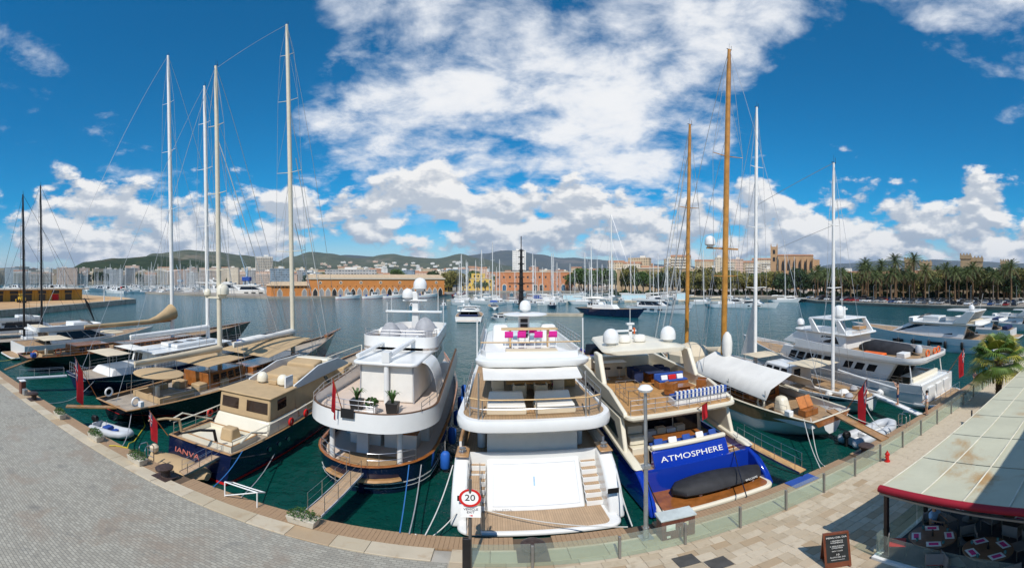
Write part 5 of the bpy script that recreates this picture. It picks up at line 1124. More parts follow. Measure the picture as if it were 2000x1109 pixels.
MB().box(-2.4, -1.7, 5.2, 7.4, 4.52, 4.8).build('orange_liferaft', ORNG, b, bevel=.1); MB().cbox((1.3, 10.4, 6.6), (1.2, .9, .35)).build('bridge_lounger', CAPW, b, bevel=.04)
for x_, y_ in ((-.9, 1.75), (.4, 1.7), (1.3, 1.8)): life_ring(b, (x_, y_, 4.95), .3, ORNG, 'y')
MB().box(-1.5, 1.2, 3.0, 4.0, 2.5, 2.56).build('aft_table', WPAINT, b, bevel=.02); MB().lathe([(.05, 0), (.05, .7)], (0, 3.5, 1.8), 8).build('table_leg', STEEL, b); MB().box(-2.3, 2.3, 2.3, 2.7, 1.8, 2.7).build('aft_sofa', CREAM, b, bevel=.08)
for sx in (-2.8, 2.8): MB().tube([(sx, 2.2, 2.3), (sx, 2.4, 4.15)], .05, 7).build('deck_post', GEL, b)
for sg in (1, -1): rail(b, [(sg*(hb(y)-.1), y, zr(y)) for y in (3, 6, 9, 12, 15, 18, 20, 22, 24)], .6, 1.5, .016, 2)
ensign(b, (2.3, 1.3, 2.3), (3.0, .0, 4.9), .8, 2.6, .09, lean=(.2, -.02))
for k in range(3): MB().box(-3.24, -3.2, 5+1.6*k, 5.8+1.6*k, 1.05, 1.25).build('hull_vent', BLACK, b)
fender('white ball fender hanging on the overhanging-deck yacht', (26.45, 17.5, .7), .32, .6, WPAINT, 1.2, None, True)
sport_yacht('large white motor yacht with black window band and black fenders, farther right', (54.5, 13.8, 0), 27, 6.6, mat('cool_white_hull', (.70, .75, .78), .2, var=.03, coat=.3), cover=None, stripe=(.55, .57, GREYP))
for k in range(6): fender(f'black fender on the large white right-hand yacht, {("first", "second", "third", "fourth", "fifth", "sixth")[k]} from its stern', (51.05+.02*k, 17.5+2.6*k, .5), .22, 1.2, BLACK, .9, 'black fenders')
sport_yacht('white sports cruiser with navy covers at the right edge', (68.5, 15.5, 0), 21, 5.4, GEL, cover=NAVYC, arch=False); sport_yacht('white sports cruiser beyond the right-hand yachts, half cut by the frame', (80, 13, 0), 19, 5.0, GEL, cover=NAVYC)

# ---- inflatables by the quay
def dinghy(label, loc, rz, L, B, m, motor=BLACK, inner=GREYP, seatm=None):
    t = thing('inflatable_dinghy', label, 'dinghy', loc, rz); r = B*.17; p = [(-B/2+r, 0), (-B/2+r, L*.62), (-B*.28, L*.84), (-B*.1, L*.95), (B*.1, L*.95), (B*.28, L*.84), (B/2-r, L*.62), (B/2-r, 0)]
    z = lambda y: r*.9+max(0, y-L*.55)*.16
    MB().tube([(p[0][0], -.18, z(0))]+[(x, y, z(y)) for x, y in p]+[(p[-1][0], -.18, z(0))], [r*.35]+[r]*8+[r*.35], 12).build('tube', m, t, ang=60)
    MB().loft([[(-B*.3, .1, .05), (B*.3, .1, .05), (B*.3, .1, .2), (-B*.3, .1, .2)], [(-B*.3, L*.6, .05), (B*.3, L*.6, .05), (B*.3, L*.6, .22), (-B*.3, L*.6, .22)], [(-B*.08, L*.9, .2), (B*.08, L*.9, .2), (B*.08, L*.9, .34), (-B*.08, L*.9, .34)]]).build('floor', inner, t)
    MB().box(-B*.3, B*.3, .06, .14, .1, .62).build('transom', GREYP, t, bevel=.02)
    mo = MB().loft([[(-.14, -.3, .62), (.14, -.3, .62), (.14, .12, .62), (-.14, .12, .62)], [(-.17, -.36, .8), (.17, -.36, .8), (.17, .12, .8), (-.17, .12, .8)], [(-.12, -.3, 1.02), (.12, -.3, 1.02), (.12, .06, 1.02), (-.12, .06, 1.02)]]).build('outboard_motor', motor, t, bevel=.05)
    MB().box(-.07, .07, -.24, -.06, .02, .62).build('motor_leg', motor, mo)
    MB().box(-.3, .3, L*.28, L*.44, .2, .55).build('console', seatm or WPAINT, t, bevel=.05); MB().box(-B*.28, B*.28, L*.5, L*.6, .3, .4).build('seat', seatm or WPAINT, t, bevel=.03)
    MB().tube([(0, L*.3, .55), (0, L*.32, .95)], .02, 5).build('steering_post', STEEL, t)
    return t
dinghy('grey inflatable dinghy with blue seats on the left by the red ensign', W(188, 838, 0), -1.35, 3.0, 1.5, GREYP, BLACK, WPAINT, BLUEC)
dinghy('grey inflatable dinghy with black outboard on the right under the gangway', (18.2, 14.3, 0), -1.72, 4.0, 1.9, GREYP, BLACK, WPAINT, WPAINT)
# ================================================================ things on the quay
IRON = mat('painted_iron', (.055, .035, .03), .5, var=.3, scale=6, bump=.2)
BROWNP = mat('brown_enamel', (.13, .045, .03), .4, var=.12, scale=3)
DKSTEEL = mat('dark_post', (.16, .15, .14), .4, .5, var=.1)
POSTM = mat('grey_post', (.30, .29, .27), .45, .6, var=.1)
def ground(px, py, z=1.2): v = W(px, py, z); return v
def bollard(label, loc, rz=0.):
    t = thing('bollard', label, 'bollard', loc, rz, 'mooring bollards')
    MB().box(-.45, .45, -.42, .42, 0, .03).build('base_plate', IRON, t, smooth=False)
    MB().loft([[(.23*cos(a), .23*sin(a), .03) for a in A], [(.19*cos(a), .19*sin(a)+.02, .22) for a in A], [(.21*cos(a), .22*sin(a)+.02, .34) for a in A], [(.34*cos(a), .42*sin(a)-.06, .42) for a in A], [(.36*cos(a), .44*sin(a)-.06, .52) for a in A], [(.24*cos(a), .30*sin(a)-.05, .60) for a in A], [(.02*cos(a), .02*sin(a)-.05, .62) for a in A]]).build('horn', IRON, t, ang=60)
A = [2*pi*k/18 for k in range(18)]
bollard('brown iron bollard at the quay edge in front of the white central yacht', (1.08, 10.85, 1.2)); bollard('brown iron bollard beside the tan tender cover on the left quay', ground(323, 930)); bollard('brown iron bollard farthest left beside the service post', ground(66, 780)); bollard('brown iron bollard behind the glass near the red hydrant', ground(1690, 886))
LEAF = mat('shrub_leaf', (.06, .13, .025), .6, var=.5, scale=9)
def planter(label, loc, rz=0.):
    t = thing('planter', label, 'planter', loc, rz, 'concrete planters on the left quay'); rr = random.Random(int(loc[0]*100))
    MB().loft([[(-.48, -.2, 0), (.48, -.2, 0), (.48, .2, 0), (-.48, .2, 0)], [(-.54, -.26, .34), (.54, -.26, .34), (.54, .26, .34), (-.54, .26, .34)]]).build('trough', mat('pale_concrete', (.52, .47, .38), .85, var=.12, bump=.3), t, bevel=.02)
    f = MB()
    for k in range(520):
        a, r, h = rr.uniform(0, 6.28), rr.random()**.5, rr.random(); p = Vector((cos(a)*r*.58, sin(a)*r*.30, .32+.42*h*(1-r*r*.7)))
        d = Vector((rr.uniform(-1, 1), rr.uniform(-1, 1), rr.uniform(-.2, 1))).normalized(); e = d.cross(Vector((rr.random(), rr.random(), .3))).normalized()*.02; d = d*.08
        f.add([p-e, p+d*.5-e*1.3, p+d, p+d*.5+e*1.3], [(0, 1, 2, 3)])
    f.build('foliage', LEAF, t, smooth=False)
for k, (px, py) in enumerate(((117, 815), (187, 858), (268, 903), (592, 1022))):
    planter(('farthest green shrub in a concrete trough, near the brown service post', 'green shrub in a concrete trough by the red ensign staff', 'green shrub in a concrete trough beside the steel ladder', 'largest green shrub in a concrete trough by the teak boarding plank')[k], ground(px, py), -.05)
t = thing('service_post', 'brown shore-power post with white cap at the far left of the quay', 'service post', ground(44, 768)); MB().box(-.25, .25, -.2, .2, 0, 1.05).build('cabinet', BROWNP, t, bevel=.02); MB().box(-.27, .27, -.22, .22, 1.05, 1.12).build('cap', WPAINT, t, bevel=.01); MB().box(.3, .75, -.15, .15, 0, .5).build('meter_box', GALV, t, bevel=.02)
def ladder(label, loc):
    t = thing('quay_ladder', label, 'ladder', loc, 0, 'steel quay ladders')
    for sx in (-.22, .22): MB().tube([(sx, .3, -1.5), (sx, .3, .75), (sx, .2, .9), (sx, -.15, .9), (sx, -.25, .7), (sx, -.25, .0)], .025, 6).build('stile', STEEL, t)
    for k in range(6): MB().tube([(-.22, .3, -1.2+.33*k), (.22, .3, -1.2+.33*k)], .018, 6).build('rung', STEEL, t)
v = ground(288, 897); ladder('steel ladder over the edge near the tan tender cover', (v.x, 11.75, 1.2)); v = ground(1766, 832); ladder('steel ladder over the edge in front of the navy-striped ketch', (v.x, 11.75, 1.2))
t = thing('gangway_trestle', 'white tubular frame lying at the edge beside the planter and boarding plank', 'trestle', (-8.3, 11.75, 1.2))
for a_, b_ in (((-1.2, -.2, 0), (-1.2, -.2, .75)), ((.3, -.2, 0), (.3, -.2, .75)), ((-1.2, -.2, .75), (.3, -.2, .75)), ((-1.2, -.2, .05), (.3, -.2, .75)), ((-1.2, .3, .5), (.3, .3, .5)), ((-1.2, -.2, .75), (-1.2, .3, .5)), ((.3, -.2, .75), (.3, .3, .5))): MB().tube([a_, b_], .028, 6).build('tube', WPAINT, t)
p = [W(280, 815, .05), W(283, 832, .05), W(272, 848, .05), W(262, 862, .1), W(252, 866, .4)]+[Vector((-16.2, 11.9, 1.25)), Vector((-16.8, 11.6, 1.24)), Vector((-17.0, 11.3, 1.24))]
tag(MB().tube(p, .035, 6).build('water_hose', mat('yellow_hose', (.65, .5, .04), .5)), 'yellow water hose trailing from the ketch to the left quay', 'hose')
# mooring lines
def cl(x, z=1.28): return (x, 11.8, z)
for lb, pts, m, sg in (
    ('blue mooring line from the navy yacht starboard quarter', [(-3.6, 16.3, 1.9), cl(-2.9)], ROPEB, .1), ('grey mooring line beside the blue one of the navy yacht', [(-3.2, 17.0, 1.6), cl(-2.6)], GREYC, .3),
    ('white mooring line from the left wing of the white central yacht', [(-1.65, 15.6, 2.4), cl(-2.1)], ROPEW, .2), ('slack white line low on the left of the white central yacht', [(-1.35, 14.0, .9), (-2.2, 12.6, .4), cl(-2.4)], ROPEW, .1),
    ('white mooring line from the right wing of the white central yacht', [(4.9, 15.6, 2.4), cl(4.35)], ROPEW, .2), ('crossed thin line over the swim platform from left to right', [(-.5, 14.6, .75), cl(4.2)], ROPEW, .1),
    ('blue mooring line from the tan-covered yacht stern', [(-10.95, 14.6, 1.9), cl(-10.3)], ROPEB, .15), ('grey mooring line from the tan-covered yacht to the trestle', [(-11.0, 17.5, .6), cl(-8.9)], GREYC, .2),
    ('black mooring line from the blue yacht platform', [(10.9, 15.6, 1.9), cl(8.9)], BLACKM, .1), ('long black mooring line beside the narrow teak plank', [(11.6, 17.6, 2.2), cl(11.9)], BLACKM, .5), ('black line from the blue yacht left wing to the lamp post', [(6.1, 15.3, 1.9), cl(5.6)], BLACKM, .2),
    ('white double mooring line from the golden-masted yacht', [(16.6, 16.4, 1.8), cl(13.0)], ROPEW, .3), ('second white mooring line of the golden-masted yacht, slacker', [(17.0, 16.2, 1.8), cl(13.3)], ROPEW, .9), ('white mooring line from the golden-masted yacht to the right', [(19.6, 16.2, 1.8), cl(20.5)], ROPEW, .5),
    ('thin mooring line from the striped ketch, left one', [(23.2, 17.0, 1.5), cl(18.8)], ROPEW, .5), ('thin mooring line from the striped ketch, right one', [(25.2, 17.0, 1.5), cl(25.0)], ROPEW, .3), ('dark mooring line from the overhanging-deck yacht transom', [(27.2, 14.2, 2.0), cl(24.2)], BLACKM, .2),
    ('mooring line from the black ketch towards the ladder', [(-20.6, 15.5, 1.6), cl(-16.5)], GREYC, .5), ('mooring line from the navy sailing yacht', [(-28.4, 17.4, 1.7), cl(-25.5)], GREYC, .6), ('yellow mooring line from the green wooden yacht', [(-42.4, 16.4, 1.7), cl(-43.5)], mat('yellow_rope', (.55, .42, .08), .9), .5)):
    rope(lb, pts, .024, m, sg)
# speed sign
t = thing('speed_sign', 'round 20 speed limit sign on a dark post at the bottom centre', 'sign', (-.62, 10.12, 1.2))
MB().tube([(0, 0, 0), (0, 0, 3.55)], .045, 8).build('post', DKSTEEL, t); MB().box(-.2, .02, -.06, .06, 0, 1.35).build('post_casing', BLACK, t, bevel=.01)
FM = face_matrix((0, -.07, 2.95), (1, 0, 0), (0, .22, 1))
def disc(r0, r1, z0, z1, m, nm): o = MB().loft([[(r*cos(a), r*sin(a), z) for a in [2*pi*k/32 for k in range(32)]] for r, z in ((r0, z0), (r0, z1), (r1, z1), (r1, z0))], True, False).build(nm, m, t); o.matrix_local = FM; return o
o = MB().lathe([(.001, -.02), (.29, -.02), (.29, 0), (.001, 0)], (0, 0, 0), 32).build('disc', WPAINT, t); o.matrix_local = FM
disc(.22, .29, 0, .006, RED, 'red_ring'); text(t, '20', FM @ Matrix.Translation((0, 0, .004)), .28, BLACK, 'numerals')
o = MB().box(-.26, .26, -.19, .19, -.01, .01).build('sub_plate', WPAINT, t); F2 = face_matrix((.02, -.08, 2.46), (1, 0, 0), (0, .22, 1)); o.matrix_local = F2
text(t, 'VEHICLE', F2 @ Matrix.Translation((0, .08, .012)), .10, NAVY, 'plate_lettering'); text(t, 'EXIT', F2 @ Matrix.Translation((0, -.02, .012)), .10, NAVY, 'plate_lettering')
o = MB().add([(.05, -.16, .014), (.05, -.10, .014), (-.05, -.13, .014)], [(0, 1, 2)]).build('red_arrow', RED, t); o.matrix_local = F2
# lamp post, cabinet
t = thing('lamp_post', 'grey galvanised lamp post with small round head beside the brown cabinet', 'lamp post', (4.52, 11.05, 1.2))
MB().box(-.2, .2, -.2, .2, 0, .03).build('base_plate', GALV, t); MB().tube([(0, 0, .03), (0, 0, 3), (-.02, 0, 5.7)], [.075, .065, .05], 10).build('pole', GALV, t); MB().tube([(0, 0, .05), (0, 0, .5)], .10, 10).build('sleeve', GALV, t)
MB().box(-.12, .12, -.1, .1, 3.0, 3.12).build('bracket', GALV, t); MB().lathe([(.05, 0), (.2, .06), (.24, .14), (.15, .24), (.02, .27)], (-.02, 0, 5.68), 14).build('lamp_head', WPAINT, t)
t = thing('utility_cabinet', 'brown metal utility cabinet with pale lid and paper notice', 'cabinet', (5.42, 10.82, 1.2), -.03)
MB().box(-.56, .56, -.22, .22, .02, .92).build('cabinet_body', BROWNP, t, bevel=.01); MB().loft([[(-.6, -.27, .92), (.6, -.27, .92), (.6, .27, .92), (-.6, .27, .92)], [(-.6, -.27, .98), (.6, -.27, .98), (.6, .27, 1.04), (-.6, .27, 1.04)]]).build('lid', mat('pale_lid', (.48, .52, .50), .5), t, bevel=.01)
for x0, x1 in ((-.54, -.01), (.01, .54)): MB().box(x0, x1, -.235, -.221, .06, .88).build('door', BROWNP, t, bevel=.008)
MB().box(-.42, -.12, -.245, -.236, .45, .72).build('paper_notice', WPAINT, t); MB().box(.18, .32, -.245, -.236, .55, .72).build('sticker', mat('pale_sticker', (.6, .55, .4), .5), t); MB().box(-.4, -.28, -.245, -.236, .12, .22).build('sticker', WPAINT, t); MB().box(.03, .05, -.26, -.236, .4, .55).build('handle', STEEL, t)
# glass balustrade
PX_ = [-.65, 1.0, 3.38, 5.4, 7.4, 9.4, 11.42, 13.43, 15.4, 17.5, 19.55, 21.7, 23.9, 26.1, 28.3, 30.5, 32.7, 34.9, 37.1]
t = thing('glass_balustrade', 'low glass balustrade with square grey posts along the promenade edge', 'balustrade', (0, 10.17, 1.2)); GL = glassmat('greenish_glass', (.88, .94, .89), .03, .08)
for x in PX_: MB().box(x-.035, x+.035, -.05, .05, 0, .98).build('post', POSTM, t, bevel=.006)
for a, b_ in zip(PX_, PX_[1:]):
    MB().box(a+.05, b_-.05, -.008, .008, .06, 1.06).build('glass_pane', GL, t, smooth=False)
for px, py in ((1340, 1095), (1404, 1103)):
    v = ground(px, min(py, 1100)); o = MB().box(-.32, .32, -.28, .28, 0, .006).build('drain_cover', mat('dark_cover', (.07, .065, .06), .7, var=.2), loc=(v.x, v.y, 1.206)); tag(o, f'square dark metal cover set in the promenade, {"left" if px < 1370 else "right"} one', 'drain cover', 'drain covers')
o = MB().box(-.7, .7, -.34, .34, 0, .02).build('blue_mat', BLUEC, loc=(11.6, 11.55, 1.21)); tag(o, 'blue boarding mat lying on the timber decking near the narrow plank', 'mat')
# hydrant
v = ground(1733, 901); t = thing('fire_hydrant', 'small bright red fire hydrant behind the glass balustrade', 'hydrant', v)
MB().lathe([(.14, 0), (.14, .05), (.09, .06), (.085, .38), (.12, .40), (.12, .45), (.08, .50), (.03, .58), (.03, .62), (.001, .63)], (0, 0, 0), 14).build('barrel', RED, t)
for sg in (1, -1): MB().tube([(sg*.07, 0, .32), (sg*.16, 0, .32)], .05, 10).build('outlet', RED, t)
# menu board
t = thing('menu_board', 'wooden A-frame blackboard with chalk menu on the promenade', 'menu board', (8.05, 6.75, 1.2), -.6)
def leanbox(x0, x1, y0, y1, zz0, zz1, m, nm, par, ang, bev=.005): o = MB().box(x0, x1, y0, y1, zz0, zz1).build(nm, m, par, bevel=bev); o.rotation_euler = (ang, 0, 0); return o
WD = mat('red_brown_wood', (.16, .045, .02), .45, var=.2, coat=.2); CB = mat('chalkboard', (.02, .022, .022), .7, var=.25); CHK = mat('chalk', (.75, .74, .7), .9)
f = leanbox(-.36, .36, -.02, .02, .0, 1.35, WD, 'front_frame', t, -.2); f.location = (0, -.28, 0); f2 = leanbox(-.36, .36, -.02, .02, .0, 1.35, WD, 'back_frame', t, .2); f2.location = (0, .28, 0)
leanbox(-.30, .30, -.026, -.02, .22, 1.28, CB, 'blackboard', f, 0)
for s_, z, sz in (('MENU DEL DIA', 1.18, .085), ('2 PRIMEROS', 1.05, .065), ('4 PRIMEROS', .98, .065), ('2 SEGUNDOS', .85, .065), ('2 POSTRES', .78, .065), ('PAN Y CAFE', .66, .055), ('10', .52, .10), ('PLATO DEL DIA', .42, .06), ('SERVICIO INCLUIDO', .32, .04)): text(f, s_, face_matrix((0, -.03, z), (1, 0, 0), (0, 0, 1)), sz, CHK, 'chalk_line', .002)
for sx in (-.3, .3): MB().box(sx-.03, sx+.03, -.36, .36, 0, .05).build('foot', WD, t, bevel=.01)
# long dark rope-topped screen
v = ground(1898, 838); t = thing('barrier_screen', 'long dark freestanding screen with a rope across it near the palm', 'barrier', (v.x, v.y, 1.2), .35)
MB().box(-.9, .9, -.02, .02, .12, .85).build('panel', BLACK, t); 
for sx in (-.92, .92): MB().box(sx-.04, sx+.04, -.05, .05, 0, .95).build('post', DKSTEEL, t, bevel=.01)
MB().tube([(-.9, -.06, .7), (-.3, -.06, .5), (.3, -.06, .5), (.9, -.06, .7)], .02, 5).build('rope', ROPEW, t)
# ---- restaurant under the canvas roof
CANV = mat('sage_canvas', (.50, .49, .37), .8, var=.06, scale=.8, bump=.1, stain=((.40, .25, .11), .34, .535, .70))
CANV2 = mat('cream_batten', (.66, .62, .50), .8)
rest = thing('restaurant_canopy', 'large sage canvas restaurant canopy with a red front valance', 'canopy', (9.2, 6.05, 1.2))
bays = [0, 2.45, 5.0, 7.6, 10.2, 12.8, 15.4, 18.0]; dep = 9.6
def zc_(y): return 2.84+(-y)*.035
for a, b_ in zip(bays, bays[1:]):
    n = 8; g = [[(a+.03+(b_-a-.06)*i/4, -dep*j/n, zc_(-dep*j/n)-.05*sin(i*pi/4)) for j in range(n+1)] for i in range(5)]
    MB().sheet(g, .02).build('canvas_panel', CANV, rest)
    MB().box(b_-.06, b_+.06, -dep, .05, 2.70, 2.76).build('rafter', DKSTEEL, rest)
for k in range(8):
    y = -.05-1.2*k; MB().tube([(.03, y, zc_(y)+.012), (18, y, zc_(y)+.012)], .025, 5, flat=.35).build('batten', CANV2, rest)
MB().tube([(-.06, .0, 2.76), (-.06, -dep, 3.08)], .13, 10).build('red_valance', mat('dark_red_canvas', (.30, .008, .022), .7, var=.1), rest); MB().box(-.1, 0, -dep, 0, 2.55, 2.62).build('front_beam', POSTM, rest)
for x in bays: MB().box(x-.06+.1, x+.06+.1, -.18, -.06, 0, 2.75).build('post', mat('dark_brown_post', (.035, .02, .018), .4), rest, bevel=.01)
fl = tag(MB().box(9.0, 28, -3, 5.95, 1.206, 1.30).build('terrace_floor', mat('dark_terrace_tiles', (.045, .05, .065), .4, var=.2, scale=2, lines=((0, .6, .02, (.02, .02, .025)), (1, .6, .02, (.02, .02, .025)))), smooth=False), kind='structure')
sc_ = thing('glass_screen', 'knee-high glass screen on a white kerb around the restaurant terrace', 'glass screen', (8.9, 6.0, 1.2))
for a, b_ in ((0, 2.3), (2.4, 4.7), (4.8, 7.1)): MB().box(a, b_, -.01, .01, .12, 1.1).build('glass_pane', GL, sc_, smooth=False)
for a, b_ in ((-.1, -1.9), (-2.0, -3.8)): MB().box(-.01, .01, b_, a, .12, 1.1).build('glass_pane', GL, sc_, smooth=False)
MB().box(-.14, .02, -4, .08, 0, .12).box(.021, 8, -.06, .1, 0, .12).build('kerb', WPAINT, sc_, bevel=.01)
TBL = mat('brown_table', (.17, .09, .05), .35, var=.2, coat=.3)
def round_table(label, x, y, z=1.3):
    t = thing('restaurant_table', label, 'table', (x, y, z), group='round restaurant tables')
    MB().lathe([(.02, .70), (.66, .70), (.68, .72), (.66, .745), (.02, .745)], (0, 0, 0), 28).build('table_top', TBL, t); MB().tube([(0, 0, .03), (0, 0, .70)], .05, 8).build('stem', DKSTEEL, t); MB().lathe([(.28, 0), (.28, .02), (.06, .04)], (0, 0, 0), 16).build('foot', DKSTEEL, t)
SLING = mat('grey_sling', (.20, .19, .18), .7, var=.1); MATW = mat('white_paper', (.72, .70, .68), .8); MATP = mat('magenta_print', (.62, .04, .20), .7); TEALG = glassmat('teal_glass', (.25, .55, .55), .02, .35)
TBS = [(9.85, 4.75, 'in front of the dark post'), (9.75, 3.1, 'nearest the bottom right corner'), (12.2, 4.5, 'behind the first one'), (12.1, 2.6, 'deep in the shade')]
for i, (x, y, w_) in enumerate(TBS):
    round_table('round brown restaurant table laid for four, '+w_, x, y)
    for k in range(4):
        a = k*pi/2+.5+.3*i; cx, cy = x+cos(a)*.98, y+sin(a)*.98
        red = i == 0 and k in (1, 2)
        chair(f'{"red-cushioned" if red else "grey sling"} steel chair at the table {w_}, {("far", "left", "near", "right")[k]} side', (cx, cy, 1.3), a+pi/2, SLING, RED if red else SLING, POSTM, 'restaurant chairs', False)
        m_ = thing('place_setting', f'paper menu with glass on the table {w_}, {("far", "left", "near", "right")[k]} side', 'place setting', (x+cos(a)*.46, y+sin(a)*.46, 2.046), a+pi/2, 'place settings')
        MB().box(-.2, .2, -.13, .13, 0, .006).build('paper', MATW, m_, smooth=False); MB().box(-.13, .13, -.07, .07, .0065, .009).build('print', MATP, m_, smooth=False)
        MB().lathe([(.035, 0), (.04, .11), (.037, .11), (.032, .005)], (.26, .02, 0), 10).build('tumbler', TEALG, m_)
    b_ = thing('pepper_mill', 'dark bottle-shaped mill on the table '+w_, 'mill', (x, y, 2.046), group='table mills'); MB().lathe([(.035, 0), (.035, .1), (.02, .16), (.02, .24), (.03, .26), (.001, .29)], (0, 0, 0), 10).build('body', BLACK, b_)
# the building the view is taken from: only its eaves matter, they shade the back of the canopy
bd = thing('waterfront_building', 'pale waterfront building behind the restaurant canopy, its shade on the canvas', 'building', (0, 0, 1.2))
MB().box(5, 46, -16, -1.9, 0, 8.5).build('wall', mat('pale_render', (.6, .56, .48), .85), bd, smooth=False); MB().box(4.6, 46.4, -16.4, -1.5, 8.51, 8.75).build('roof', mat('roof_slab', (.45, .40, .34), .85), bd, smooth=False)
for k in range(10): MB().box(8+3.6*k, 9.4+3.6*k, -1.9, -1.87, 4.2, 6.6).build('window', GLASSD, bd, smooth=False)
# ================================================================ people and the near palm
SKIN = mat('skin', (.50, .27, .17), .5, var=.06, scale=8); HAIR = mat('dark_hair', (.02, .013, .01), .6)
def skinned(name, par, pts, edges, m, sub=2, root=0):
    me = bpy.data.meshes.new(name); me.from_pydata([p[:3] for p in pts], edges, []); me.materials.append(m)
    o = bpy.data.objects.new(name, me); C.objects.link(o); o.parent = par; KIDS.setdefault(par.name, []).append(o)
    sk = o.modifiers.new('skin', 'SKIN'); sk.use_smooth_shade = True
    if not me.skin_vertices: me.skin_vertices.new()
    for i, p in enumerate(pts):
        r = p[3]; me.skin_vertices[0].data[i].radius = (r, p[4] if len(p) > 4 else r); me.skin_vertices[0].data[i].use_root = (i == root)
    s = o.modifiers.new('sub', 'SUBSURF'); s.levels = sub; s.render_levels = sub
    return o
def person(label, loc, rz, arms, legs, top=None, bottom=NAVYC, hair=HAIR, pelvis=.92, lean=0., bag=None):
    """arms: (elbow, hand) per side, legs: (knee, ankle, toe) per side, relative to the ground point; one continuous body mesh"""
    t = thing('person', label, 'person', loc, rz); P = pelvis
    pts = [(0, 0, P, .13, .10), (0, lean*.3, P+.2, .115, .09), (0, lean*.7, P+.42, .14, .10), (0, lean, P+.53, .07, .06), (0, lean, P+.60, .05), (0, lean+.01, P+.70, .085, .095), (0, lean+.01, P+.79, .075, .085)]
    ed = [(i, i+1) for i in range(6)]
    for sg, (el, ha) in zip((-1, 1), arms):
        i = len(pts); pts += [(sg*.17, lean, P+.48, .06), (*el, .04), (*ha, .03)]; ed += [(2, i), (i, i+1), (i+1, i+2)]
        d = (Vector(ha)-Vector(el)).normalized(); u = d.cross(Vector((0, 1, .2))).normalized(); pm = Vector(ha)+d*.07; j = len(pts); pts.append((*pm, .03, .018)); ed.append((i+2, j))
        for k, (off, ln) in enumerate(((-.03, .07), (-.01, .085), (.01, .08), (.03, .06))):
            q = pm+d*.035+u*off; e = q+d*ln*.6; n_ = len(pts); pts += [(*q, .009), (*e, .008)]; ed += [(j, n_), (n_, n_+1)]
        q = Vector(ha)+d*.03+u*.045; n_ = len(pts); pts += [(*q, .010), (*(q+d*.05+u*.02), .008)]; ed += [(i+2, n_), (n_, n_+1)]
    for sg, (kn, an, to) in zip((-1, 1), legs):
        i = len(pts); pts += [(sg*.09, 0, P-.06, .085), (*kn, .058), (*an, .04), (*to, .035, .025)]; ed += [(0, i), (i, i+1), (i+1, i+2), (i+2, i+3)]
    skinned('body', t, pts, ed, SKIN, 1)
    MB().lathe([(.088, -.02), (.098, .03), (.09, .085), (.06, .125), (.01, .14)], (0, lean-.015, P+.735), 12, sy=1.12).build('hair', hair, t)
    f = MB(); f.lathe([(.001, -.012), (.014, 0), (.001, .02)], (0, lean+.115, P+.70), 6); f.build('nose', SKIN, t)
    for sx in (-.032, .032): MB().lathe([(.001, -.008), (.010, 0), (.001, .008)], (sx, lean+.095, P+.725), 6).build('eye', BLACK, t)
    MB().box(-.022, .022, lean+.088, lean+.1, P+.655, P+.663).build('mouth', mat('lips', (.35, .12, .1), .5), t)
    if top:
        tp = [(0, 0, P+.0, .155, .125), (0, lean*.3, P+.2, .14, .115), (0, lean*.7, P+.42, .165, .125), (0, lean, P+.53, .085, .08)]; te = [(0, 1), (1, 2), (2, 3)]
        for sg, (el, ha) in zip((-1, 1), arms):
            i = len(tp); m_ = Vector((sg*.17, lean, P+.48)).lerp(Vector(el), .75); tp += [(sg*.17, lean, P+.47, .08), (*m_, .065)]; te += [(2, i), (i, i+1)]
        skinned('shirt', t, tp, te, top, 2)
    sp = [(0, 0, P+.04, .15, .115), (0, 0, P-.05, .14, .12)]; se = [(0, 1)]
    for sg, (kn, an, to) in zip((-1, 1), legs):
        i = len(sp); k_ = Vector((sg*.09, 0, P-.06)).lerp(Vector(kn), .92); sp += [(sg*.095, 0, P-.1, .105), (*k_, .085)]; se += [(1, i), (i, i+1)]
    skinned('shorts', t, sp, se, bottom, 2)
    for sg, (kn, an, to) in zip((-1, 1), legs):
        a, b = Vector(an), Vector(to); MB().tube([a+Vector((0, -.06, -.035)), a+Vector((0, .04, -.03)), b+Vector((0, .03, -.01))], [.04, .045, .035], 8, flat=.7).build('shoe', BLACK if top else SKIN, t)
    return t
WSH = mat('white_shirt', (.75, .74, .76), .85); KHAKI = mat('khaki_shorts', (.42, .32, .2), .85); BLSH = mat('light_blue_shirt', (.28, .50, .78), .85); DKTOP = mat('patterned_dark_top', (.10, .06, .08), .8, var=.6, scale=20); WSHO = mat('pale_shorts', (.6, .58, .6), .85)
LG = [((-.10, .02, .50), (-.10, -.02, .08), (-.11, .12, .04)), ((.10, .04, .50), (.11, .03, .08), (.12, .17, .04))]
v = W(1802, 808, 1.22); person('man in white shirt and khaki shorts standing at the foot of the gangway', (v.x, 11.55, 1.2), .7, [((-.25, .05, 1.15), (-.22, .28, 1.05)), ((.25, .02, 1.15), (.24, .2, .98))], LG, WSH, KHAKI)
person('shirtless man in navy shorts on the white gangway with raised hands', (23.6, 14.1, 1.385), .5, [((-.30, .16, 1.48), (-.12, .22, 1.66)), ((.32, .16, 1.50), (.16, .30, 1.68))], LG, None, NAVYC)
v = W(1889, 750, 1.2); sit = [((-.10, .42, .50), (-.10, .45, .10), (-.10, .58, .06)), ((.10, .42, .52), (.11, .44, .10), (.11, .57, .06))]
person('woman in dark top and pale shorts sitting on the quay edge at far right', (v.x, 11.3, 1.2), 2.6, [((-.26, .06, .78), (-.16, .34, .66)), ((.26, .06, .78), (.16, .34, .66))], sit, DKTOP, WSHO, pelvis=.50)
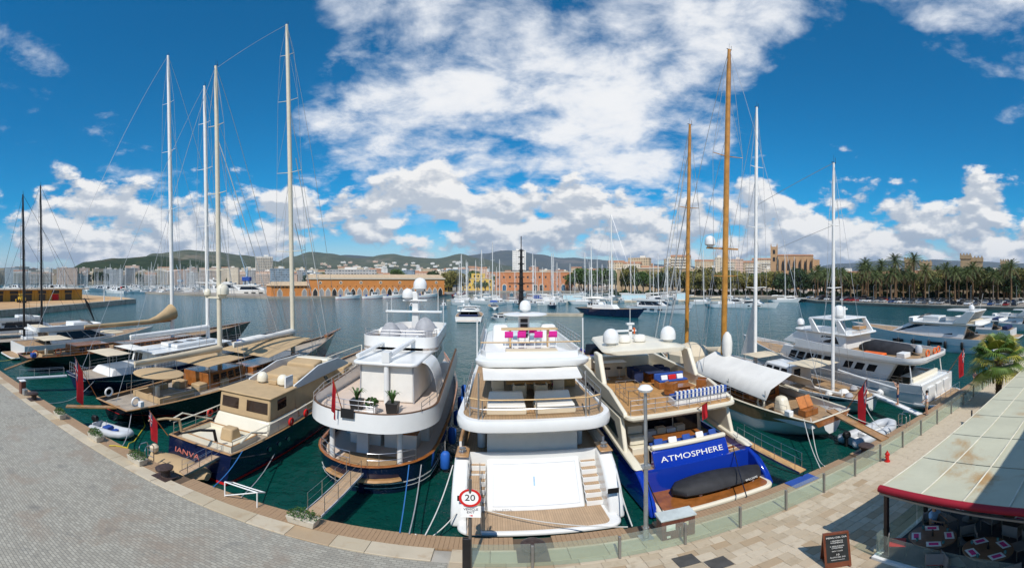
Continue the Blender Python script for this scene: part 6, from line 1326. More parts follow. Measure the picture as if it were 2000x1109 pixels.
person('diner in a light blue shirt seated with back to the glass screen', (10.9, 5.25, 1.3), pi*.95, [((-.27, .10, .78), (-.14, .36, .74)), ((.27, .10, .78), (.14, .36, .74))], sit, BLSH, NAVYC, pelvis=.52, lean=.05)
chair('grey sling steel chair carrying the diner in light blue', (10.9, 5.22, 1.3), pi*.95, SLING, SLING, POSTM, 'restaurant chairs', False)
# near fan palm
PALMG = mat('fan_palm_green', (.10, .17, .025), .5, var=.35, scale=1.5); PALMY = mat('fan_palm_yellow', (.34, .31, .04), .5, var=.3, scale=1.5); TRUNK = mat('palm_trunk', (.17, .10, .05), .9, var=.4, scale=9, bump=.8); DRY = mat('dry_frond', (.30, .19, .09), .9, var=.3)
def fan_palm(label, loc, H, R_, seed):
    rr = random.Random(seed); t = thing('palm_tree', label, 'palm tree', loc)
    MB().tube([(0, 0, 0), (.03, 0, H*.3), (.02, .03, H*.7), (0, 0, H)], [.3, .24, .22, .26], 12).build('trunk', TRUNK, t)
    st_ = MB()
    for k in range(110):
        a = rr.uniform(0, 6.28); z = rr.uniform(.1, .98)*H; d = Vector((cos(a), sin(a), 0)); n = Vector((-sin(a), cos(a), 0))*.05; p = Vector((0, 0, z))+d*.22
        st_.add([p-n, p+n, p+d*.13+Vector((0, 0, .22))+n*.4, p+d*.13+Vector((0, 0, .22))-n*.4], [(0, 1, 2, 3)])
    tag(st_.build('leaf_bases', TRUNK, t, smooth=False), kind='stuff')
    for k in range(38):
        a = k*2.39996+rr.uniform(-.2, .2); el = 1.35-2.0*(k/38)**.9+rr.uniform(-.15, .15); dry = k > 35
        d = Vector((cos(a)*cos(el), sin(a)*cos(el), sin(el))); pl = R_*rr.uniform(.42, .55); c = Vector((0, 0, H))+d*pl-Vector((0, 0, pl*.10*(1-el)))
        f = MB(); f.tube([(0, 0, H-.05), Vector((0, 0, H))+d*pl*.5, c], [.025, .016, .012], 4)
        u = d.cross(Vector((0, 0, 1))).normalized() if abs(d.z) < .97 else Vector((1, 0, 0)); w = u.cross(d).normalized(); fl = R_*rr.uniform(.5, .62)
        for j in range(28):
            b = -1.75+3.5*j/27; dd = (d*cos(b)+u*sin(b)).normalized(); L_ = fl*(1-.25*abs(b)/1.75); s = (u*cos(b)-d*sin(b))*.048
            q0, q1, q2 = c+w*.02, c+dd*L_*.55+w*.06-Vector((0, 0, .04*L_)), c+dd*L_-Vector((0, 0, L_*(.34+.12*rr.random())))
            f.add([q0-s*.3, q0+s*.3, q1+s, q1-s], [(0, 1, 2, 3)]); f.add([q1-s, q1+s, q2], [(0, 1, 2)])
        f.build('frond', DRY if dry else (PALMY if rr.random() < .3 or k > 28 else PALMG), t, smooth=False)
    for k in range(5):
        a = k*1.3; MB().tube([(.25*cos(a), .25*sin(a), H-.2), (.5*cos(a), .5*sin(a), H-.7), (.52*cos(a), .52*sin(a), H-1.7)], [.03, .10, .05], 6).build('dry_skirt', DRY, t)
    return t
fan_palm('bushy fan palm with yellow-green leaves on the promenade at right', (27.4, 7.9, 1.2), 3.3, 2.7, 5)
# ================================================================ middle distance: pontoons, boats, sheds
PONT = mat('pontoon_concrete', (.42, .36, .27), .85, var=.2, scale=.5)
def pontoon(name, a, b, w, label):
    a, b = Vector(a), Vector(b); d = (b-a); n = Vector((d.y, -d.x, 0)).normalized()*w/2
    o = MB().loft([[a-n, a+n, b+n, b-n], [p+Vector((0, 0, .75)) for p in (a-n, a+n, b+n, b-n)]]).build(name, PONT, smooth=False); return tag(o, label, 'pontoon', 'floating pontoons')
pontoon('pontoon', (2, 119, -.1), (26, 112, -.1), 4, 'nearest concrete pontoon left of the navy ketch'); pontoon('pontoon', (14, 186, -.1), (120, 168, -.1), 4, 'long concrete pontoon with pale blue kiosks'); pontoon('pontoon', (-24, 200, -.1), (10, 196, -.1), 4, 'concrete pontoon in front of the yellow building'); pontoon('pontoon', (28, 122, -.1), (44, 128, -.1), 3, 'short pontoon between the navy ketch and white cruiser')
PALEB = mat('pale_blue_panel', (.48, .66, .72), .4, var=.06); CITYW = mat('white_render', (.72, .69, .63), .8, var=.05)
def kiosk(label, px, d, w, h=3.2, m=PALEB):
    v = AZ(px, d, .65); t = thing('kiosk', label, 'kiosk', v, -(px-X0)/F, 'pontoon kiosks')
    MB().box(-w/2, w/2, -1.2, 1.2, 0, h).build('wall', CITYW, t, bevel=.04); MB().box(-w/2-.2, w/2+.2, -1.4, 1.4, h, h+.15).build('roof', WPAINT, t)
    n = int(w/1.1)
    for k in range(n): MB().box(-w/2+.2+k*(w-.4)/n, -w/2+.1+(k+1)*(w-.4)/n, -1.24, -1.2, .5, h-.4).build('window', m, t, smooth=False)
kiosk('pale blue glazed kiosk on the long pontoon, left of the tall white masts', 1120, 186, 10); kiosk('pale blue glazed kiosk on the long pontoon, middle one', 1238, 190, 12); kiosk('small pale blue kiosk on the long pontoon, right one', 1333, 196, 6, 3.6); kiosk('blue and white kiosk beside the black radar mast', 1054, 190, 7, 3.2, BLUEC)
# boats of the inner basin
sport_yacht('white motor yacht seen from astern with a navy awning, in the channel', W(915, 629, 0)-Vector((0, 2, 0)), 17, 7.2, GEL, 0., cover=NAVYC, arch=True, simple=True)
sport_yacht('white cruiser with blue hull windows lying across the channel on the right', (45.5, 128, 0), 25, 6.2, GREYH, -2.6, stripe=(.5, .56, NAVY), arch=False)
b = sport_yacht('small white cabin boat beside the motor yacht in the channel', W(968, 630, 0)+Vector((0, 8, 0)), 9, 3.4, GEL, pi+.25, simple=True, arch=False, name='cabin_boat', cat='boat')
def small_sail(label, loc, rz, L, H, mh=GEL, group=None, mm=WPAINT, cov=None, detail=True):
    b = thing('sailing_boat', label, 'sailing boat', loc, rz, group); B = L*.27
    hull(b, L, B, L*.085, L*.11, mh, TEAK, 'sail', .08, L*.1, 0, .75)
    House(b, L*.3, L*.66, B*.6, B*.4, L*.08, L*.14, 0, L*.06, .1, GEL, .05)
    if cov: MB().loft([[(-B*.35, L*.12, L*.2), (B*.35, L*.12, L*.2), (B*.35, L*.32, L*.21), (-B*.35, L*.32, L*.21)], [(-B*.3, L*.14, L*.225), (B*.3, L*.14, L*.225), (B*.3, L*.30, L*.235), (-B*.3, L*.30, L*.235)]]).build('spray_hood', cov, b)
    mast(b, 0, L*.56, L*.1, H, .06+L*.006, mm, .01, ((.4, B*.3), (.7, B*.22)), bow=(0, L*1.03, L*.12), stern=(0, .1, L*.1), hb=B*.45, wire=.02, top=False); boom(b, 0, L*.55, L*.15, L*.2, .16+L*.004, None, cov or WCAN)
    return b
for lb, px, py, rz, L, H, mh, cov in (('navy two-masted yacht lying in the channel with pale wheelhouse', 1133, 612, -2.6, 24, 30, NAVY, WCAN), ('tall white-masted sailing boat behind the small cabin boat', 966, 606, .1, 14, 25, GEL, BLUEC), ('white sailing yacht moored right of the golden masts', 1378, 600, -2.4, 18, 27, GREYH, CREAMC), ('white sailing yacht left of the golden mast with cream awning', 1338, 594, -2.5, 16, 24, GEL, CREAMC), ('black-hulled sailing boat near the right-hand basin corner', 1525, 590, -2.3, 12, 22, BLACKH, WCAN), ('sailing boat with grey mast right of the tall white mast', 1500, 590, -2.4, 15, 30, GEL, WCAN)):
    b = small_sail(lb, W(px, py, 0), rz, L, H, mh, None, WPAINT, cov)
    if 'two-masted' in lb: mast(b, 0, L*.22, 2.4, 22, .17, WPAINT, .02, ((.5, 1.2),), hb=2.2, wire=.02); House(b, L*.2, L*.42, 3.4, 3.2, 2.2, 4.0, 0, .5, .2, GEL, .1).win('r', .05, .95, .45, .85, 4).win('l', .05, .95, .45, .85, 4)
sport_yacht('white catamaran-like cruiser right of the golden mast', W(1478, 604, 0)+Vector((0, 14, 0)), 17, 6.0, GEL, -2.5, simple=True, arch=False); sport_yacht('white cruiser half hidden by the tall white mast', W(1440, 598, 0)+Vector((0, 12, 0)), 16, 5, GEL, -2.5, simple=True)
sport_yacht('white cruiser at the corner of the car-park quay', W(1553, 588, 0)+Vector((-4, 8, 0)), 14, 4.6, GEL, -2.4, simple=True, arch=False)
# smaller boats of the inner basin, each placed
cb = [('white motor boat', GEL, None), ('navy-covered motor boat', GEL, NAVYC), ('dark blue motor boat', NAVY, CREAMC)]
protoB = {}
def cabin_boat(label, loc, rz, kind, s, group):
    if kind not in protoB:
        nm, mh, cov = cb[kind]; b = thing('cabin_boat', label, 'boat', loc, rz, group); hull(b, 8, 2.8, .9, 1.3, mh, TEAK, drop=.2, rb=.9)
        House(b, 2.8, 6, 2.0, 1.4, .85, 2.0, 0, .9, .15, GEL, .08).win('r', .1, .8, .4, .9, 2).win('l', .1, .8, .4, .9, 2).win('f', .1, .9, .2, .9, 2).win('a', .1, .9, .3, .9)
        if cov: cloth(b, 'canopy', [(-1.2, .6, 2.1), (1.2, .6, 2.1), (1.1, 3.0, 2.25), (-1.1, 3.0, 2.25)], cov, -.15)
        MB().tube([(0, 4, 2.0), (0, 3.9, 3.6)], .03, 4).build('antenna', WPAINT, b); b.scale = (s,)*3; protoB[kind] = b; return b
    return copy_tree(protoB[kind], loc, rz, label, group, s)
rr = random.Random(12); n_ = 0
ordw = ['first', 'second', 'third', 'fourth', 'fifth', 'sixth', 'seventh', 'eighth', 'ninth', 'tenth', 'eleventh', 'twelfth', 'thirteenth', 'fourteenth', 'fifteenth', 'sixteenth', 'seventeenth', 'eighteenth', 'nineteenth', 'twentieth']
def nth(k): return ordw[k] if k < 20 else (['twenty', 'thirty', 'forty', 'fifty', 'sixty', 'seventy', 'eighty', 'ninety'][k//10-2]+('-'+ordw[(k % 10)-1] if k % 10 else 'th place')) if k >= 20 else ''
def nthn(k): n = k+1; return f'{n}{"th" if 10 <= n % 100 <= 20 else {1: "st", 2: "nd", 3: "rd"}.get(n % 10, "th")}'
ROW1 = [(812, 602, 1), (866, 600, 0), (985, 594, 0), (1012, 596, 1), (1036, 596, 0), (1075, 600, 2), (1100, 594, 0), (1150, 592, 0), (1192, 592, 1), (1215, 590, 0), (1262, 588, 0), (1292, 592, 1), (1318, 590, 0), (1372, 588, 0), (1410, 586, 2), (1455, 586, 0)]
for k, (px, py, kd) in enumerate(ROW1): cabin_boat(f'small {cb[kd][0]} at the inner pontoons, {nthn(k)} from the left', W(px, py, 0), pi+rr.uniform(-.5, .5), kd, rr.uniform(.95, 1.25), 'small boats at the inner pontoons')
ROW2 = [(897, 581, 2), (905, 576, 0), (935, 575, 0), (955, 576, 1), (1000, 576, 0), (1022, 575, 1), (1045, 575, 0), (1085, 576, 0), (1128, 575, 0), (1165, 576, 1), (1205, 577, 0)]
for k, (px, py, kd) in enumerate(ROW2): cabin_boat(f'tiny {cb[kd][0]} below the orange and yellow houses, {nthn(k)} from the left', W(px, py, 0), pi+rr.uniform(-.6, .6), kd, rr.uniform(.9, 1.3), 'tiny boats below the orange house')
# fishing boats by the warehouse
def fishing_boat(label, loc, rz, L=15, mh=GEL):
    b = thing('fishing_boat', label, 'fishing boat', loc, rz, 'fishing boats at the warehouse quay'); hull(b, L, L*.28, 1.3, 2.6, mh, PINKDECK, drop=.5, rb=1.6, rnd_=.1, boot=RED)
    House(b, L*.42, L*.66, L*.18, L*.16, 1.2, 3.6, 0, .3, .1, GEL, .08).win('r', .08, .92, .5, .85, 3).win('l', .08, .92, .5, .85, 3).win('f', .08, .92, .5, .9, 3)
    MB().box(-L*.1, L*.1, L*.40, L*.68, 3.6, 3.75).build('wheelhouse_roof', GEL, b, bevel=.05); MB().tube([(0, L*.5, 3.7), (0, L*.48, 7)], .07, 6).build('mast', WPAINT, b)
    for sx in (-1, 1): MB().tube([(sx*1.4, L*.12, 1.2), (sx*1.2, L*.10, 3.6)], .08, 6).build('gallows_post', GALV, b)
    MB().tube([(-1.3, L*.1, 3.6), (1.3, L*.1, 3.6)], .08, 6).build('gallows_beam', GALV, b); MB().lathe([(.5, -.6), (.5, .6)], (0, L*.2, 1.7), 10).build('net_drum', BLUEC, b)
    return b
for lb, px, py, rz, mh in (('white fishing boat in front of the orange arches, left one', 655, 221, -.894, GEL), ('white fishing boat in front of the orange arches, right one', 748, 231, -.894, GEL), ('white fishing boat beside the warehouse right end', 812, 240, -.894, GEL), ('red fishing boat right of the warehouse', 884, 258, -.6, mat('dark_red_hull', (.22, .02, .02), .4)), ('fishing boat with a net drum between the two at the arches', 706, 227, -.894, WPAINT)): fishing_boat(lb, AZ(px, py), rz, 15, mh)
# ---------------------------------------------------------------- sailing boats far off: left marina and inner basin
protoS = small_sail('white sailing boat in the far left marina, 1st from the left', AZ(168, 760), .4, 12, 17, GEL, 'boats in the far left marina')
def far_set(base, group, items, proto):
    for k, (px, d, rz, s) in enumerate(items): copy_tree(proto, AZ(px, d), rz, f'{base}, {nthn(k)} from the left', group, s)
protoS['label'] = 'white sailing boat moored apart off the end of the left breakwater'; protoS.location = AZ(262, 520)
it = sorted([(rr.uniform(150, 440), rr.uniform(380, 620) if rr.random() < .6 else rr.uniform(300, 420), rr.uniform(0, 6.28), rr.uniform(.8, 1.6)) for _ in range(165)]); it = [i for i in it if not (i[0] < 290 and i[1] < 380) and i[0] < 402]
far_set('white sailing boat in the crowded far left marina', 'boats in the far left marina', it, protoS)
it = sorted([(rr.uniform(5, 150), rr.uniform(430, 640), rr.uniform(0, 6.28), rr.uniform(1.0, 1.9)) for _ in range(26)]); far_set('sailing boat beyond the yellow pier shed', 'boats beyond the yellow shed', it, protoS)
it = sorted([(rr.uniform(880, 1330), rr.uniform(165, 240), -2.6+rr.uniform(-.6, .6), rr.uniform(.8, 1.5)) for _ in range(40)]); far_set('sailing boat with bare mast in the inner basin', 'masts of the inner basin', it, protoS)
far_m = sorted([(rr.uniform(150, 400), rr.uniform(300, 560), rr.uniform(0, 6.28), rr.uniform(1.4, 3.0)) for _ in range(34)]+[(rr.uniform(0, 150), rr.uniform(380, 520), rr.uniform(0, 6.28), rr.uniform(1.5, 3)) for _ in range(14)])
for k, (px, d, rz, s) in enumerate(far_m): cabin_boat(f'white motor boat in the far left marina, {nthn(k)} from the left', AZ(px, d), rz, 0, s, 'motor boats in the far left marina')
sport_yacht('large white superyacht at the shipyard quay, left of the blue crane', AZ(392, 305), 48, 9, GEL, -1.2, simple=True, hgt=1.1); sport_yacht('white superyacht under wraps at the shipyard quay', AZ(440, 285), 44, 9, WCAN, -1.2, simple=True, arch=False); sport_yacht('white superyacht hauled out behind the warehouse roof', AZ(590, 300, 5), 46, 9, GEL, -1.5, simple=True, hgt=1.1)
# blue harbour crane
def crane(label, px, d, s=1.):
    CR = mat('pale_blue_steel', (.30, .42, .52), .5, var=.1); t = thing('harbour_crane', label, 'crane', AZ(px, d, 1.2), .3, 'harbour cranes')
    for sx in (-3, 3):
        for sy in (-3, 3): MB().tube([(sx, sy, 0), (sx*.5, sy*.5, 9)], .45, 6).build('leg', CR, t)
    MB().box(-3, 3, -2.5, 2.5, 9, 12).build('machine_house', BLUEC if s > .9 else CR, t, bevel=.1); MB().tube([(0, 0, 12), (0, 1, 19)], [.9, .4], 6).build('tower', CR, t); MB().tube([(0, 2, 12), (-5, 2, 26), (-7, 2, 31)], [.5, .35, .2], 6).build('jib', CR, t); MB().tube([(0, 1, 19), (-7, 2, 31)], .08, 4).build('jib_stay', CR, t); t.scale = (s,)*3
crane('pale blue harbour crane with blue machine house beside the orange warehouse', 482, 290); crane('distant grey crane among the marina masts', 352, 420, .85)
# ================================================================ buildings round the harbour
ORANGE = mat('orange_render', (.62, .235, .06), .85, var=.06, scale=.3, stain=((.46, .19, .07), .15, .5, .8)); OR2 = mat('terracotta_render', (.52, .21, .09), .85, var=.08, scale=.3); STONE = mat('pale_trim', (.62, .54, .42), .8, var=.06); YELL = mat('yellow_render', (.68, .45, .09), .85, var=.06, scale=.3); OCHRE = mat('ochre_render', (.50, .28, .05), .85, var=.08, scale=.3)
ROOFT = mat('sandy_roof', (.56, .42, .27), .85, var=.12, scale=.6, lines=(0, .5, .2, (.45, .32, .2))); DKWIN = mat('dim_window', (.03, .028, .028), .3, var=.3); DOORB = mat('blue_door', (.03, .11, .2), .5); GREYSH = mat('grey_shutter', (.30, .30, .30), .6)
def arch_poly(w, h, pointed=True, n=7):
    p = [(-w/2, 0), (w/2, 0), (w/2, h*.45)]
    if pointed: p += [(w/2*(1-(k/n)**1.6), h*.45+h*.55*(k/n)) for k in range(1, n)]+[(0, h)]+[(-w/2*(1-(k/n)**1.6), h*.45+h*.55*(k/n)) for k in range(n-1, 0, -1)]
    else: p += [(w/2*cos(pi*k/n), h-w/2+w/2*sin(pi*k/n)) for k in range(0, n+1)]
    return p+[(-w/2, h*.45)] if pointed else p
def arch(par, x, y, z, w, h, trim=STONE, fill=GREYSH, pointed=True):
    a = MB().extr([(x+px_*1.28, y-.12, z+pz*1.14) for px_, pz in arch_poly(w, h, pointed)], (0, .2, 0)).build('arch_trim', trim, par, smooth=False); MB().extr([(x+px_, y-.16, z+pz) for px_, pz in arch_poly(w, h, pointed)], (0, .2, 0)).build('arch_door', fill, a, smooth=False)
def oriented(name, label, cat, a, b):
    a, b = Vector(a), Vector(b); L = (b-a).length; t = thing(name, label, cat, a, atan2((b-a).y, (b-a).x)); return t, L
# long orange warehouse
t, L = oriented('orange_warehouse', 'long orange harbour warehouse with pointed arches and rosette windows', 'warehouse', AZ(606, 234, 1.2), AZ(868, 258, 1.2))
MB().box(0, L, 0, 26, 0, 10).build('wall', ORANGE, t, smooth=False); MB().box(-.4, L+.4, -.5, 26, 10, 10.9).build('cornice', STONE, t); MB().loft([[(-.3, .8, 10.9), (L+.3, .8, 10.9), (L+.3, 25, 10.9), (-.3, 25, 10.9)], [(0, 8, 13.2), (L, 8, 13.2), (L, 18, 13.2), (0, 18, 13.2)]]).build('roof', ROOFT, t, smooth=False)
n = 22
for k in range(n): arch(t, 3+(L-6)*k/(n-1), 0, 0, 2.7, 4.4, fill=(GREYSH if k % 3 else DKWIN))
for k in range(n-1): MB().box(3+(L-6)*(k+.5)/(n-1)-.25, 3+(L-6)*(k+.5)/(n-1)+.25, -.05, 0, 5.4, 6.0).build('vent_window', DKWIN, t, smooth=False)
for k in range(7):
    x = 6+(L-12)*k/6; o = MB().extr([(x+1.0*cos(a), -.12, 8.0+1.0*sin(a)) for a in [2*pi*q/8 for q in range(8)]], (0, .14, 0)).build('rosette', STONE, t, smooth=False); MB().extr([(x+.5*cos(a), -.17, 8.0+.5*sin(a)) for a in [2*pi*q/8 for q in range(8)]], (0, .14, 0)).build('rosette_eye', DKWIN, o, smooth=False)
t, L = oriented('orange_annex', 'lower orange wing at the left end of the warehouse with sandy roof', 'building', AZ(530, 228, 1.2), AZ(605, 233.5, 1.2))
MB().box(0, L, 0, 16, 0, 6.2).build('wall', ORANGE, t, smooth=False); MB().loft([[(-.6, -.8, 6.2), (L, -.8, 6.2), (L, 16, 6.2), (-.6, 16, 6.2)], [(2, 6, 8.6), (L, 6, 8.6), (L, 10, 8.6), (2, 10, 8.6)]]).build('roof', ROOFT, t, smooth=False)
for k in range(3): arch(t, 5+7.5*k, 0, 0, 2.7, 4.2)
for k in range(9): MB().box(2+2.3*k, 2.9+2.3*k, -.06, 0, 4.9, 5.7).build('window', DKWIN, t, smooth=False)
t, L = oriented('terracotta_annex', 'terracotta building with sandy lean-to right of the warehouse', 'building', AZ(815, 262, 1.2), AZ(866, 268, 1.2)); MB().box(0, L, 3, 18, 0, 12).build('wall', OR2, t, smooth=False); MB().loft([[(-3, -1, 6.5), (L+1, -1, 6.5), (L+1, 3, 7.8), (-3, 3, 7.8)], [(-3, -1, 6.8), (L+1, -1, 6.8), (L+1, 3, 8.2), (-3, 3, 8.2)]]).build('lean_to_roof', ROOFT, t, smooth=False); MB().box(-2.5, L, -.6, 3, 0, 6.5).build('lean_to_wall', OR2, t, smooth=False); MB().box(-.3, L+.3, 2.7, 18.3, 12, 12.5).build('cornice', STONE, t)
def plain_house(name, label, px0, px1, d, h, m, floors, cols, trimroof=True, arches=(), d2=None):
    t, L = oriented(name, label, 'building', AZ(px0, d, 1.2), AZ(px1, d2 or d, 1.2)); MB().box(0, L, 0, 14, 0, h).build('wall', m, t, smooth=False); MB().box(-.3, L+.3, -.35, 14.3, h, h+.5).build('cornice', STONE, t)
    for f in range(floors):
        for k in range(cols):
            x = L*(k+.5)/cols; z = h*(f+.35)/floors
            if any(abs(x-a*L) < 2.6 and f == 0 for a in arches): continue
            o = MB().box(x-.75, x+.75, -.08, 0, z, z+1.9).build('window', DKWIN, t, smooth=False); MB().box(x-.95, x+.95, -.16, 0, z-.22, z-.02).build('sill', STONE, o, smooth=False)
    for a in arches: arch(t, a*L, 0, 0, 3.2, 5.4, fill=DOORB if a < .3 or a > .7 else DKWIN, pointed=False)
    return t, L
plain_house('orange_house', 'two-storey terracotta harbour house with arched blue doors', 967, 1118, 362, 17, OR2, 2, 13, arches=(.12, .52, .60, .88)); t, L = plain_house('yellow_house', 'yellow harbour house with raised middle storey', 903, 962, 368, 11, YELL, 2, 6); MB().box(L*.3, L*.75, .3, 12, 11.5, 16).build('upper_storey', YELL, t, smooth=False)
for k in range(3): MB().box(L*(.38+.12*k), L*(.38+.12*k)+1.3, .22, .3, 12.5, 14.3).build('window', DKWIN, t, smooth=False)
plain_house('yellow_lodge', 'low yellow lodge half hidden by the olive tree', 868, 884, 330, 7.5, YELL, 2, 3)
t, L = oriented('pier_shed', 'ochre pier shed with overhanging flat roof on the left breakwater', 'shed', (-146.5, 14, 2.0), (-151, 86, 2.0)); t.location = (-151, 86, 2.0); t.rotation_euler = (0, 0, atan2(14-86, 4.5))
MB().box(0, L, -10, 0, 0, 4.6).build('wall', OCHRE, t, smooth=False); t.rotation_euler = (0, 0, atan2(14-86, -146.5+151)); MB().box(-2.2, L+1, -11.5, 2.2, 4.6, 5.1).build('roof', STONE, t, smooth=False)
for k in range(11):
    x = 4+6.4*k; MB().box(x-.3, x+.3, 0, .25, 0, 4.6).build('pilaster', OCHRE, t, smooth=False)
    if k < 10: MB().box(x+1.4, x+5.0, 0, .1, 3.0, 4.2).build('window', DKWIN, t, smooth=False); MB().box(x+1.6, x+4.8, 0, .1, 0, 2.7).build('door', (REDC if k == 1 else DKWIN), t, smooth=False)
t = thing('wheel_loader', 'yellow wheel loader parked in front of the ochre shed', 'loader', (-140, 53, 2.01), 1.5); YL = mat('loader_yellow', (.55, .36, .04), .5)
MB().box(-1.1, 1.1, -3, 1.0, .9, 2.0).build('chassis', YL, t, bevel=.1); MB().box(-.9, .9, -.6, .9, 2.0, 3.3).build('cab', YL, t, bevel=.08); MB().box(-.95, .95, -.4, .7, 2.3, 3.1).build('cab_glass', GLASSD, t); MB().box(-1.3, 1.3, 2.6, 3.6, .3, 1.2).build('bucket', YL, t, bevel=.05); MB().tube([(0, 1, 1.4), (0, 2.7, .9)], .25, 6).build('arm', YL, t)
for sx in (-1.1, 1.1):
    for y in (-2, 1): MB().loft([[(sx+q, y+.75*cos(a), .75+.75*sin(a)) for a in [2*pi*k/14 for k in range(14)]] for q in (-.25, .25)]).build('wheel', BLACK, t)
for k, (x_, y_) in enumerate(((-133, 86), (-138, 98))):
    t = thing('harbour_light', f'small harbour light on the left breakwater, {("inner", "outer")[k]} one', 'harbour light', (x_, y_, 2)); MB().tube([(0, 0, 0), (0, 0, 5)], [.25, .15], 8).build('post', WPAINT, t); MB().lathe([(.4, 0), (.4, .6), (.05, .9)], (0, 0, 5), 8).build('lantern', RED if k else WPAINT, t)
# ---------------------------------------------------------------- the town
def facade(name, wall, win, sx=3.2, sz=3.1, fx=.42, fz=.42):
    m = bpy.data.materials.new(name); m.use_nodes = True; g = NT(m.node_tree); b = g.n['Principled BSDF']
    co = g.new('ShaderNodeTexCoord').outputs['Object']; x, y, z = g.sep(co); nz = g.sep(g.new('ShaderNodeNewGeometry').outputs['Normal'])[2]
    s = g.m('DIVIDE', g.m('ADD', x, y), sx); v = g.m('DIVIDE', z, sz)
    inw = g.m('MULTIPLY', g.m('LESS_THAN', g.m('ABSOLUTE', g.m('SUBTRACT', g.m('FRACT', s), .5)), fx/2), g.m('LESS_THAN', g.m('ABSOLUTE', g.m('SUBTRACT', g.m('FRACT', v), .5)), fz/2))
    inw = g.m('MULTIPLY', inw, g.m('LESS_THAN', g.m('ABSOLUTE', nz), .3))
    rn = g.new('ShaderNodeTexWhiteNoise', noise_dimensions='2D'); g.l.new(g.xyz(g.m('FLOOR', s), g.m('FLOOR', v), 0.), rn.inputs['Vector'])
    c = g.mix(g.ss(g.noise(co, .06, 4), .35, .7), (*wall, 1), tuple(q*.82 for q in wall)+(1,)); wc = g.mix(rn.outputs['Value'], (*win, 1), tuple(min(1, q*3+.05) for q in win)+(1,))
    c = g.mix(g.m('GREATER_THAN', nz, .3), g.mix(inw, c, wc), tuple(min(.8, q*.9) for q in wall)+(1,)); g.l.new(c, b.inputs['Base Color']); b.inputs['Roughness'].default_value = .8
    return m
FAC = [(facade('facade_cream', (.72, .62, .47), (.07, .065, .06)), 'cream'), (facade('facade_white', (.80, .78, .73), (.09, .09, .09), 3.4), 'white'), (facade('facade_pink', (.70, .50, .38), (.06, .05, .05), 2.9), 'pinkish'), (facade('facade_sand', (.64, .50, .33), (.05, .045, .04), 3.), 'sandy'), (facade('facade_grey', (.50, .48, .45), (.06, .07, .08), 3.6, 3.2, .7), 'grey'), (facade('facade_rust', (.55, .30, .19), (.05, .04, .04), 3.), 'rust-coloured'), (facade('facade_glass', (.30, .36, .40), (.04, .07, .10), 2.4, 3.2, .8, .6), 'glassy')]
TILE = mat('clay_tiles', (.40, .20, .11), .9, var=.2, scale=.4)
def tower_block(k, label, group, px, d, w, h, dep=14, fm=0, slabs=False, pitched=False, base=1.2, turn=0.):
    t = thing('apartment_block', label, 'building', AZ(px, d, base), -(px-X0)/F+turn, group)
    MB().box(-w/2, w/2, 0, dep, 0, h).build('wall', FAC[fm][0], t, smooth=False)
    if pitched: MB().loft([[(-w/2-.4, -.4, h), (w/2+.4, -.4, h), (w/2+.4, dep+.4, h), (-w/2-.4, dep+.4, h)], [(-w/2-.4, dep/2-.1, h+2.6), (w/2+.4, dep/2-.1, h+2.6), (w/2+.4, dep/2+.1, h+2.6), (-w/2-.4, dep/2+.1, h+2.6)]]).build('roof', TILE, t, smooth=False)
    else:
        MB().box(-w/2-.2, w/2+.2, -.2, dep+.2, h, h+.8).build('parapet', FAC[fm][0], t, smooth=False); r_ = rr.uniform(-.25, .25)*w; MB().box(r_-w*.12, r_+w*.12, dep*.3, dep*.7, h+.8, h+3.6).build('stair_head', CITYW, t, smooth=False)
    if slabs:
        for f in range(1, int(h/3.1)): MB().box(-w/2+.5, w/2-.5, -1.2, 0, f*3.1-.15, f*3.1+.75).build('balcony', CITYW if fm != 1 else STONE, t, smooth=False)
    return t
rr = random.Random(33)
def town(base, group, lo, hi, step, d0, d1, h0, h1, w0, w1, fms, slabs=.0, pitched=.2, bz=lambda px, d: 1.2):
    px = lo; items = []
    while px < hi:
        d = rr.uniform(d0, d1); w = rr.uniform(w0, w1); h = rr.uniform(h0, h1); items.append((px, d, w, h)); px += step*rr.uniform(.7, 1.25)
    for k, (px, d, w, h) in enumerate(items):
        fm = rr.choice(fms); pit = rr.random() < pitched
        tower_block(k, f'{FAC[fm][1]} {"tiled-roof house" if pit else "flat-roofed block"} {base}, {nthn(k)} from the left', group, px, d, w, h, 14, fm, rr.random() < slabs, pit, bz(px, d), rr.uniform(-.3, .3))
town('on the far left shore', 'blocks of the far left shore', -20, 520, 15, 900, 1120, 22, 44, 26, 52, (0, 1, 2, 3, 4, 0, 2), .45, .05)
town('in the back row of the far left shore', 'back row of the far left shore', 0, 620, 22, 1200, 1400, 34, 56, 30, 50, (0, 1, 2, 3), 0, .1)
town('behind the orange warehouse', 'blocks behind the warehouse', 500, 900, 17, 560, 760, 14, 26, 16, 34, (0, 1, 4, 4, 6, 3, 2), .2, .2)
town('on the rise behind the warehouse', 'houses on the rise', 600, 1230, 13, 820, 1100, 22, 40, 16, 34, (0, 1, 1, 2, 3, 5, 0), 0, .35)
town('in the upper town behind the masts', 'houses of the upper town', 860, 1240, 12, 560, 760, 18, 30, 12, 26, (0, 1, 2, 3, 5, 0, 2), .0, .4)
town('above the old wall', 'houses above the old wall', 1205, 1520, 15, 430, 540, 22, 38, 14, 28, (0, 3, 2, 1, 3, 0), .35, .4)
town('right of the church', 'houses right of the church', 1590, 2010, 15, 330, 460, 10, 19, 14, 26, (3, 0, 3, 2), 0, .6)
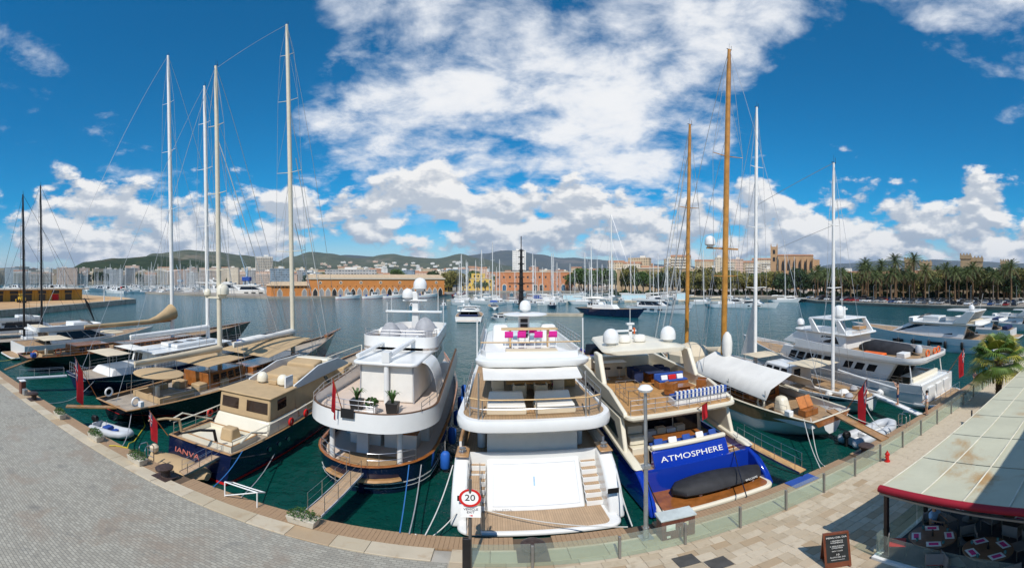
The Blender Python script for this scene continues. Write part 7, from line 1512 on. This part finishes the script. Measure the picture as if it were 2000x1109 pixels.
tower_block(0, 'tall pale tower block standing above the orange harbour house', None, 1014, 640, 22, 58, 16, 1); tower_block(0, 'grey office slab with window bands above the orange warehouse', None, 685, 470, 62, 22, 16, 4); tower_block(0, 'white high-rise with striped balconies left of the orange warehouse', None, 516, 760, 34, 56, 16, 1, True); tower_block(0, 'dark glass block left of the orange warehouse', None, 548, 560, 30, 26, 16, 6)
# houses scattered over the hill slopes
it = sorted([(rr.uniform(620, 760), rr.uniform(2950, 3350)) for _ in range(34)]+[(rr.uniform(740, 900), rr.uniform(3500, 4000)) for _ in range(40)])
for k, (px, d) in enumerate(it): tower_block(k, f'pale villa on the distant slope above the warehouse, {nthn(k)} from the left', 'villas on the distant slope', px, d, rr.uniform(22, 44), rr.uniform(10, 18), 20, rr.choice((0, 1, 1, 2)), base=ZAT(rr.uniform(511, 530), d)-6)
# old town wall and church
WALLM = mat('old_stone', (.44, .32, .19), .9, var=.15, scale=.12, bump=.4, stain=((.28, .2, .12), .08, .5, .75)); CHUR = mat('church_stone', (.46, .29, .16), .9, var=.12, scale=.1, bump=.3)
a, b_ = AZ(1205, 330, 1.2), AZ(1345, 318, 1.2); t, L = oriented('old_wall', 'high sandstone rampart above the trees', 'wall', a, b_); MB().box(0, L, 0, 6, 0, 19).build('wall', WALLM, t, smooth=False); MB().box(-.3, L+.3, -.5, 6.3, 19, 20).build('coping', STONE, t)
for k in range(9): MB().box(4+L*k/9.3, 5.4+L*k/9.3, -.1, 0, 9, 12).build('opening', DKWIN, t, smooth=False)
t = thing('church', 'big sandstone church with buttresses and square tower above the trees', 'church', AZ(1552, 420, 1.2), -(1552-X0)/F)
MB().box(-18, 20, 0, 18, 0, 36).build('nave', CHUR, t, smooth=False); MB().loft([[(-18.5, -.5, 36), (20.5, -.5, 36), (20.5, 18.5, 36), (-18.5, 18.5, 36)], [(-18, 8, 38), (20, 8, 38), (20, 10, 38), (-18, 10, 38)]]).build('roof', TILE, t, smooth=False); MB().box(20, 27, 3, 15, 0, 32).build('apse', CHUR, t, smooth=False)
for k in range(7): x = -16+6*k; MB().box(x-.8, x+.8, -2.4, 0, 0, 33).build('buttress', CHUR, t, smooth=False)
for k in range(6): x = -13+6*k; MB().extr([(x+q*1.0, -.1, 20+z) for q, z in arch_poly(2.4, 11)], (0, .2, 0)).build('tall_window', DKWIN, t, smooth=False)
MB().box(-26, -18.6, 2, 10, 0, 46).build('tower', CHUR, t, smooth=False)
for z in (30, 38): MB().box(-23.6, -21, 1.9, 2, z, z+4.5).build('belfry_opening', DKWIN, t, smooth=False)
for sx in (-25.5, -19): MB().lathe([(.8, 0), (.05, 4)], (sx, 3, 46), 6).build('pinnacle', CHUR, t)
for k, (px, d, h, w) in enumerate(((1776, 300, 26, 7), (1808, 305, 24, 9), (1886, 300, 29, 8), (1908, 302, 27, 9), (1962, 310, 25, 6))):
    t = thing('castle_tower', f'crenellated sandstone tower above the palms, {nthn(k)} from the left', 'tower', AZ(px, d, 1.2), -(px-X0)/F, 'towers above the palms'); MB().box(-w/2, w/2, 0, w, 0, h).build('shaft', WALLM, t, smooth=False); MB().box(-w/2-.5, w/2+.5, -.5, w+.5, h-3, h).build('head', WALLM, t, smooth=False)
    for q in range(4): MB().box(-w/2-.4+q*(w+.8)/3.6, -w/2+.7+q*(w+.8)/3.6, -.5, .3, h, h+1.2).build('merlon', WALLM, t, smooth=False)
t, L = oriented('palace', 'long sandstone palace behind the palms', 'building', AZ(1640, 300, 1.2), AZ(1990, 250, 1.2)); MB().box(0, L, 0, 20, 0, 14).build('wall', WALLM, t, smooth=False); MB().loft([[(-.5, -.5, 14), (L, -.5, 14), (L, 20, 14), (-.5, 20, 14)], [(2, 9, 16.5), (L-2, 9, 16.5), (L-2, 11, 16.5), (2, 11, 16.5)]]).build('roof', TILE, t, smooth=False)
for k in range(24):
    for z in (4, 9): MB().box(4+L*k/25, 5.6+L*k/25, -.1, 0, z, z+2.4).build('window', DKWIN, t, smooth=False)
# ================================================================ trees, palms, cars
LEAFS = [mat('leaf_green', (.075, .13, .028), .7, var=.5, scale=.35), mat('leaf_olive', (.19, .17, .045), .7, var=.45, scale=.35), mat('leaf_dark', (.032, .062, .02), .7, var=.5, scale=.35)]
BARK = mat('bark', (.10, .07, .045), .9, var=.3)
def crown_mesh(nm, R_, H, m, seed, n=2600):
    rr = random.Random(seed); mb = MB(); lobes = [(rr.uniform(-.55, .55)*R_, rr.uniform(-.55, .55)*R_, H*rr.uniform(.25, .8), R_*rr.uniform(.32, .55)) for _ in range(16)]
    for k in range(n):
        x, y, z, r = rr.choice(lobes); a, c = rr.uniform(0, 6.28), rr.uniform(-.7, 1); s = (1-c*c)**.5; q = r*rr.uniform(.75, 1.08)
        p = Vector((x+q*s*cos(a), y+q*s*sin(a), z+q*c*.85)); d = Vector((rr.uniform(-1, 1), rr.uniform(-1, 1), rr.uniform(-1, 1))).normalized(); e = d.cross(Vector((rr.random()-.5, rr.random(), rr.random()-.5))).normalized()*rr.uniform(.16, .34); d = d*rr.uniform(.22, .42)
        mb.add([p-d, p-e, p+d, p+e], [(0, 1, 2, 3)])
    return mb.mesh(nm, m, False)
def limb_mesh(R_, H0, H, seed):
    rr = random.Random(seed); mb = MB().tube([(0, 0, 0), (.1, 0, H0*.6), (0, .1, H0+H*.3)], [.38, .28, .14], 8)
    for k in range(6): a = k*1.05+rr.random(); mb.tube([(0, 0, H0*(.6+.06*k)), (R_*.3*cos(a), R_*.3*sin(a), H0+H*.25), (R_*.55*cos(a), R_*.55*sin(a), H0+H*.5)], [.16, .1, .05], 5)
    return mb.mesh('trunk', BARK)
CR = [[crown_mesh('crown', 4.6, 8, LEAFS[m], 10*m+v) for v in range(2)] for m in range(3)]; TR = [limb_mesh(4.6, 3.5, 8, v) for v in range(2)]
def tree(label, group, loc, m, s):
    v = rr.randrange(2); t = thing('tree', label, 'tree', loc, rr.uniform(0, 6.28), group); t.scale = (s*rr.uniform(.9, 1.15), s*rr.uniform(.9, 1.15), s*rr.uniform(.9, 1.1)); inst('trunk', TR[v], t); inst('crown', CR[m][v], t, (0, 0, 1.7)); return t
tn = ('green', 'olive-brown', 'dark green')
def grove(base, group, items):
    for k, (px, d, m, s) in enumerate(sorted(i for i in items if i[0] < 2004)): tree(f'{tn[m]} leafy tree {base}, {nthn(k)} from the left', group, AZ(px, d, 1.2), m, s)
rr = random.Random(51)
grove('by the yellow house', 'trees by the yellow house', [(876, 320, 1, 1.7), (892, 322, 1, 1.9), (905, 345, 1, 1.3), (932, 352, 0, .8), (948, 355, 0, .9), (920, 420, 2, 1.6), (975, 430, 0, 1.6), (1010, 430, 0, 1.5), (858, 330, 2, 1.3), (845, 400, 2, 1.8)])
grove('right of the orange house', 'trees right of the orange house', [(1122+9*k, rr.uniform(330, 380), rr.choice((0, 0, 2)), rr.uniform(1.5, 2.1)) for k in range(11)]+[(1090, 430, 0, 1.9), (1060, 440, 0, 1.7), (1135, 440, 0, 2.2)])
grove('along the park behind the basin', 'park trees behind the basin', [(1222+11.5*k, rr.uniform(262, 300), rr.choice((1, 1, 2, 0)) if px_ else 1, rr.uniform(1.25, 1.9)) for k in range(27) for px_ in (1,)]+[(1345+12*k, rr.uniform(240, 256), 1, rr.uniform(1.2, 1.6)) for k in range(13)])
grove('under the palms', 'trees under the palms', [(1530+13*k, rr.uniform(238, 270)-k*1.6, rr.choice((2, 2, 0, 1)), rr.uniform(1.1, 1.7)) for k in range(38)])
grove('in the far town', 'trees of the far town', [(rr.uniform(560, 1200), rr.uniform(480, 760), rr.choice((0, 2)), rr.uniform(1.3, 2.4)) for _ in range(34)]+[(rr.uniform(0, 520), rr.uniform(860, 1000), 2, rr.uniform(1.5, 3)) for _ in range(9)])
# date palms
PG = mat('date_palm_green', (.095, .125, .035), .6, var=.4, scale=.8); PB = mat('date_palm_brown', (.16, .11, .05), .8, var=.3)
def palm_crown(seed, n=46, R_=3.4):
    r2 = random.Random(seed); mb = MB()
    for k in range(n):
        a = k*2.39996; el = 1.35-2.15*(k/n)**.85+r2.uniform(-.12, .12); L_ = R_*r2.uniform(.85, 1.1); m = 1 if k > n-7 else 0; P = []
        for q in range(7): s = q/6; P.append(Vector((cos(a)*cos(el)*L_*s, sin(a)*cos(el)*L_*s, sin(el)*L_*s-L_*.42*s*s)))
        u = Vector((-sin(a), cos(a), 0))
        for q in range(6):
            for sg in (1, -1):
                for h in (0, .5):
                    p = P[q].lerp(P[q+1], h); w = .62*(1-abs((q+h)/6-.45)*1.25); d = (P[q+1]-P[q]).normalized(); mb.add([p, p+d*.16, p+u*sg*w+d*.34-Vector((0, 0, w*.45))], [(0, 1, 2)], m)
            mb.add([P[q]-u*.04, P[q]+u*.04, P[q+1]+u*.03, P[q+1]-u*.03], [(0, 1, 2, 3)], m)
    return mb.mesh('crown', [PG, PB], False)
PC = [palm_crown(s) for s in (1, 2, 3)]; PT = [MB().tube([(0, 0, 0), (.15*v, .1, 4), (.2*v, 0, 8), (0, 0, 12)], [.42, .30, .26, .32], 8).mesh('trunk', TRUNK) for v in (0, 1, -1)]
items = [(1585+rr.uniform(0, 12)+8.2*k, rr.uniform(185, 245)-.5*k, rr.uniform(.75, 1.32)) for k in range(54)]+[(1570+16*k, rr.uniform(250, 280), rr.uniform(1.1, 1.4)) for k in range(6)]+[(1215+14*k, rr.uniform(285, 300), rr.uniform(.8, 1.1)) for k in range(10)]+[(1748, 196, 1.62), (1785, 205, 1.7), (1690, 205, 1.5), (1722, 208, 1.45), (1900, 190, 1.3)]
for k, (px, d, s) in enumerate(sorted(i for i in items if i[0] < 2002)):
    v = rr.randrange(3); t = thing('palm_tree', f'date palm on the far right shore, {nthn(k)} from the left', 'palm tree', AZ(px, d, 1.2), rr.uniform(0, 6.28), 'date palms of the far shore'); t.scale = (s*1.05, s*1.05, s); inst('trunk', PT[v], t); inst('crown', PC[v], t, (0, 0, 11.9), None, rr.uniform(1.15, 1.4))
hd = MB(); r3 = random.Random(3)
for k in range(9000):
    px = r3.uniform(1180, 2010); d = r3.uniform(214, 226) if px > 1560 else r3.uniform(246, 258); p = AZ(px, d, 1.2+r3.uniform(0, 3.2)*(.5+.5*sin(px*.13)**2)); dd = Vector((r3.uniform(-1, 1), r3.uniform(-1, 1), r3.uniform(-1, 1))).normalized()*.7; e = dd.cross(Vector((r3.random(), .5, r3.random()))).normalized()*.5; hd.add([p-dd, p-e, p+dd, p+e], [(0, 1, 2, 3)])
tag(hd.build('hedge', LEAFS[2], smooth=False), 'dark low shrubs under the palms and park trees', 'shrubs', kind='stuff')
# parked cars
TYRE = mat('tyre', (.015, .015, .016), .8)
def car_parts(col, van=False):
    m = mat('car_'+col[0], col[1], .25, .2 if col[0] != 'white' else 0, var=.03, coat=.6); h = 2.0 if van else 1.45
    body = MB().loft([[(-.85, y, .3), (.85, y, .3), (.9, y, .7), (.84, y, z), (-.84, y, z), (-.9, y, .7)] for y, z in ((-2.1, .72), (-2.0, .88), (-.9, .95), (1.3, .95), (2.0, .82), (2.12, .6))]).mesh('body', m)
    cab = MB().loft([[(-.78, y0, .94), (.78, y0, .94), (.66, y1, h), (-.66, y1, h)] for y0, y1 in ((-1.9, -1.5 if not van else -1.85), (1.15, .3 if not van else .7))]).mesh('cabin', GLASSD); roof = MB().box(-.65, .65, -1.5 if not van else -1.85, .32 if not van else .7, h-.02, h+.03).mesh('roof', m)
    return body, cab, roof
wheel = MB().loft([[(q, .32*cos(a), .32*sin(a)) for a in [2*pi*k/10 for k in range(10)]] for q in (-.1, .1)]).mesh('wheel', TYRE)
COL = [('white', (.7, .7, .7)), ('silver', (.42, .43, .44)), ('black', (.015, .015, .018)), ('grey', (.12, .125, .13)), ('blue', (.03, .07, .2)), ('red', (.35, .02, .02)), ('beige', (.45, .4, .3))]
CP = [car_parts(c) for c in COL]+[car_parts(('white', (.7, .7, .7)), True)]
cars = [(rr.uniform(137.5, 139.5), 22+3.0*k+rr.uniform(-.3, .3)) for k in range(36)]+[(rr.uniform(146, 148), 20+3.1*k+rr.uniform(-.3, .3)) for k in range(40)]+[(rr.uniform(155, 157), 22+3.3*k) for k in range(38)]
cars = sorted(cars, key=lambda c: -atan2(c[1], c[0]))
cars = [c for c in cars if rr.random() > .12 and atan2(c[0], c[1]) < 1.35]
for k, (x, y) in enumerate(cars):
    ci = rr.choice((0, 0, 1, 1, 2, 2, 3, 3, 4, 5, 6, 7)); nm = (COL[ci][0]+' car') if ci < 7 else 'white van'
    t = thing('parked_car', f'{nm} parked on the far right quay, {nthn(k)} from the left', 'car', (x, y, 1.21), pi/2+rr.uniform(-.1, .1)+(pi if rr.random() < .4 else 0), 'cars parked on the far right quay')
    for nmn, me in zip(('body', 'cabin', 'roof'), CP[ci]): inst(nmn, me, t)
    for sx in (-.8, .8):
        for sy in (-1.3, 1.35): inst('wheel', wheel, t, (sx, sy, .32))
rr2 = random.Random(9)
for k in range(14):
    x = 133.5; y = 32+8.5*k; t = thing('street_lamp', f'thin street lamp on the far right quay, {nthn(k)} from the near end', 'street lamp', (x, y, 1.2), 0, 'street lamps of the far quay'); MB().tube([(0, 0, 0), (0, 0, 7), (.8, 0, 7.4)], [.07, .05, .04], 6).build('pole', GALV, t); MB().box(.6, 1.2, -.12, .12, 7.36, 7.46).build('lamp_head', GALV, t)
# ---- the air: distant slopes fade to blue
hz = bpy.data.materials.new('air'); hz.use_nodes = True; g_ = NT(hz.node_tree); g_.n.clear()
pv = g_.new('ShaderNodeVolumePrincipled'); pv.inputs['Color'].default_value = (.62, .76, 1., 1); pv.inputs['Density'].default_value = 3.6e-5; pv.inputs['Anisotropy'].default_value = .0
g_.l.new(pv.outputs[0], g_.new('ShaderNodeOutputMaterial').inputs['Volume'])
o = MB().box(-20500, 20500, -100, 20500, -5, 790).build("haze", hz, smooth=False); tag(o, kind='stuff')
